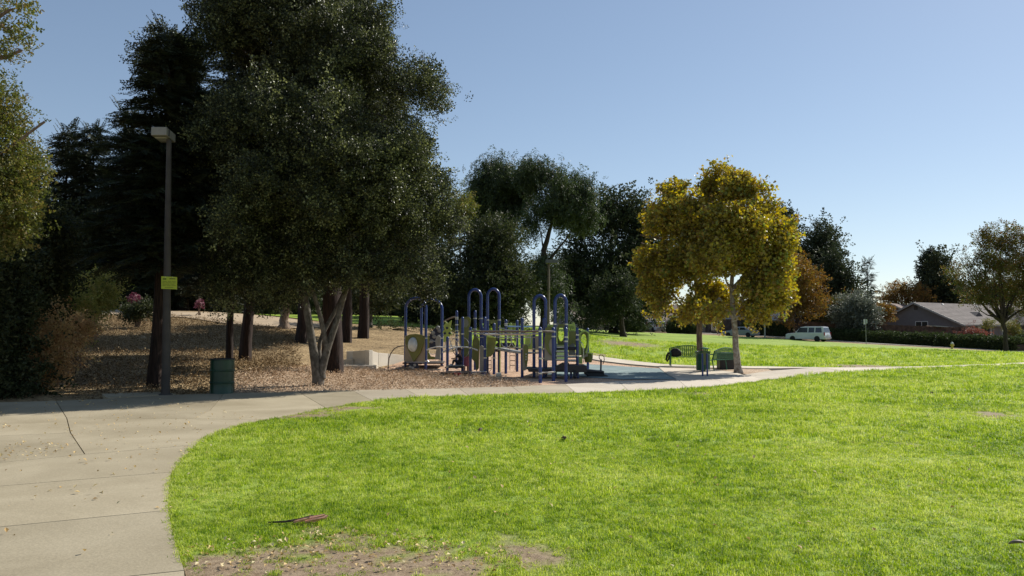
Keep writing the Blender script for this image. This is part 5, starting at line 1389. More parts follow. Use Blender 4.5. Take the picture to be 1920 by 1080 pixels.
panel('panel', [(1083.5, 682), (1083.5, 669), (1092, 668), (1092, 682)], 27.1, .04, M_lime, label='small lime cube panel')
rail('handrail', [at(1083, 634, 26.3), at(1089, 641, 26.3), at(1092.5, 646, 26.3), at(1094, 655, 26.3), at(1094, 680, 26.3)], .013, M_steel)
# deck and steps
deck(1040, 1082, 650, 26.6, 27.9, .10)
for i, v in enumerate((651, 658.5, 667, 674)):
    s_ = deck(1042, 1060, v, 26.45 - i * .28, 26.8 - i * .28, .04, name='step'); 
    a, b = X_(1042, 26.4 - i * .28), X_(1060, 26.4 - i * .28); MB().box(((a + b) / 2, 26.44 - i * .28, pz(v, 26.6 - i * .28) + .002), (b - a, .03, .05)).build('step_edge', M_nose, s_)
for i, v in enumerate((668, 675)):
    s_ = deck(1064, 1079, v, 26.4 - i * .3, 26.8 - i * .3, .05, name='step')
    a, b = X_(1064, 26.35 - i * .3), X_(1079, 26.35 - i * .3); MB().box(((a + b) / 2, 26.38 - i * .3, pz(v, 26.55 - i * .3) + .002), (b - a, .03, .05)).build('step_edge', M_nose, s_)
deck(1060, 1096, 684, 25.6, 26.9, .22, name='deck'); 
deck(990, 1060, 690, 26.2, 27.6, .10, name='deck')
rail('lower_rail', [at(1008, 699.5, 23.9), at(1037, 698, 24.4)], .03, M_brown)
m_ = MB(); m_.slab([at(1040, 688, 26), at(1056, 680, 26), at(1066, 680, 26), at(1066, 694, 26), at(1040, 694, 26)], (0, 1, 0), .5); m_.build('ramp', M_deck, play)
rail('support_leg', [at(1072, 692, 25.8), at(1077, 697, 25.6), at(1078, 708, 25.2)], .05, M_black)
panel('bench_slab', [(985, 692), (985, 688), (1006, 688), (1006, 692)], 27.5, .5, mat('pale teal plastic', (.16, .27, .24), .5))
for s in ((1078, 26.5), (1070, 26.2)): post(s[0], 684, s[1], .04)
# spring platform with steering loop
rocker = thing('rocking_platform', G(1112, 706), 'low black rocking platform with a looped handle at the right end of the playground', 'rocking platform')
Yr = G(1112, 706).y
MB().slab([at(1080, 693, Yr), at(1098, 692, Yr), at(1122, 694.5, Yr), at(1131, 695, Yr), at(1131, 698, Yr), at(1080, 696, Yr)], (0, 1, 0), .7).build('platform', M_deck, rocker, bevel=.02)
MB().slab([at(1096, 697, Yr), at(1131, 698, Yr), at(1131, 702, Yr), at(1138, 703, Yr), at(1138, 708, Yr), at(1104, 709, Yr), at(1101, 704, Yr), at(1096, 702, Yr)], (0, 1, 0), .6).build('base', M_black, rocker, bevel=.02)
MB().tube([at(1126.5, 696, Yr), at(1127, 674, Yr)], .032, 10).build('handle_post', M_navy, rocker, smooth=True)
MB().tube([at(u, v, Yr) for u, v in [(1126, 675), (1123.5, 671), (1123.5, 667), (1125.5, 665.5), (1130, 666), (1132.5, 669), (1133, 675), (1131.5, 680), (1130.5, 682)]], .014, 8).build('handle_loop', M_black, rocker, smooth=True)
# bent pipe climber beside the left tower
pc = thing('bent_pipe', G(728, 692), 'thin brown bent pipe arching from the chips to the left blue tower', 'climbing pipe')
Yp = G(728, 692).y
MB().tube([at(u, v, Yp + dy) for u, v, dy in [(728, 692.5, 0), (728, 683, 0), (729.5, 671, 0), (733, 662, -.1), (739, 654, -.3), (746, 650, -.5), (755, 648.5, -.8), (762, 649, -1.0)]], .024, 10).build('pipe', M_brown, pc, smooth=True)

# concrete kerbs round the play area
def kerb(label, pts, w, h, group=None, m=None, sink=.15):
    P = [G(u, v) for u, v in pts]; c = P[0].lerp(P[-1], .5); root = thing('kerb_wall', c, label, 'kerb', group)
    for i in range(len(P) - 1):
        a, b = P[i], P[i + 1]
        MB().bar((a.x, a.y, min(a.z, b.z) + (h - sink) / 2), (b.x, b.y, min(a.z, b.z) + (h - sink) / 2), w, h + sink).build('kerb_block', m or M_wall, root, bevel=.012)
    return root
kerb('low concrete kerb in front of the left blue tower', [(742, 691.5), (790, 692.5), (828, 694.5)], .12, .05)
MB_ = kerb('low concrete kerb with a square end block in front of the middle posts', [(868, 702.5), (900, 704.5), (930, 707.5)], .14, .06)
b_ = G(935, 709); MB().box((b_.x, b_.y, b_.z + .03), (.17, .3, .3)).build('end_block', M_wall, MB_, bevel=.015)

# stepped concrete retaining wall
g0 = Vector((X_(700, 34), 34.3, .0))
wall = thing('retaining_wall', g0, 'low stepped concrete retaining wall with angled faces left of the playground', 'wall')
def wseg(u0, Y0, u1, Y1, vtop, th=.22, v2=None):
    a = Vector((X_(u0, Y0), Y0, 0)); b = Vector((X_(u1, Y1), Y1, 0)); za = pz(vtop, Y0); zb = pz(v2 or vtop, Y1)
    d = (b - a).normalized(); nn = Vector((d.y, -d.x, 0)) * -th
    lo = -.3
    V = [a + Vector((0, 0, lo)), b + Vector((0, 0, lo)), b + Vector((0, 0, zb)), a + Vector((0, 0, za))]
    V2 = [p + nn for p in V]
    MB().add(V + V2, [(0, 1, 2, 3), (7, 6, 5, 4), (0, 4, 5, 1), (1, 5, 6, 2), (2, 6, 7, 3), (3, 7, 4, 0)]).build('wall_panel', M_wall, wall, bevel=.012)
wseg(663, 32.4, 693.3, 31.9, 658.5, v2=656.5); wseg(693.7, 31.9, 711, 32.6, 656.5, v2=661.5); wseg(711.3, 32.6, 729, 33.3, 661.5, v2=663); wseg(729.3, 33.3, 758, 34.2, 663, v2=666)
wseg(651, 34.0, 662.8, 32.6, 658.5); wseg(612, 32.9, 662.6, 32.3, 676, .2, v2=673)
wseg(638, 30.9, 707, 31.3, 684.5, .14, v2=685)
wseg(707.3, 31.4, 711, 32.4, 684, .14)
# far low kerb at the bank (dirt path border)
kerb('pale kerb along the crest of the bank left of the redwood trunks', [(190, 583.5), (245, 583), (318, 583.5)], .3, .10, m=M_curb)

# ---------------------------------------------------------------- lamp post, sign, barrel, bins, benches
gl = G(310, 742); Yl = gl.y
lamp = thing('lamp_post', gl, 'tall slim grey lamp post with a box lamp beside the path at the left', 'lamp post')
M_pole = mat('weathered grey pole', (.052, .044, .036), .75, var=.25, vscale=3, bump=.2)
tp_ = at(317.0, 262, Yl + .02)
MB().tube([gl - Vector((0, 0, .2)), gl + Vector((0, 0, 1.0)), gl.lerp(tp_, .6), tp_], [.105, .098, .078, .058], 14).build('pole', M_pole, lamp, smooth=True)
MB().lathe(gl, [(.17, -.05), (.17, .03), (.12, .06)], 14).build('base_plate', M_pole, lamp)
hz = at(312, 253, Yl).z
hd = Vector((tp_.x - .02, Yl, hz)); RZ = R(-62)
# box lamp: long side faces the left front, lit end to the right
M_head = mat('lamp housing', (.26, .24, .20), .55, var=.1, vscale=5)
bx = MB()
A_ = Vector((-.37, -.02, 0)); ctr = hd + Vector((-.10, .05, .13))
ex = Vector((1, .0, 0)); ey = Vector((.42, .91, 0)).normalized()
P0 = at(283, 253.5, Yl - .3); P1 = at(312, 253, Yl - .3); 
ln = (P1 - P0).length; back_v = Vector((-.10, .74, 0))
vv = [P0, P1, P1 + back_v, P0 + back_v]
vv = [Vector((p.x, p.y, P0.z)) for p in vv]
bx.add(vv + [p + Vector((0, 0, .205)) for p in vv], [(3, 2, 1, 0), (4, 5, 6, 7), (0, 1, 5, 4), (1, 2, 6, 5), (2, 3, 7, 6), (3, 0, 4, 7)])
bx.build('lamp_head', M_head, lamp, bevel=.012)
c_ = sum(vv, Vector()) / 4; MB().box(c_ - Vector((0, 0, .006)), (.26, .34, .02)).build('lens', mat('lamp lens', (.5, .5, .45), .2, spec=.6), lamp)
MB().box(vv[1].lerp(vv[2], .25) + Vector((.004, 0, .1)), (.02, .05, .16), M=Matrix.Rotation(math.atan2(back_v.y, back_v.x), 3, 'Z') @ Matrix.Rotation(R(90), 3, 'Z')).build('latch', M_black, lamp)
# yellow sign strapped to the pole
sg = thing('yellow_sign', at(317, 530, Yl - .1), 'fluorescent yellow notice board strapped to the lamp post', 'sign')
Ys = Yl - .115; M_sign = mat('fluorescent yellow sheet', (.42, .50, .03), .5, var=.04, vscale=3)
tl, tr_, brr, bl = at(302.5, 518, Ys), at(332, 519.5, Ys), at(332, 542.5, Ys), at(302.5, 541.5, Ys)
MB().slab([tl, tr_, brr, bl], (0, 1, 0), .006).build('sign_sheet', M_sign, sg)
M_ink = mat('faded sign print', (.11, .14, .012), .6)
Yi = Ys - .006
def pr(u0, v0, u1, v1, m=M_ink): MB().slab([at(u0, v0, Yi), at(u1, v0 + .05, Yi), at(u1, v1 + .05, Yi), at(u0, v1, Yi)], (0, 1, 0), .003).build('print', m, sg)
for a in [(305.0, 521.6, 311.8, 524.4), (317.6, 521.8, 328.8, 523.6)]: pr(*a)
M_ink2 = mat('pale sign print', (.22, .27, .02), .6)
for k, (v, segs) in enumerate([(527, [(304.8, 313), (314.5, 321), (322.5, 329.5)]), (529.6, [(304.8, 309), (310.5, 322), (323.5, 329)]), (532.2, [(304.8, 318), (319.5, 327)]), (534.8, [(304.8, 311), (312.5, 320), (321.5, 329.5)]), (538.4, [(309, 325)])]):
    for a, b in segs: pr(a, v, b, v + 1.3, M_ink2)
for u in (310, 324): MB().lathe(at(u, 519.6, Ys - .004), [(.008, -.003), (.008, .006)], 8, Vector((0, -1, 0)).to_track_quat('Z', 'Y').to_matrix()).build('bolt', M_steel, sg)

gb = G(416, 739)
barrel = thing('barrel_bin', gb, 'dark green oil drum litter bin standing on the mulch by the path', 'litter bin')
M_drum = mat('green drum paint', (.004, .036, .018), .38, var=.25, vscale=3, spec=.5)
prof = [(.285, 0), (.297, .015), (.297, .03), (.29, .045), (.29, .27), (.303, .285), (.303, .305), (.29, .32), (.29, .57), (.303, .585), (.303, .605), (.29, .62), (.29, .86)]
MB().lathe(gb, prof, 32).build('drum', M_drum, barrel, smooth=True)
MB().ring(gb + Vector((0, 0, .868)), .288, .013, (0, 0, 1), 32, 8).build('rim', M_drum, barrel, smooth=True)
m_ = MB(); m_.lathe(gb + Vector((0, 0, .868)), [(.30, 0), (.30, .018), (.27, .03)], 32); m_.build('lid_rim', M_black, barrel, smooth=True)

# slatted bin and sign stand by the benches
gt = G(1318.5, 697.5)
tb = thing('slatted_bin', gt + Vector((0, 0, .03)), 'round green slatted litter bin behind the blue posted sign', 'litter bin')
M_green = mat('green coated steel', (.012, .09, .04), .38, var=.15, vscale=8)
r_ = 12.5 / F * gt.y; zb, zt_ = .06, pz(660.5, gt.y) - gt.z
c0 = gt + Vector((0, 0, .03))
for i in range(30):
    g = 2 * math.pi * i / 30; a = c0 + Vector((math.cos(g) * r_, math.sin(g) * r_, zb)); b = c0 + Vector((math.cos(g) * r_, math.sin(g) * r_, zt_ - .1)); cc_ = c0 + Vector((math.cos(g) * r_ * 1.14, math.sin(g) * r_ * 1.14, zt_))
    t_ = Vector((-math.sin(g), math.cos(g), 0)); m_ = MB(); m_.bar(a, b, .006, .028, up=t_); m_.bar(b, cc_, .006, .028, up=t_); m_.build('slat', M_green, tb)
for z, rr in ((zb + .02, r_ * 1.02), (zt_ * .5, r_ * .985), (zt_ - .12, r_ * 1.02), (zt_, r_ * 1.14)): MB().ring(c0 + Vector((0, 0, z)), rr, .011, (0, 0, 1), 32, 6).build('band', M_green, tb, smooth=True)
MB().lathe(c0, [(r_ * .88, .07), (r_ * .9, zt_ - .08)], 24).build('liner', M_black, tb, smooth=True)
MB().lathe(c0, [(.10, 0), (.10, .07)], 12).build('foot', M_green, tb)
ld = MB(); ld.lathe(c0 + Vector((.06, 0, 0)), [(r_ * .75, zt_ + .10), (r_ * .72, zt_ + .125), (r_ * .4, zt_ + .15), (.02, zt_ + .16)], 24); ld.build('lid', M_green, tb, smooth=True)
for g in (0.6, 2.7, 4.6): MB().tube([c0 + Vector((math.cos(g) * r_, math.sin(g) * r_, zt_)), c0 + Vector((math.cos(g) * r_ * .7 + .06, math.sin(g) * r_ * .7, zt_ + .11))], .01, 6).build('lid_arm', M_green, tb)
gs = G(1319.5, 706.5); Yg = gs.y
st = thing('sign_stand', gs, 'narrow sign on two dark blue posts in front of the slatted bin', 'sign')
for u in (1315.3, 1324): 
    x = X_(u, Yg); MB().tube([(x, Yg, tz(x, Yg) - .05), (x, Yg, pz(663, Yg))], .032, 10).build('post', M_blue, st, smooth=True)
MB().slab([at(1316.5, 664, Yg), at(1317.5, 659, Yg), at(1322, 659, Yg), at(1323.5, 664, Yg), at(1323.5, 684, Yg), at(1316.5, 684, Yg)], (0, 1, 0), .02).build('sign_board', mat('olive sign board', (.12, .13, .03), .5, var=.2, vscale=6), st, bevel=.004)

M_bench = mat('green bench coating', (.010, .105, .045), .38, var=.15, vscale=6)
def bench(label, loc, rz, L_=1.75):
    root = thing('bench', loc, label, 'bench', 'green metal benches by the playground', rz)
    bw = lambda m_, n_, mt, par=root, **k: m_.build(n_, mt, par, world=False, **k)
    n = 15
    # seat and arched back of flat straps with slots between
    m_ = MB()
    for i in range(9):
        y = -.02 - .42 * i / 8; z = .44 - .02 * math.sin(math.pi * i / 8); m_.bar((-L_ / 2, y, z), (L_ / 2, y, z), .036, .006)
    for i in range(19): x = -L_ / 2 + L_ * i / 18; m_.bar((x, -.02, .436), (x, -.44, .436), .02, .005)
    o = bw(m_, 'seat', M_bench); 
    m_ = MB()
    top_ = lambda x: .80 + .12 * math.cos(x / (L_ / 2) * math.pi / 2)
    for i in range(19):
        x = -L_ / 2 + L_ * i / 18; m_.bar((x, .0, .47), (x, .12, top_(x)), .028, .005)
    for k in range(9):
        t = k / 8
        for i in range(n):
            x0 = -L_ / 2 + L_ * i / n; x1 = -L_ / 2 + L_ * (i + 1) / n
            m_.bar((x0, .12 * t, .47 + (top_(x0) - .47) * t), (x1, .12 * t, .47 + (top_(x1) - .47) * t), .006, .028)
    bw(m_, 'backrest', M_bench)
    pts = [(-L_ / 2, 0, .45)] + [(-L_ / 2 + L_ * i / n, .12, top_(-L_ / 2 + L_ * i / n)) for i in range(n + 1)] + [(L_ / 2, 0, .45)]
    bw(MB().tube(pts, .022, 8), 'back_frame', M_bench, smooth=True)
    for s in (-1, 1):
        x = s * L_ / 2
        bw(MB().tube([(x, -.40, 0), (x, -.44, .3), (x, -.46, .44), (x, -.44, .62), (x, -.3, .67), (x, .04, .66)], .022, 8), 'armrest', M_bench, smooth=True)
        bw(MB().tube([(x, .10, 0), (x, .03, .25), (x, 0, .45), (x, .12, top_(x))], .024, 8), 'leg', M_bench, smooth=True)
        bw(MB().box((x, .10, .01), (.12, .12, .02)), 'foot', M_bench)
    return root
b1 = G(1295, 688)
bench('left green metal bench with an arched back and a dark bag on its arm', b1 + Vector((-.05, .1, .0)), R(-6), 1.62)
b2 = G(1356, 695.5)
bench('right green metal bench seen from behind with its seat to the left', b2 + Vector((.02, .0, .0)), R(-146), 1.3)
# dark bag hung over the left bench's end
bgp = b1 + Vector((-.78, .0, 0)); bag = thing('bag', bgp + Vector((0, 0, .45)), 'black jacket or bag slung over the left end of the left bench', 'bag')
M_bag = mat('black cloth', (.012, .012, .014), .8, var=.4, vscale=12)
m_ = MB(); V = []; Fc = []
rows = [(.00, .24, .05), (.10, .26, .10), (.20, .27, .11), (.28, .22, .11), (.35, .13, .08), (.38, .04, .04)]
for z, w_, d_ in rows:
    for j in range(14):
        g = 2 * math.pi * j / 14; k = 1 + .13 * math.sin(j * 2.3 + z * 20); V.append(bgp + Vector((.10 + math.cos(g) * w_ * k * (.9 if math.cos(g) < 0 else 1.05), -.12 + math.sin(g) * d_ * k, .44 + z + .02 * math.sin(j * 3 + z * 9))))
for i in range(len(rows) - 1):
    for j in range(14): q_ = (j + 1) % 14; Fc.append((i * 14 + j, i * 14 + q_, (i + 1) * 14 + q_, (i + 1) * 14 + j))
Fc.append(tuple(range(13, -1, -1))); Fc.append(tuple(range(5 * 14, 6 * 14)))
o = m_.add(V, Fc).build('bag_body', M_bag, bag, smooth=True); sb = o.modifiers.new('s', 'SUBSURF'); sb.levels = sb.render_levels = 1
MB().tube([bgp + Vector(v) for v in [(-.18, -.12, .62), (-.27, -.14, .48), (-.30, -.15, .32), (-.26, -.15, .24), (-.2, -.14, .34), (-.16, -.13, .5)]], [.05, .05, .045, .03, .035, .04], 8).build('sleeve', M_bag, bag, smooth=True)
# dark bin behind the right bench
gk_ = G(1362, 692); kb = thing('black_bin', gk_, 'square dark bin with a flat top behind the right bench', 'litter bin')
w_ = 30 / F * gk_.y; hb = pz(664, gk_.y) - gk_.z
MB().box(gk_ + Vector((0, 0, hb * .5)), (w_, w_ * .85, hb)).build('bin_body', mat('near black plastic', (.02, .017, .018), .5, var=.3, vscale=7), kb, bevel=.03)
MB().box(gk_ + Vector((-.04, 0, hb + .035)), (w_ * 1.12, w_ * .95, .05)).build('bin_lid', mat('dark green lid', (.015, .04, .022), .5), kb, bevel=.015)
for i in range(3): MB().box(gk_ + Vector((0, -w_ * .43, hb * (.25 + .25 * i))), (w_ * .9, .012, .02)).build('rib', M_black, kb)

# small things up on the bank
gg = G(187, 588)
tb2 = thing('teal_drum', gg, 'small weathered teal drum on the crest of the bank', 'litter bin')
MB().lathe(gg, [(.26, 0), (.27, .3), (.28, .31), (.27, .32), (.27, .6), (.28, .61), (.27, .62), (.27, .92)], 20).build('drum', mat('faded teal paint', (.10, .19, .17), .6, var=.3, vscale=4), tb2, smooth=True)
MB().ring(gg + Vector((0, 0, .92)), .27, .012, (0, 0, 1), 20, 6).build('rim', M_steel, tb2)
gg = G(226, 584); bo = thing('bollard', gg, 'thin grey bollard on the crest of the bank', 'bollard')
MB().lathe(gg, [(.06, -.05), (.06, .42), (.045, .46), (.01, .47)], 12).build('bollard_shaft', mat('grey concrete', (.25, .24, .22), .8), bo, smooth=True)
gg = G(528, 612); fo_ = thing('drinking_fountain', gg, 'small grey drinking fountain beside the slim trunk on the sandy path', 'fountain')
MB().lathe(gg, [(.12, 0), (.09, .1), (.08, .75), (.16, .85), (.18, .92), (.15, .94)], 14).build('fountain_body', mat('grey stone', (.30, .30, .28), .7), fo_, smooth=True)
# slim separate trunks in front of the upper lawn
def stump(label, u, v, vt, r, bk, hwid):
    b = G(u, v); t_ = at(u + 3, vt, b.y)
    root = thing('slim_tree', b, label, 'tree')
    trunk_mb([b, b.lerp(t_, .5), t_], [r, r * .85, r * .6]).build('trunk', bk, root, smooth=True)
    P, D, cc = crown_points(px_lobes(b.y, [(u + 3, vt - 25, hwid, 35, 0), (u + hwid * .5, vt - 45, hwid * .8, 35, 0)]), 50, 14, .5, 2.2)
    scatter('crown', P, euler_x(D, rng.uniform(0, 6.28, len(P))), rng.uniform(.8, 1.3, len(P)), S_mid[1], S_mid[0], root)
stump('slim grey trunked tree beside the fountain on the sandy path', 533, 614, 560, .28, B_tan, 45)
stump('grey trunked tree standing in the upper lawn right of the redwood pair', 692, 612, 565, .22, B_grey, 45)
# tall lamp behind the playground
gg = W(1027, 62); l2 = thing('lamp_post', gg, 'distant tall lamp post with a flat box head rising behind the play structure', 'lamp post')
t2 = at(1029, 493, 62); MB().tube([gg - Vector((0, 0, .2)), t2], [.16, .09], 12).build('pole', mat('brown pole', (.15, .115, .09), .7), l2, smooth=True)
MB().box(t2 + Vector((.25, 0, .1)), (.95, .6, .28)).build('lamp_head', mat('dark lamp housing', (.10, .10, .10), .5), l2, bevel=.02)

# ---------------------------------------------------------------- children playing
M_skin = mat('skin', (.36, .20, .13), .5); M_hair = mat('brown hair', (.05, .025, .015), .6, var=.3, vscale=20)
def figure(name, label, base, joints, edges, rad, m, clothes=(), head=None, hairr=None):
    root = thing(name, base, label, 'person')
    me = bpy.data.meshes.new('body'); me.from_pydata([Vector(j) for j in joints], edges, []); me.materials.append(m)
    o = link('body', me, root); sk = o.modifiers.new('skin', 'SKIN'); sk.use_smooth_shade = True
    for i, r in enumerate(rad): me.skin_vertices[0].data[i].radius = (r, r)
    me.skin_vertices[0].data[0].use_root = True
    ss = o.modifiers.new('sub', 'SUBSURF'); ss.levels = ss.render_levels = 2
    for nm, js, es, rr, mm in clothes:
        me = bpy.data.meshes.new(nm); me.from_pydata([Vector(j) for j in js], es, []); me.materials.append(mm)
        c_ = link(nm, me, root); sk = c_.modifiers.new('skin', 'SKIN'); sk.use_smooth_shade = True
        for i, r in enumerate(rr): me.skin_vertices[0].data[i].radius = (r, r)
        me.skin_vertices[0].data[0].use_root = True
        ss = c_.modifiers.new('sub', 'SUBSURF'); ss.levels = ss.render_levels = 2
    if hairr:
        hc, r = hairr; h = MB(); h.lathe((0, 0, 0), [(r * math.cos(a), r * 1.05 * math.sin(a)) for a in [(-.2 + 1.75 * i / 7) for i in range(8)]], 16)
        h.V = [Vector((v.x * 1.0, v.y * 1.08, v.z)) + Vector(hc) for v in h.V]; o2 = h.build('hair', M_hair, root, smooth=True, world=False)
    return root
# seated child on the lower deck, facing left, dark top, white shoes
cb_ = at(862, 685.5, 29.6)
J = [(.02, 0, .10), (.03, 0, .28), (.02, 0, .40), (.0, 0, .47), (-.01, 0, .52), (-.02, 0, .62), (-.02, 0, .70),
     (-.02, -.12, .42), (-.14, -.15, .30), (-.26, -.10, .26), (-.33, -.09, .27), (-.02, .12, .42), (-.14, .15, .30), (-.26, .10, .26), (-.33, .09, .27),
     (-.02, -.08, .10), (-.22, -.09, .22), (-.27, -.09, .05), (-.36, -.09, .02), (-.02, .08, .10), (-.22, .09, .22), (-.27, .09, .05), (-.36, .09, .02)]
Eg = [(0, 1), (1, 2), (2, 3), (3, 4), (4, 5), (5, 6), (2, 7), (7, 8), (8, 9), (9, 10), (2, 11), (11, 12), (12, 13), (13, 14), (0, 15), (15, 16), (16, 17), (17, 18), (0, 19), (19, 20), (20, 21), (21, 22)]
Rd = [.09, .085, .075, .035, .05, .085, .05, .035, .028, .02, .015, .035, .028, .02, .015, .06, .045, .035, .025, .06, .045, .035, .025]
M_dk = mat('dark navy cotton', (.02, .022, .035), .8, var=.2); M_pk = mat('dusty pink cotton', (.45, .13, .17), .8, var=.15); M_shoe = mat('white shoe', (.7, .68, .64), .6)
figure('person', 'child with brown hair in dark clothes and white shoes sitting on the low deck', cb_, J, Eg, Rd, M_skin,
       clothes=[('shirt', [J[0], J[1], J[2], J[7], J[8], J[11], J[12]], [(0, 1), (1, 2), (2, 3), (3, 4), (2, 5), (5, 6)], [.10, .10, .085, .048, .042, .048, .042], M_dk),
                ('trousers', [J[0], J[15], J[16], (-.26, -.09, .09), J[19], J[20], (-.26, .09, .09)], [(0, 1), (1, 2), (2, 3), (0, 4), (4, 5), (5, 6)], [.105, .07, .058, .045, .07, .058, .045], M_dk),
                ('shoe', [(-.26, -.09, .04), (-.38, -.09, .03)], [(0, 1)], [.035, .032], M_shoe), ('shoe', [(-.26, .09, .04), (-.38, .09, .03)], [(0, 1)], [.035, .032], M_shoe)], hairr=((.01, 0, .615), .105))
# standing child in pink behind the posts
J2 = [(0, 0, .40), (0, 0, .55), (0, 0, .68), (0, 0, .76), (0, 0, .80), (-.01, 0, .88), (0, 0, .96),
      (.11, 0, .68), (.15, -.03, .54), (.13, -.10, .44), (.12, -.13, .41), (-.11, 0, .68), (-.15, -.03, .54), (-.13, -.10, .44), (-.12, -.13, .41),
      (.06, 0, .38), (.065, -.01, .21), (.065, .01, .05), (.065, -.08, .025), (-.06, 0, .38), (-.065, -.01, .21), (-.065, .01, .05), (-.065, -.08, .025)]
pb = Vector((X_(874.5, 30.3), 30.3, 0)); pb.z = tz(pb.x, pb.y)
figure('person', 'small child in pink clothes standing between the blue posts', pb, J2, Eg, Rd, M_skin,
       clothes=[('dress', [J2[0], J2[1], J2[2], J2[7], J2[8], J2[11], J2[12], (0, 0, .24)], [(0, 1), (1, 2), (2, 3), (3, 4), (2, 5), (5, 6), (0, 7)], [.12, .10, .085, .048, .042, .048, .042, .15], M_pk),
                ('shoe', [(.065, .02, .035), (.065, -.09, .03)], [(0, 1)], [.035, .032], M_shoe), ('shoe', [(-.065, .02, .035), (-.065, -.09, .03)], [(0, 1)], [.035, .032], M_shoe)], hairr=((0, .01, .885), .103))
gg = Vector((X_(859, 28.0), 28.0, 0)); gg.z = tz(gg.x, gg.y)
bk_ = thing('toy_bucket', gg, 'small bright red toy lying on the chips under the low deck', 'toy')
MB().lathe(gg + Vector((0, 0, .0)), [(.07, 0), (.10, .02), (.13, .10), (.12, .105)], 16).build('bucket', mat('red plastic', (.55, .02, .05), .4), bk_, smooth=True)
MB().ring(gg + Vector((0, 0, .10)), .125, .008, (.3, 1, 0), 14, 5, arc=(0, math.pi)).build('handle', M_white, bk_)

# ---------------------------------------------------------------- things lying on the lawn
def debris(name, label, cat, u, v, fn, m, group=None):
    g = G(u, v) + Vector((0, 0, .03)); root = thing(name, g, label, cat, group); fn(g, root, m); return root
def bark_strip(g, root, m):
    k = 9
    for q_, (dx, dy, L2, ang, w2) in enumerate([(0.05, .02, .20, .35, .020), (.09, -.03, .17, .15, .018), (-.02, -.05, .13, .05, .012), (.12, .0, .12, .5, .012)]):
        V = []; 
        for i in range(k):
            t = i / (k - 1); x = (t - .5) * L2; w3 = w2 * math.sin(math.pi * (.12 + .8 * t)); z = .012 + .03 * t
            for s, zz in ((-1, .010), (0, 0), (1, .012)): V.append(g + Vector((dx + x * math.cos(ang) - s * w3 * math.sin(ang) * .4, dy + x * math.sin(ang) * 1.2 + s * w3, z + zz * 1.6)))
        Fc = []
        for i in range(k - 1):
            for j in range(2): a = i * 3 + j; Fc.append((a, a + 1, a + 4, a + 3))
        o = MB().add(V, Fc).build('bark_piece', m, root); s_ = o.modifiers.new('t', 'SOLIDIFY'); s_.thickness = .006
    MB().tube([g + Vector((-.30, -.02, .012)), g + Vector((-.16, -.03, .02)), g + Vector((-.05, 0, .03)), g + Vector((.05, .05, .05))], [.006, .010, .012, .008], 6).build('twig', B_dark, root)
debris('fallen_bark', 'curled reddish strip of fallen bark lying at the edge of the bare patch', 'bark strip', 573, 988, bark_strip, mat('reddish inner bark', (.62, .34, .22), .75, var=.3, vscale=30))
def cone(g, root, m):
    V = MB(); V.lathe((0, 0, 0), [(.006, -.045), (.022, -.03), (.032, 0), (.026, .03), (.008, .05)], 10)
    for i, v in enumerate(V.V): V.V[i] = v * (1 + .18 * ((i * 7) % 3 - 1)) 
    M_ = Euler((R(75), .2, R(60 * (g.x % 3)))).to_matrix(); V.V = [g + Vector((0, 0, .03)) + M_ @ v * .9 for v in V.V]; V.build('cone_scales', m, root)
M_cone = mat('brown cone scales', (.10, .06, .04), .8, var=.5, vscale=60)
for lab, u, v in [('brown cone on the lawn below the middle of the playground', 900, 813), ('dark cone in the lawn at the right, left of the dark turf scar', 1747, 741), ('dark cone near the right edge just below the path', 1909, 711), ('reddish cone in the middle of the lawn', 1057, 829)]:
    debris('pine_cone', lab, 'pine cone', u, v, cone, M_cone)
def curl(g, root, m):
    V = []; Fc = []
    for i in range(7):
        a = i / 6 * 2.6 - .3
        for j in range(4): t = j / 3; w5 = math.sin(math.pi * (.12 + .76 * t)); V.append(g + Vector((-.045 + .09 * t, -.02 + .03 * math.cos(a) * w5 - .02 * t, .028 + .026 * math.sin(a) * w5 + .012 * t)))
    for i in range(6):
        for j in range(3): a = i * 4 + j; Fc.append((a, a + 1, a + 5, a + 4))
    o = MB().add(V, Fc).build('leaf_blade', m, root, smooth=True); s_ = o.modifiers.new('t', 'SOLIDIFY'); s_.thickness = .003
debris('curled_leaf', 'curled dry brown leaf in the grass at the lower right corner', 'leaf', 1902, 1034, curl, mat('dry brown leaf', (.24, .18, .13), .6, var=.6, vscale=20))
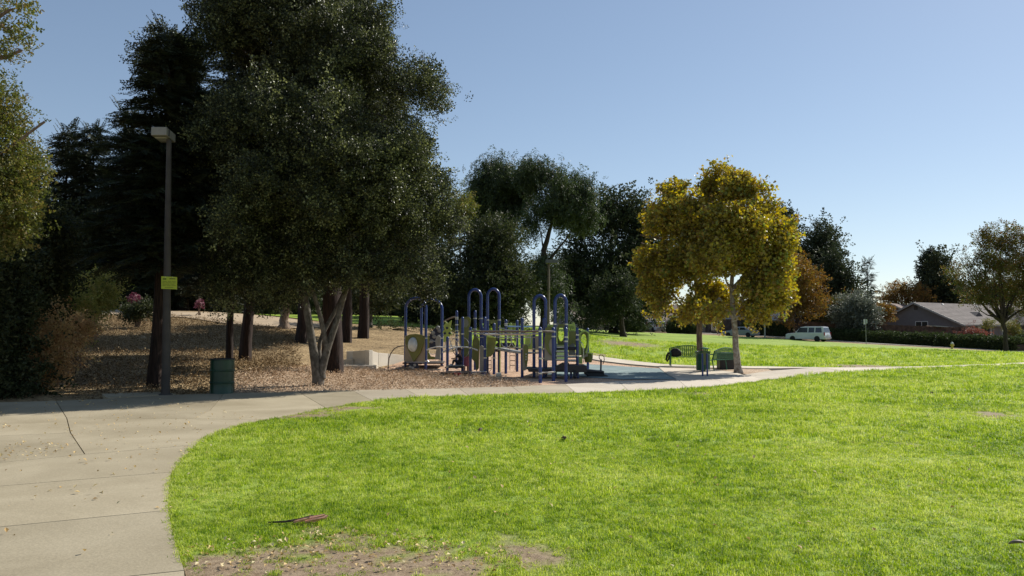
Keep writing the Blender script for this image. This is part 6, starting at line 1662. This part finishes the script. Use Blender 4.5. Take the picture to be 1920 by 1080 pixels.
# ---------------------------------------------------------------- houses across the street
M_wgrey = mat('grey painted siding', (.15, .14, .145), .8, var=.06, vscale=2)
M_wbeige = mat('beige stucco', (.34, .29, .24), .85, var=.08, vscale=2)
M_roof = mat('brown grey shingles', (.14, .115, .105), .9, var=.25, vscale=1.6, bump=.4, bscale=14)
M_roof2 = mat('tan shingles', (.27, .21, .175), .9, var=.2, vscale=1.6, bump=.4, bscale=14)
M_fascia = mat('pale fascia', (.30, .29, .28), .6)
M_trimw = mat('white trim', (.62, .62, .60), .5)
M_glass = mat('window glass', (.03, .035, .04), .08, spec=.8)
M_door = mat('garage door', (.55, .50, .44), .6, var=.05)
def house(label, A, B, length, eave, ridge, wm, rm, over=.5, openings=(), name='house', shingle=True, rows=True):
    """gable end from A to B (seen from outside), body runs back along the perpendicular; openings: (face, s0, s1, z0, z1, kind)"""
    A = Vector((A[0], A[1], 0)); B = Vector((B[0], B[1], 0)); e = (B - A); w = e.length; e.normalize(); f = Vector((-e.y, e.x, 0))
    if f.y < 0: f = -f
    z0 = min(tz(A.x, A.y), tz(B.x, B.y)) - .4; c = (A + B) / 2 + f * length / 2
    root = thing(name, (c.x, c.y, z0 + .4), label, 'house')
    mid = (A + B) / 2; up = lambda p, z: Vector((p.x, p.y, z))
    C, D = B + f * length, A + f * length; mid2 = mid + f * length
    V = [up(A, z0), up(B, z0), up(C, z0), up(D, z0), up(A, eave), up(B, eave), up(C, eave), up(D, eave), up(mid, ridge - .06), up(mid2, ridge - .06)]
    wl = MB().add(V, [(0, 1, 5, 8, 4), (1, 2, 6, 5), (2, 3, 7, 9, 6), (3, 0, 4, 7), (4, 8, 9, 7), (5, 6, 9, 8)]).build('wall', wm, root)
    sl = (ridge - eave) / (w / 2); oe = over; th = .16
    rf = None
    for s in (-1, 1):
        E0 = mid + e * s * (w / 2 + oe); ze = eave - sl * oe
        P = [up(E0 - f * over, ze), up(E0 + f * (length + over), ze), up(mid2 + f * over, ridge), up(mid - f * over, ridge)]
        m_ = MB().add([p + Vector((0, 0, .02)) for p in P] + [p + Vector((0, 0, .02 + th)) for p in P], [(0, 1, 2, 3), (7, 6, 5, 4), (0, 4, 5, 1), (1, 5, 6, 2), (2, 6, 7, 3), (3, 7, 4, 0)])
        r_ = m_.build('roof', rm, root)
        if rows:   # courses of shingles standing proud
            n = 16; m2 = MB()
            for i in range(n):
                t = (i + .5) / n; a = P[0].lerp(P[3], t); b = P[1].lerp(P[2], t); m2.bar(a + Vector((0, 0, .19)), b + Vector((0, 0, .19)), .05, .03)
            o = m2.build('shingle_course', rm, r_); o['kind'] = 'stuff'
        fa = MB().bar(P[0] + Vector((0, 0, .08)) - f * .03, P[3] + Vector((0, 0, .08)) - f * .03, .05, .26).build('fascia', M_fascia, root)
        MB().bar(P[0] + Vector((0, 0, .06)) + e * s * .05, P[1] + Vector((0, 0, .06)) + e * s * .05, .08, .2).build('gutter', M_fascia, root)
    for face, s0, s1, a, b, kind in openings:
        if face == 'end': o_, dx, nn = A, e, -f
        elif face == 'right': o_, dx, nn = B, f, e
        else: o_, dx, nn = A, f, -e
        p0, p1 = o_ + dx * s0, o_ + dx * s1; q_ = nn * .03
        gz = z0 + .4
        if kind == 'window':
            fr = MB(); 
            for u0, v0, u1, v1 in ((p0, gz + a, p1, gz + a), (p0, gz + b, p1, gz + b)): fr.bar(up(u0, v0) + q_, up(u1, v1) + q_, .08, .09)
            for p in (p0, p1, (p0 + p1) / 2): fr.bar(up(p, gz + a) + q_, up(p, gz + b) + q_, .08, .07, up=tuple(dx))
            wn_ = fr.build('window', M_trimw, root)
            MB().add([up(p0, gz + a) + q_ * .6, up(p1, gz + a) + q_ * .6, up(p1, gz + b) + q_ * .6, up(p0, gz + b) + q_ * .6], [(0, 1, 2, 3)]).build('pane', M_glass, wn_)
        elif kind in ('garage', 'door'):
            m_ = MB(); m_.slab([up(p0, gz + a) + q_, up(p1, gz + a) + q_, up(p1, gz + b) + q_, up(p0, gz + b) + q_], nn, .05); dr = m_.build('garage_door' if kind == 'garage' else 'door', M_door if kind == 'garage' else M_navy, root)
            if kind == 'garage':
                for k in range(1, 4): z = gz + a + (b - a) * k / 4; MB().bar(up(p0, z) + q_ * 2, up(p1, z) + q_ * 2, .02, .03).build('door_joint', M_fascia, dr)
                for k in range(4):
                    t0, t1 = (k + .25) / 4, (k + .75) / 4; q2 = q_ * 2.1; zz0, zz1 = gz + a + (b - a) * .8, gz + a + (b - a) * .93
                    MB().add([up(p0.lerp(p1, t0), zz0) + q2, up(p0.lerp(p1, t1), zz0) + q2, up(p0.lerp(p1, t1), zz1) + q2, up(p0.lerp(p1, t0), zz1) + q2], [(0, 1, 2, 3)]).build('door_window', M_glass, dr)
            fr = MB(); fr.bar(up(p0, gz + b + .05) + q_, up(p1, gz + b + .05) + q_, .07, .12); fr.build('door_frame', M_fascia, root)
        elif kind == 'porch':
            m_ = MB(); m_.slab([up(p0, gz + a) + q_, up(p1, gz + a) + q_, up(p1, gz + b) + q_, up(p0, gz + b) + q_], nn, .04); m_.build('porch_window', M_glass, root)  # flat dark glass sheet on the wall face, no hollow behind it
            for p in (p0, p1): MB().bar(up(p, gz + a) + nn * .12, up(p, gz + b) + nn * .12, .12, .12, up=tuple(dx)).build('porch_post', M_trimw, root)
        elif kind == 'vent':
            MB().slab([up(p0, gz + a) + q_, up(p1, gz + a) + q_, up(p1, gz + b) + q_, up(p0, gz + b) + q_], nn, .06).build('vent', M_deck, root)
    return root, mid, e, f
hA, hB = (55.4, 118.0), (62.2, 107.2)
hs, mid, e, f = house('long low grey house with a wide gable end and brown grey roof at the right', hA, hB, 28, 2.55, 5.55, M_wgrey, M_roof, .6,
      [('end', 6.3, 8.1, 2.0, 2.9, 'window'), ('end', 6.15, 6.65, 4.6, 5.2, 'vent'), ('right', 4.2, 7.6, .7, 2.6, 'porch'), ('right', 1.4, 2.0, .9, 1.9, 'window'), ('right', 11, 13.5, .9, 2.3, 'window')])
# projecting front wing and little vent gable on the near slope
wA = Vector(hB + (0,)) + Vector(f) * 15 + Vector(e) * 5.0; wB = wA + Vector(f) * 7
def wing(root, P, Q, depth, eave, ridge, wm, rm, label=None):
    P = Vector((P.x, P.y, 0)); Q = Vector((Q.x, Q.y, 0)); d = (Q - P).normalized(); bk = -Vector(e) * depth; z0 = -1.0; m = (P + Q) / 2
    up = lambda p, z: Vector((p.x, p.y, z))
    V = [up(P, z0), up(Q, z0), up(Q + bk, z0), up(P + bk, z0), up(P, eave), up(Q, eave), up(Q + bk, eave), up(P + bk, eave), up(m, ridge - .05), up(m + bk, ridge - .05)]
    MB().add(V, [(0, 1, 5, 8, 4), (1, 2, 6, 5), (2, 3, 7, 9, 6), (3, 0, 4, 7)]).build('wing_wall', wm, root)
    sl = (ridge - eave) / ((Q - P).length / 2)
    for s, E0 in ((-1, P - d * .5), (1, Q + d * .5)):
        ze = eave - sl * .5; PP = [up(E0 + Vector(e) * .5, ze), up(E0 + bk, ze), up(m + bk, ridge), up(m + Vector(e) * .5, ridge)]
        MB().add([p + Vector((0, 0, .03)) for p in PP] + [p + Vector((0, 0, .2)) for p in PP], [(0, 1, 2, 3), (7, 6, 5, 4), (0, 4, 5, 1), (1, 5, 6, 2), (2, 6, 7, 3), (3, 7, 4, 0)]).build('wing_roof', rm, root)
        MB().bar(PP[0] + Vector((0, 0, .1)) + Vector(e) * .04, PP[3] + Vector((0, 0, .1)) + Vector(e) * .04, .05, .24).build('fascia', M_fascia, root)
wing(hs, wA, wB, 9, 2.5, 4.6, M_wgrey, M_roof)
dg_ = Vector((mid.x, mid.y, 0)) + Vector(f) * 9 + Vector(e) * 4.3
m_ = MB(); m_.add([dg_ + Vector(f) * -1.3 + Vector((0, 0, 3.55)), dg_ + Vector(f) * 1.3 + Vector((0, 0, 3.55)), dg_ + Vector((0, 0, 4.35)), dg_ - Vector(e) * 1.8 + Vector((0, 0, 4.35))], [(0, 1, 2), (1, 3, 2), (0, 2, 3)]).build('roof_vent_gable', M_deck, hs)
for s, t in ((6.0, .6), (15.0, 1.0)):
    p = Vector((mid.x, mid.y, 0)) + Vector(f) * s + Vector(e) * t; MB().lathe(p + Vector((0, 0, 5.5 - t * .45)), [(.14, -.1), (.14, .25), (.2, .27), (.02, .42)], 10).build('roof_vent', M_trimw, hs, smooth=True)
house('dark gabled roof of a second house peeking over the grey house left end', (66.5, 149), (75.5, 141.5), 14, 3.7, 6.6, mat('dark brown siding', (.10, .07, .065), .8), mat('rusty brown shingles', (.14, .09, .075), .9, var=.15, vscale=2, bump=.3, bscale=14), .6, rows=False)
house('pale gabled house with a tan roof behind the right blue arches', (6.8, 122), (9.8, 114.0), 15, 3.3, 5.7, M_wbeige, M_roof2, .5, [('end', 1.5, 2.6, .2, 2.2, 'door'), ('end', 4.2, 5.4, 1.1, 2.2, 'window')])
hA3 = W(1145, 120); hB3 = W(1196, 118.5)
def flat_house(label, A, B, depth, eave, ridge, wm, rm, openings):
    """eave side facing the camera: ridge parallel to A-B"""
    A = Vector((A.x, A.y, 0)); B = Vector((B.x, B.y, 0)); e_ = (B - A).normalized(); f_ = Vector((-e_.y, e_.x, 0)); L_ = (B - A).length
    z0 = min(tz(A.x, A.y), tz(B.x, B.y)) - .3; root = thing('house', ((A + B) / 2 + f_ * depth / 2 + Vector((0, 0, z0 + .3))), label, 'house')
    up = lambda p, z: Vector((p.x, p.y, z)); C, D = B + f_ * depth, A + f_ * depth; ez, rz_ = z0 + .3 + eave, z0 + .3 + ridge
    m0, m1 = (A + D) / 2, (B + C) / 2
    MB().add([up(A, z0), up(B, z0), up(C, z0), up(D, z0), up(A, ez), up(B, ez), up(C, ez), up(D, ez), up(m0, rz_ - .05), up(m1, rz_ - .05)], [(0, 1, 5, 4), (1, 2, 6, 9, 5), (2, 3, 7, 6), (3, 0, 4, 8, 7)]).build('wall', wm, root)
    sl = (rz_ - ez) / (depth / 2)
    for s, (P, Q, n_) in enumerate(((A, B, -f_), (D, C, f_))):
        PP = [up(P + n_ * .6 - e_ * .4, ez - sl * .6), up(Q + n_ * .6 + e_ * .4, ez - sl * .6), up(m1 + e_ * .4, rz_), up(m0 - e_ * .4, rz_)]
        r_ = MB().add([p + Vector((0, 0, .02)) for p in PP] + [p + Vector((0, 0, .18)) for p in PP], [(0, 1, 2, 3), (7, 6, 5, 4), (0, 4, 5, 1), (1, 5, 6, 2), (2, 6, 7, 3), (3, 7, 4, 0)]).build('roof', rm, root)
        MB().bar(PP[0] + Vector((0, 0, .1)) + n_ * .05, PP[1] + Vector((0, 0, .1)) + n_ * .05, .07, .2).build('gutter', M_trimw, root)
        m2 = MB()
        for i in range(14): t = (i + .5) / 14; m2.bar(PP[0].lerp(PP[3], t) + Vector((0, 0, .19)), PP[1].lerp(PP[2], t) + Vector((0, 0, .19)), .05, .03)
        o = m2.build('shingle_course', rm, r_); o['kind'] = 'stuff'
    for s0, s1, a, b, kind in openings:
        p0, p1 = A + e_ * s0, A + e_ * s1; q_ = -f_ * .03; gz = z0 + .3
        if kind == 'window':
            fr = MB()
            for v0 in (gz + a, gz + b): fr.bar(up(p0, v0) + q_, up(p1, v0) + q_, .08, .09)
            for p in (p0, p1, (p0 + p1) / 2): fr.bar(up(p, gz + a) + q_, up(p, gz + b) + q_, .08, .07, up=tuple(e_))
            wn_ = fr.build('window', M_trimw, root); MB().add([up(p0, gz + a) + q_ * .6, up(p1, gz + a) + q_ * .6, up(p1, gz + b) + q_ * .6, up(p0, gz + b) + q_ * .6], [(0, 1, 2, 3)]).build('pane', M_glass, wn_)
        else:
            dr = MB().slab([up(p0, gz + a) + q_, up(p1, gz + a) + q_, up(p1, gz + b) + q_, up(p0, gz + b) + q_], -f_, .05).build('garage_door', M_door, root)
            for k in range(4):
                t0, t1 = (k + .25) / 4, (k + .75) / 4; q2 = q_ * 2.1; zz0, zz1 = gz + a + (b - a) * .8, gz + a + (b - a) * .93
                MB().add([up(p0.lerp(p1, t0), zz0) + q2, up(p0.lerp(p1, t1), zz0) + q2, up(p0.lerp(p1, t1), zz1) + q2, up(p0.lerp(p1, t0), zz1) + q2], [(0, 1, 2, 3)]).build('door_window', M_glass, dr)
            for k in range(1, 4): z = gz + a + (b - a) * k / 4; MB().bar(up(p0, z) + q_ * 2, up(p1, z) + q_ * 2, .02, .03).build('door_joint', M_fascia, dr)
    return root
flat_house('tan house with a white garage door behind the dark vehicle, seen under the trees', W(1128, 124), W(1200, 122), 9, 2.5, 4.4, M_wbeige, M_roof2, [(1.6, 5.2, .0, 2.1, 'garage')])
flat_house('tan house with a pale panelled garage door behind the white van', W(1206, 124), W(1325, 121), 9, 2.6, 4.3, M_wbeige, M_roof2, [(.6, 3.6, .0, 2.1, 'garage'), (5.5, 6.8, 1.0, 2.1, 'window')])
flat_house('low dark roofed house hidden behind the plane trees and the wooden fence', W(1345, 128), W(1480, 124), 10, 2.6, 4.2, mat('brown stucco', (.20, .15, .12), .85), M_roof, [(2, 3.5, 1.0, 2.1, 'window')])

# wooden fences of single boards
def fence(label, pts, h, m, bw=.145, post_every=2.4):
    P = [Vector(W(u, Y)) for u, Y in pts]; c = P[0].lerp(P[-1], .5); root = thing('wooden_fence', c, label, 'fence')
    bd = MB(); rl = MB(); n = 0
    for i in range(len(P) - 1):
        a, b = P[i], P[i + 1]; L_ = (b - a).length; d = (b - a).normalized(); nn = Vector((-d.y, d.x, 0)); nn = nn if nn.y < 0 else -nn
        k = int(L_ / bw)
        for j in range(k):
            p = a.lerp(b, (j + .5) / k); hh = h + rng.normal(0, .012); g_ = tz(p.x, p.y)
            bd.box((p.x + nn.x * rng.uniform(0, .015), p.y + nn.y * rng.uniform(0, .015), g_ + hh / 2), (bw - .012, .02, hh), rz=math.atan2(d.y, d.x) + rng.normal(0, .02))
        for z in (.35, h - .3): rl.bar(a + Vector((0, 0, z)) - nn * .05, b + Vector((0, 0, z)) - nn * .05, .04, .09)
        for j in range(int(L_ / post_every) + 1):
            p = a + d * min(L_, j * post_every); MB().box((p.x + nn.x * .07, p.y + nn.y * .07, tz(p.x, p.y) + h / 2 + .03), (.10, .10, h + .06), rz=math.atan2(d.y, d.x)).build('post', m, root)
    o = bd.build('board', m, root); o['kind'] = 'stuff'; rl.build('rail', m, root)
    return root
M_fen = mat('weathered redwood boards', (.13, .07, .045), .85, var=.45, vscale=2.2, bump=.3, bscale=20)
M_fen2 = mat('dark weathered boards', (.075, .055, .045), .85, var=.4, vscale=2.2)
fence('long weathered reddish wooden fence behind the white vehicle and the hedge', [(1440, 116), (1560, 110), (1690, 103), (1808, 96.5)], 2.25, M_fen)
fence('dark wooden fence behind the silver sedan seen between the plane trunks', [(1322, 120), (1450, 117.5)], 2.1, M_fen2)
# patio cover and camper top beyond the fence
g = W(1762, 100); pcv = thing('patio_cover', g, 'small pale slanted patio cover showing above the fence by the grey house', 'patio cover')
MB().slab([at(1745, 610.5, 100), at(1780, 613.5, 99), at(1781, 614.5, 99), at(1746, 612, 100)], (0, 1, 0), 2.2).build('cover_sheet', M_trimw, pcv)
for u in (1748, 1777): x = X_(u, 99.5); MB().box((x, 99.5, (tz(x, 99.5) + pz(613, 99.5)) / 2), (.08, .08, pz(613, 99.5) - tz(x, 99.5))).build('post', M_fen, pcv)
g = W(1472, 122); cpr = thing('camper', g, 'white camper top visible above the fence right of the yellow leaves', 'camper')
MB().box((X_(1472, 122), 122, pz(600, 122)), (2.1, 4.5, 2.6), rz=.6).build('camper_body', mat('camper white', (.6, .6, .62), .5, var=.05), cpr, bevel=.15)
MB().box((X_(1471, 122), 119.6, pz(592, 119.6)), (1.2, .1, .55), rz=.6).build('window', M_glass, cpr); MB().box((X_(1472, 122), 121.5, pz(585.5, 121.5)), (.9, .9, .25)).build('roof_unit', M_trimw, cpr)

# ---------------------------------------------------------------- vehicles
M_tyre = mat('tyre rubber', (.015, .015, .016), .8); M_rim = mat('alloy rim', (.45, .45, .46), .3, .8); M_tail = mat('tail lamp red', (.25, .01, .01), .25, spec=.6); M_headl = mat('head lamp', (.7, .7, .68), .1, spec=.8)
def car(name, label, u, Y, rz, L_, Wd, H, kind, paint, zoff=-.14):
    p = W(u, Y); root = thing(name, p + Vector((0, 0, zoff)), label, 'car' if kind == 'sedan' else 'suv', rz=rz)
    b = lambda m_, n_, mt, par=root, **k: m_.build(n_, mt, par, world=False, **k)
    hw = Wd / 2; gl = .22; wr = .34 if kind == 'sedan' else .38
    if kind == 'sedan':
        low = [(-L_ / 2, .35), (-L_ / 2 - .02, .65), (-L_ / 2 + .06, .92), (-L_ / 2 + .9, .98), (L_ / 2 - 1.5, .95), (L_ / 2 - .7, .86), (L_ / 2 - .1, .70), (L_ / 2, .50), (L_ / 2 - .04, .26), (-L_ / 2 + .1, gl)]
        top = [(-L_ / 2 + .75, .95), (-L_ / 2 + 1.45, H - .03), (-L_ / 2 + 2.0, H), (-L_ / 2 + 2.6, H - .02), (L_ / 2 - 1.25, .93)]
    else:
        low = [(-L_ / 2, .42), (-L_ / 2 - .02, .8), (-L_ / 2 + .03, 1.12), (-L_ / 2 + .9, 1.16), (L_ / 2 - 1.45, 1.14), (L_ / 2 - .35, 1.06), (L_ / 2 - .04, .95), (L_ / 2, .6), (L_ / 2 - .05, .36), (-L_ / 2 + .1, .32)]
        top = [(-L_ / 2 + .03, 1.12), (-L_ / 2 + .22, H - .06), (-L_ / 2 + .5, H), (L_ / 2 - 2.3, H - .01), (L_ / 2 - 1.9, H - .08), (L_ / 2 - 1.25, 1.12)]
    def hull(prof, w0, w1, z0, z1):
        n = len(prof); V = []
        for s in (-1, 1):
            for x, z in prof: t = min(1, max(0, (z - z0) / (z1 - z0))); V.append(Vector((x, s * (w0 + (w1 - w0) * t), z)))
        return MB().add(V, [tuple(range(n)), tuple(range(2 * n - 1, n - 1, -1))] + [(i, n + i, n + (i + 1) % n, (i + 1) % n) for i in range(n)])
    o = b(hull(low, hw, hw * .97, .3, 1.1), 'body', paint, bevel=.05)
    zb_ = top[0][1]; b(hull(top, hw * .93, hw * .76, zb_, H), 'cabin', paint, bevel=.04)
    # side windows, windscreen, rear window
    def pane(pts, nm='window'): return b(MB().add([Vector(q) for q in pts], [tuple(range(len(pts)))]), nm, M_glass)
    wz0, wz1 = zb_ + .06, H - .12; yy = lambda z: (hw * .93 + (hw * .76 - hw * .93) * (z - zb_) / (H - zb_)) + .006
    rear = top[0][0]; front = top[-1][0]
    if kind == 'sedan': xs = [(rear + .50, rear + .78, rear + 1.35, rear + 1.40), (rear + 1.48, rear + 1.52, front - .75, front - .22)]
    else: xs = [(rear + .30, rear + .42, rear + 1.15, rear + 1.15), (rear + 1.28, rear + 1.28, rear + 2.05, rear + 2.05), (rear + 2.17, rear + 2.17, front - .62, front - .20)]
    for s in (-1, 1):
        for x0, x0t, x1t, x1 in xs:
            pts = [(x0, s * yy(wz0), wz0), (x0t, s * yy(wz1), wz1), (x1t, s * yy(wz1), wz1), (x1, s * yy(wz0), wz0)]
            pane(pts if s > 0 else pts[::-1])
        b(MB().box((front - .25, s * (hw + .07), zb_ + .12), (.12, .18, .14)), 'mirror', paint)
        b(MB().box((-L_ / 2 + .03, s * (hw - .10), zb_ - .12 if kind != 'sedan' else .78), (.10, .17, .42 if kind != 'sedan' else .16)), 'tail_lamp', M_tail)
        b(MB().box((L_ / 2 - .12, s * (hw - .22), .72 if kind == 'sedan' else .86), (.16, .34, .15)), 'head_lamp', M_headl)
        for x in (-L_ / 2 + .95, L_ / 2 - .95):
            M_ = Matrix.Rotation(R(90), 3, 'X'); tw_ = b(MB().lathe((x, s * (hw - .10), wr), [(wr * .55, -.11), (wr * .95, -.11), (wr, -.07), (wr, .07), (wr * .95, .11), (wr * .55, .11)], 18, M_), 'wheel', M_tyre)
            b(MB().lathe((x, s * (hw - .02), wr), [(wr * .58, -.02), (wr * .58, .02), (wr * .2, .03)], 14, M_), 'rim', M_rim, tw_)
    (x0, z0), (x1, z1) = top[0], top[1]; q = .12
    pane([(x0 + (x1 - x0) * q - .015, -yy(z0 + .1) * .9, z0 + (z1 - z0) * q), (x0 + (x1 - x0) * q - .015, yy(z0 + .1) * .9, z0 + (z1 - z0) * q), (x1 - .03, yy(z1) * .9, z1 - .06), (x1 - .03, -yy(z1) * .9, z1 - .06)], 'rear_window')
    (x0, z0), (x1, z1) = top[-1], top[-2]
    pane([(x0 - (x0 - x1) * q + .02, -yy(z0 + .1) * .9, z0 + (z1 - z0) * q), (x0 - (x0 - x1) * q + .02, yy(z0 + .1) * .9, z0 + (z1 - z0) * q), (x1 + .03, yy(z1) * .88, z1 - .04), (x1 + .03, -yy(z1) * .88, z1 - .04)], 'windscreen')
    b(MB().box((-L_ / 2 - .02, 0, .50), (.12, Wd * .94, .2)), 'bumper', mat('bumper grey', (.35, .35, .36), .5)); b(MB().box((L_ / 2, 0, .45), (.12, Wd * .9, .2)), 'bumper', mat('bumper grey', (.35, .35, .36), .5))
    b(MB().box((-L_ / 2 - .03, 0, .86), (.02, .42, .14)), 'number_plate', mat('plate', (.6, .6, .58), .5))
    if kind == 'suv':
        for s in (-1, 1): b(MB().tube([(-L_ / 2 + .5, s * hw * .66, H + .03), (L_ / 2 - 2.4, s * hw * .66, H + .03)], .02, 6), 'roof_rail', M_steel)
    return root
P_white = mat('white car paint', (.62, .64, .68), .25, var=.02, coat=.6, spec=.5); P_silver = mat('silver blue car paint', (.30, .34, .40), .28, .3, var=.02, coat=.6); P_dark = mat('dark car paint', (.012, .014, .02), .22, var=.02, coat=.7)
hd_ = math.atan2(SE[6][1] - SE[7][1], SE[6][0] - SE[7][0])
car('white_suv', 'white four door suv parked at the kerb, rear end turned to the right', 1513, 99.3, hd_, 5.1, 2.0, 1.92, 'suv', P_white)
car('silver_sedan', 'silver sedan parked beyond the lawn right of the leaning plane trunk', 1387, 106.5, hd_ + .12, 4.7, 1.8, 1.42, 'sedan', P_silver)
car('dark_suv', 'dark suv parked in the driveway before the garage door left of the white van', 1188, 116.5, math.pi * .85, 4.6, 1.85, 1.75, 'suv', P_dark, -.0)
car('white_van', 'white van parked before the pale panelled garage door', 1224, 116.0, math.pi * .62, 4.6, 1.85, 1.6, 'suv', P_white, -.1)

# ---------------------------------------------------------------- street furniture
def pole(name, label, cat, u, Y, v1, r, m, group=None):
    p = W(u, Y); root = thing(name, p, label, cat, group); t_ = at(u, v1, Y)
    MB().tube([p - Vector((0, 0, .2)), Vector((p.x, p.y, t_.z))], r, 8).build('post', m, root, smooth=True); return root, Vector((p.x, p.y, t_.z))
M_gal = mat('galvanised post', (.30, .30, .29), .5, .5)
rt, tp2 = pole('street_sign', 'slim street sign post with a white sign seen from behind, in front of the hedge', 'sign', 1621.5, 92.5, 598, .035, M_gal)
MB().box(tp2 + Vector((-.12, -.03, -.35)), (.42, .02, .62), rz=.5).build('sign_plate', mat('sign back', (.55, .57, .58), .5), rt)
MB().box(tp2 + Vector((.06, .03, -.30)), (.3, .02, .5), rz=-.9).build('sign_plate', mat('sign back', (.55, .57, .58), .5), rt)
pole('utility_post', 'short grey post beyond the lawn between the silver sedan and the white vehicle', 'post', 1432.5, 102.5, 603, .10, M_gal)
rt, tp2 = pole('street_lamp', 'thin dark street lamp between the two garages', 'lamp post', 1206, 114, 583, .05, M_black)
MB().box(tp2 + Vector((.1, 0, .08)), (.4, .25, .18)).build('lamp_head', M_black, rt)
sp0, sp1 = W(1345, 112), at(1338, 597, 112); sap = thing('sapling', sp0, 'bare pale leaning sapling in front of the dark fence', 'tree'); limb_ = MB(); limb(limb_, sp0, sp1, .09, .04, .02, 8, 6); limb_.build('trunk', B_syc, sap, smooth=True)
gh = W(1782, 84.5); hy = thing('fire_hydrant', gh, 'small yellow fire hydrant with a white top at the lawn edge', 'hydrant')
M_hy = mat('yellow hydrant paint', (.55, .42, .08), .5); 
MB().lathe(gh, [(.17, -.05), (.17, .05), (.12, .07), (.12, .48), (.16, .5), (.16, .54)], 14).build('barrel', M_hy, hy, smooth=True)
MB().lathe(gh + Vector((0, 0, .54)), [(.15, 0), (.15, .06), (.11, .15), (.04, .2), (.04, .25)], 14).build('bonnet', M_trimw, hy, smooth=True)
for s in (-1, 1): MB().lathe(gh + Vector((s * .12, 0, .40)), [(.06, 0), (.06, .10)], 10, Matrix.Rotation(s * R(90), 3, 'Y')).build('outlet', M_hy, hy)
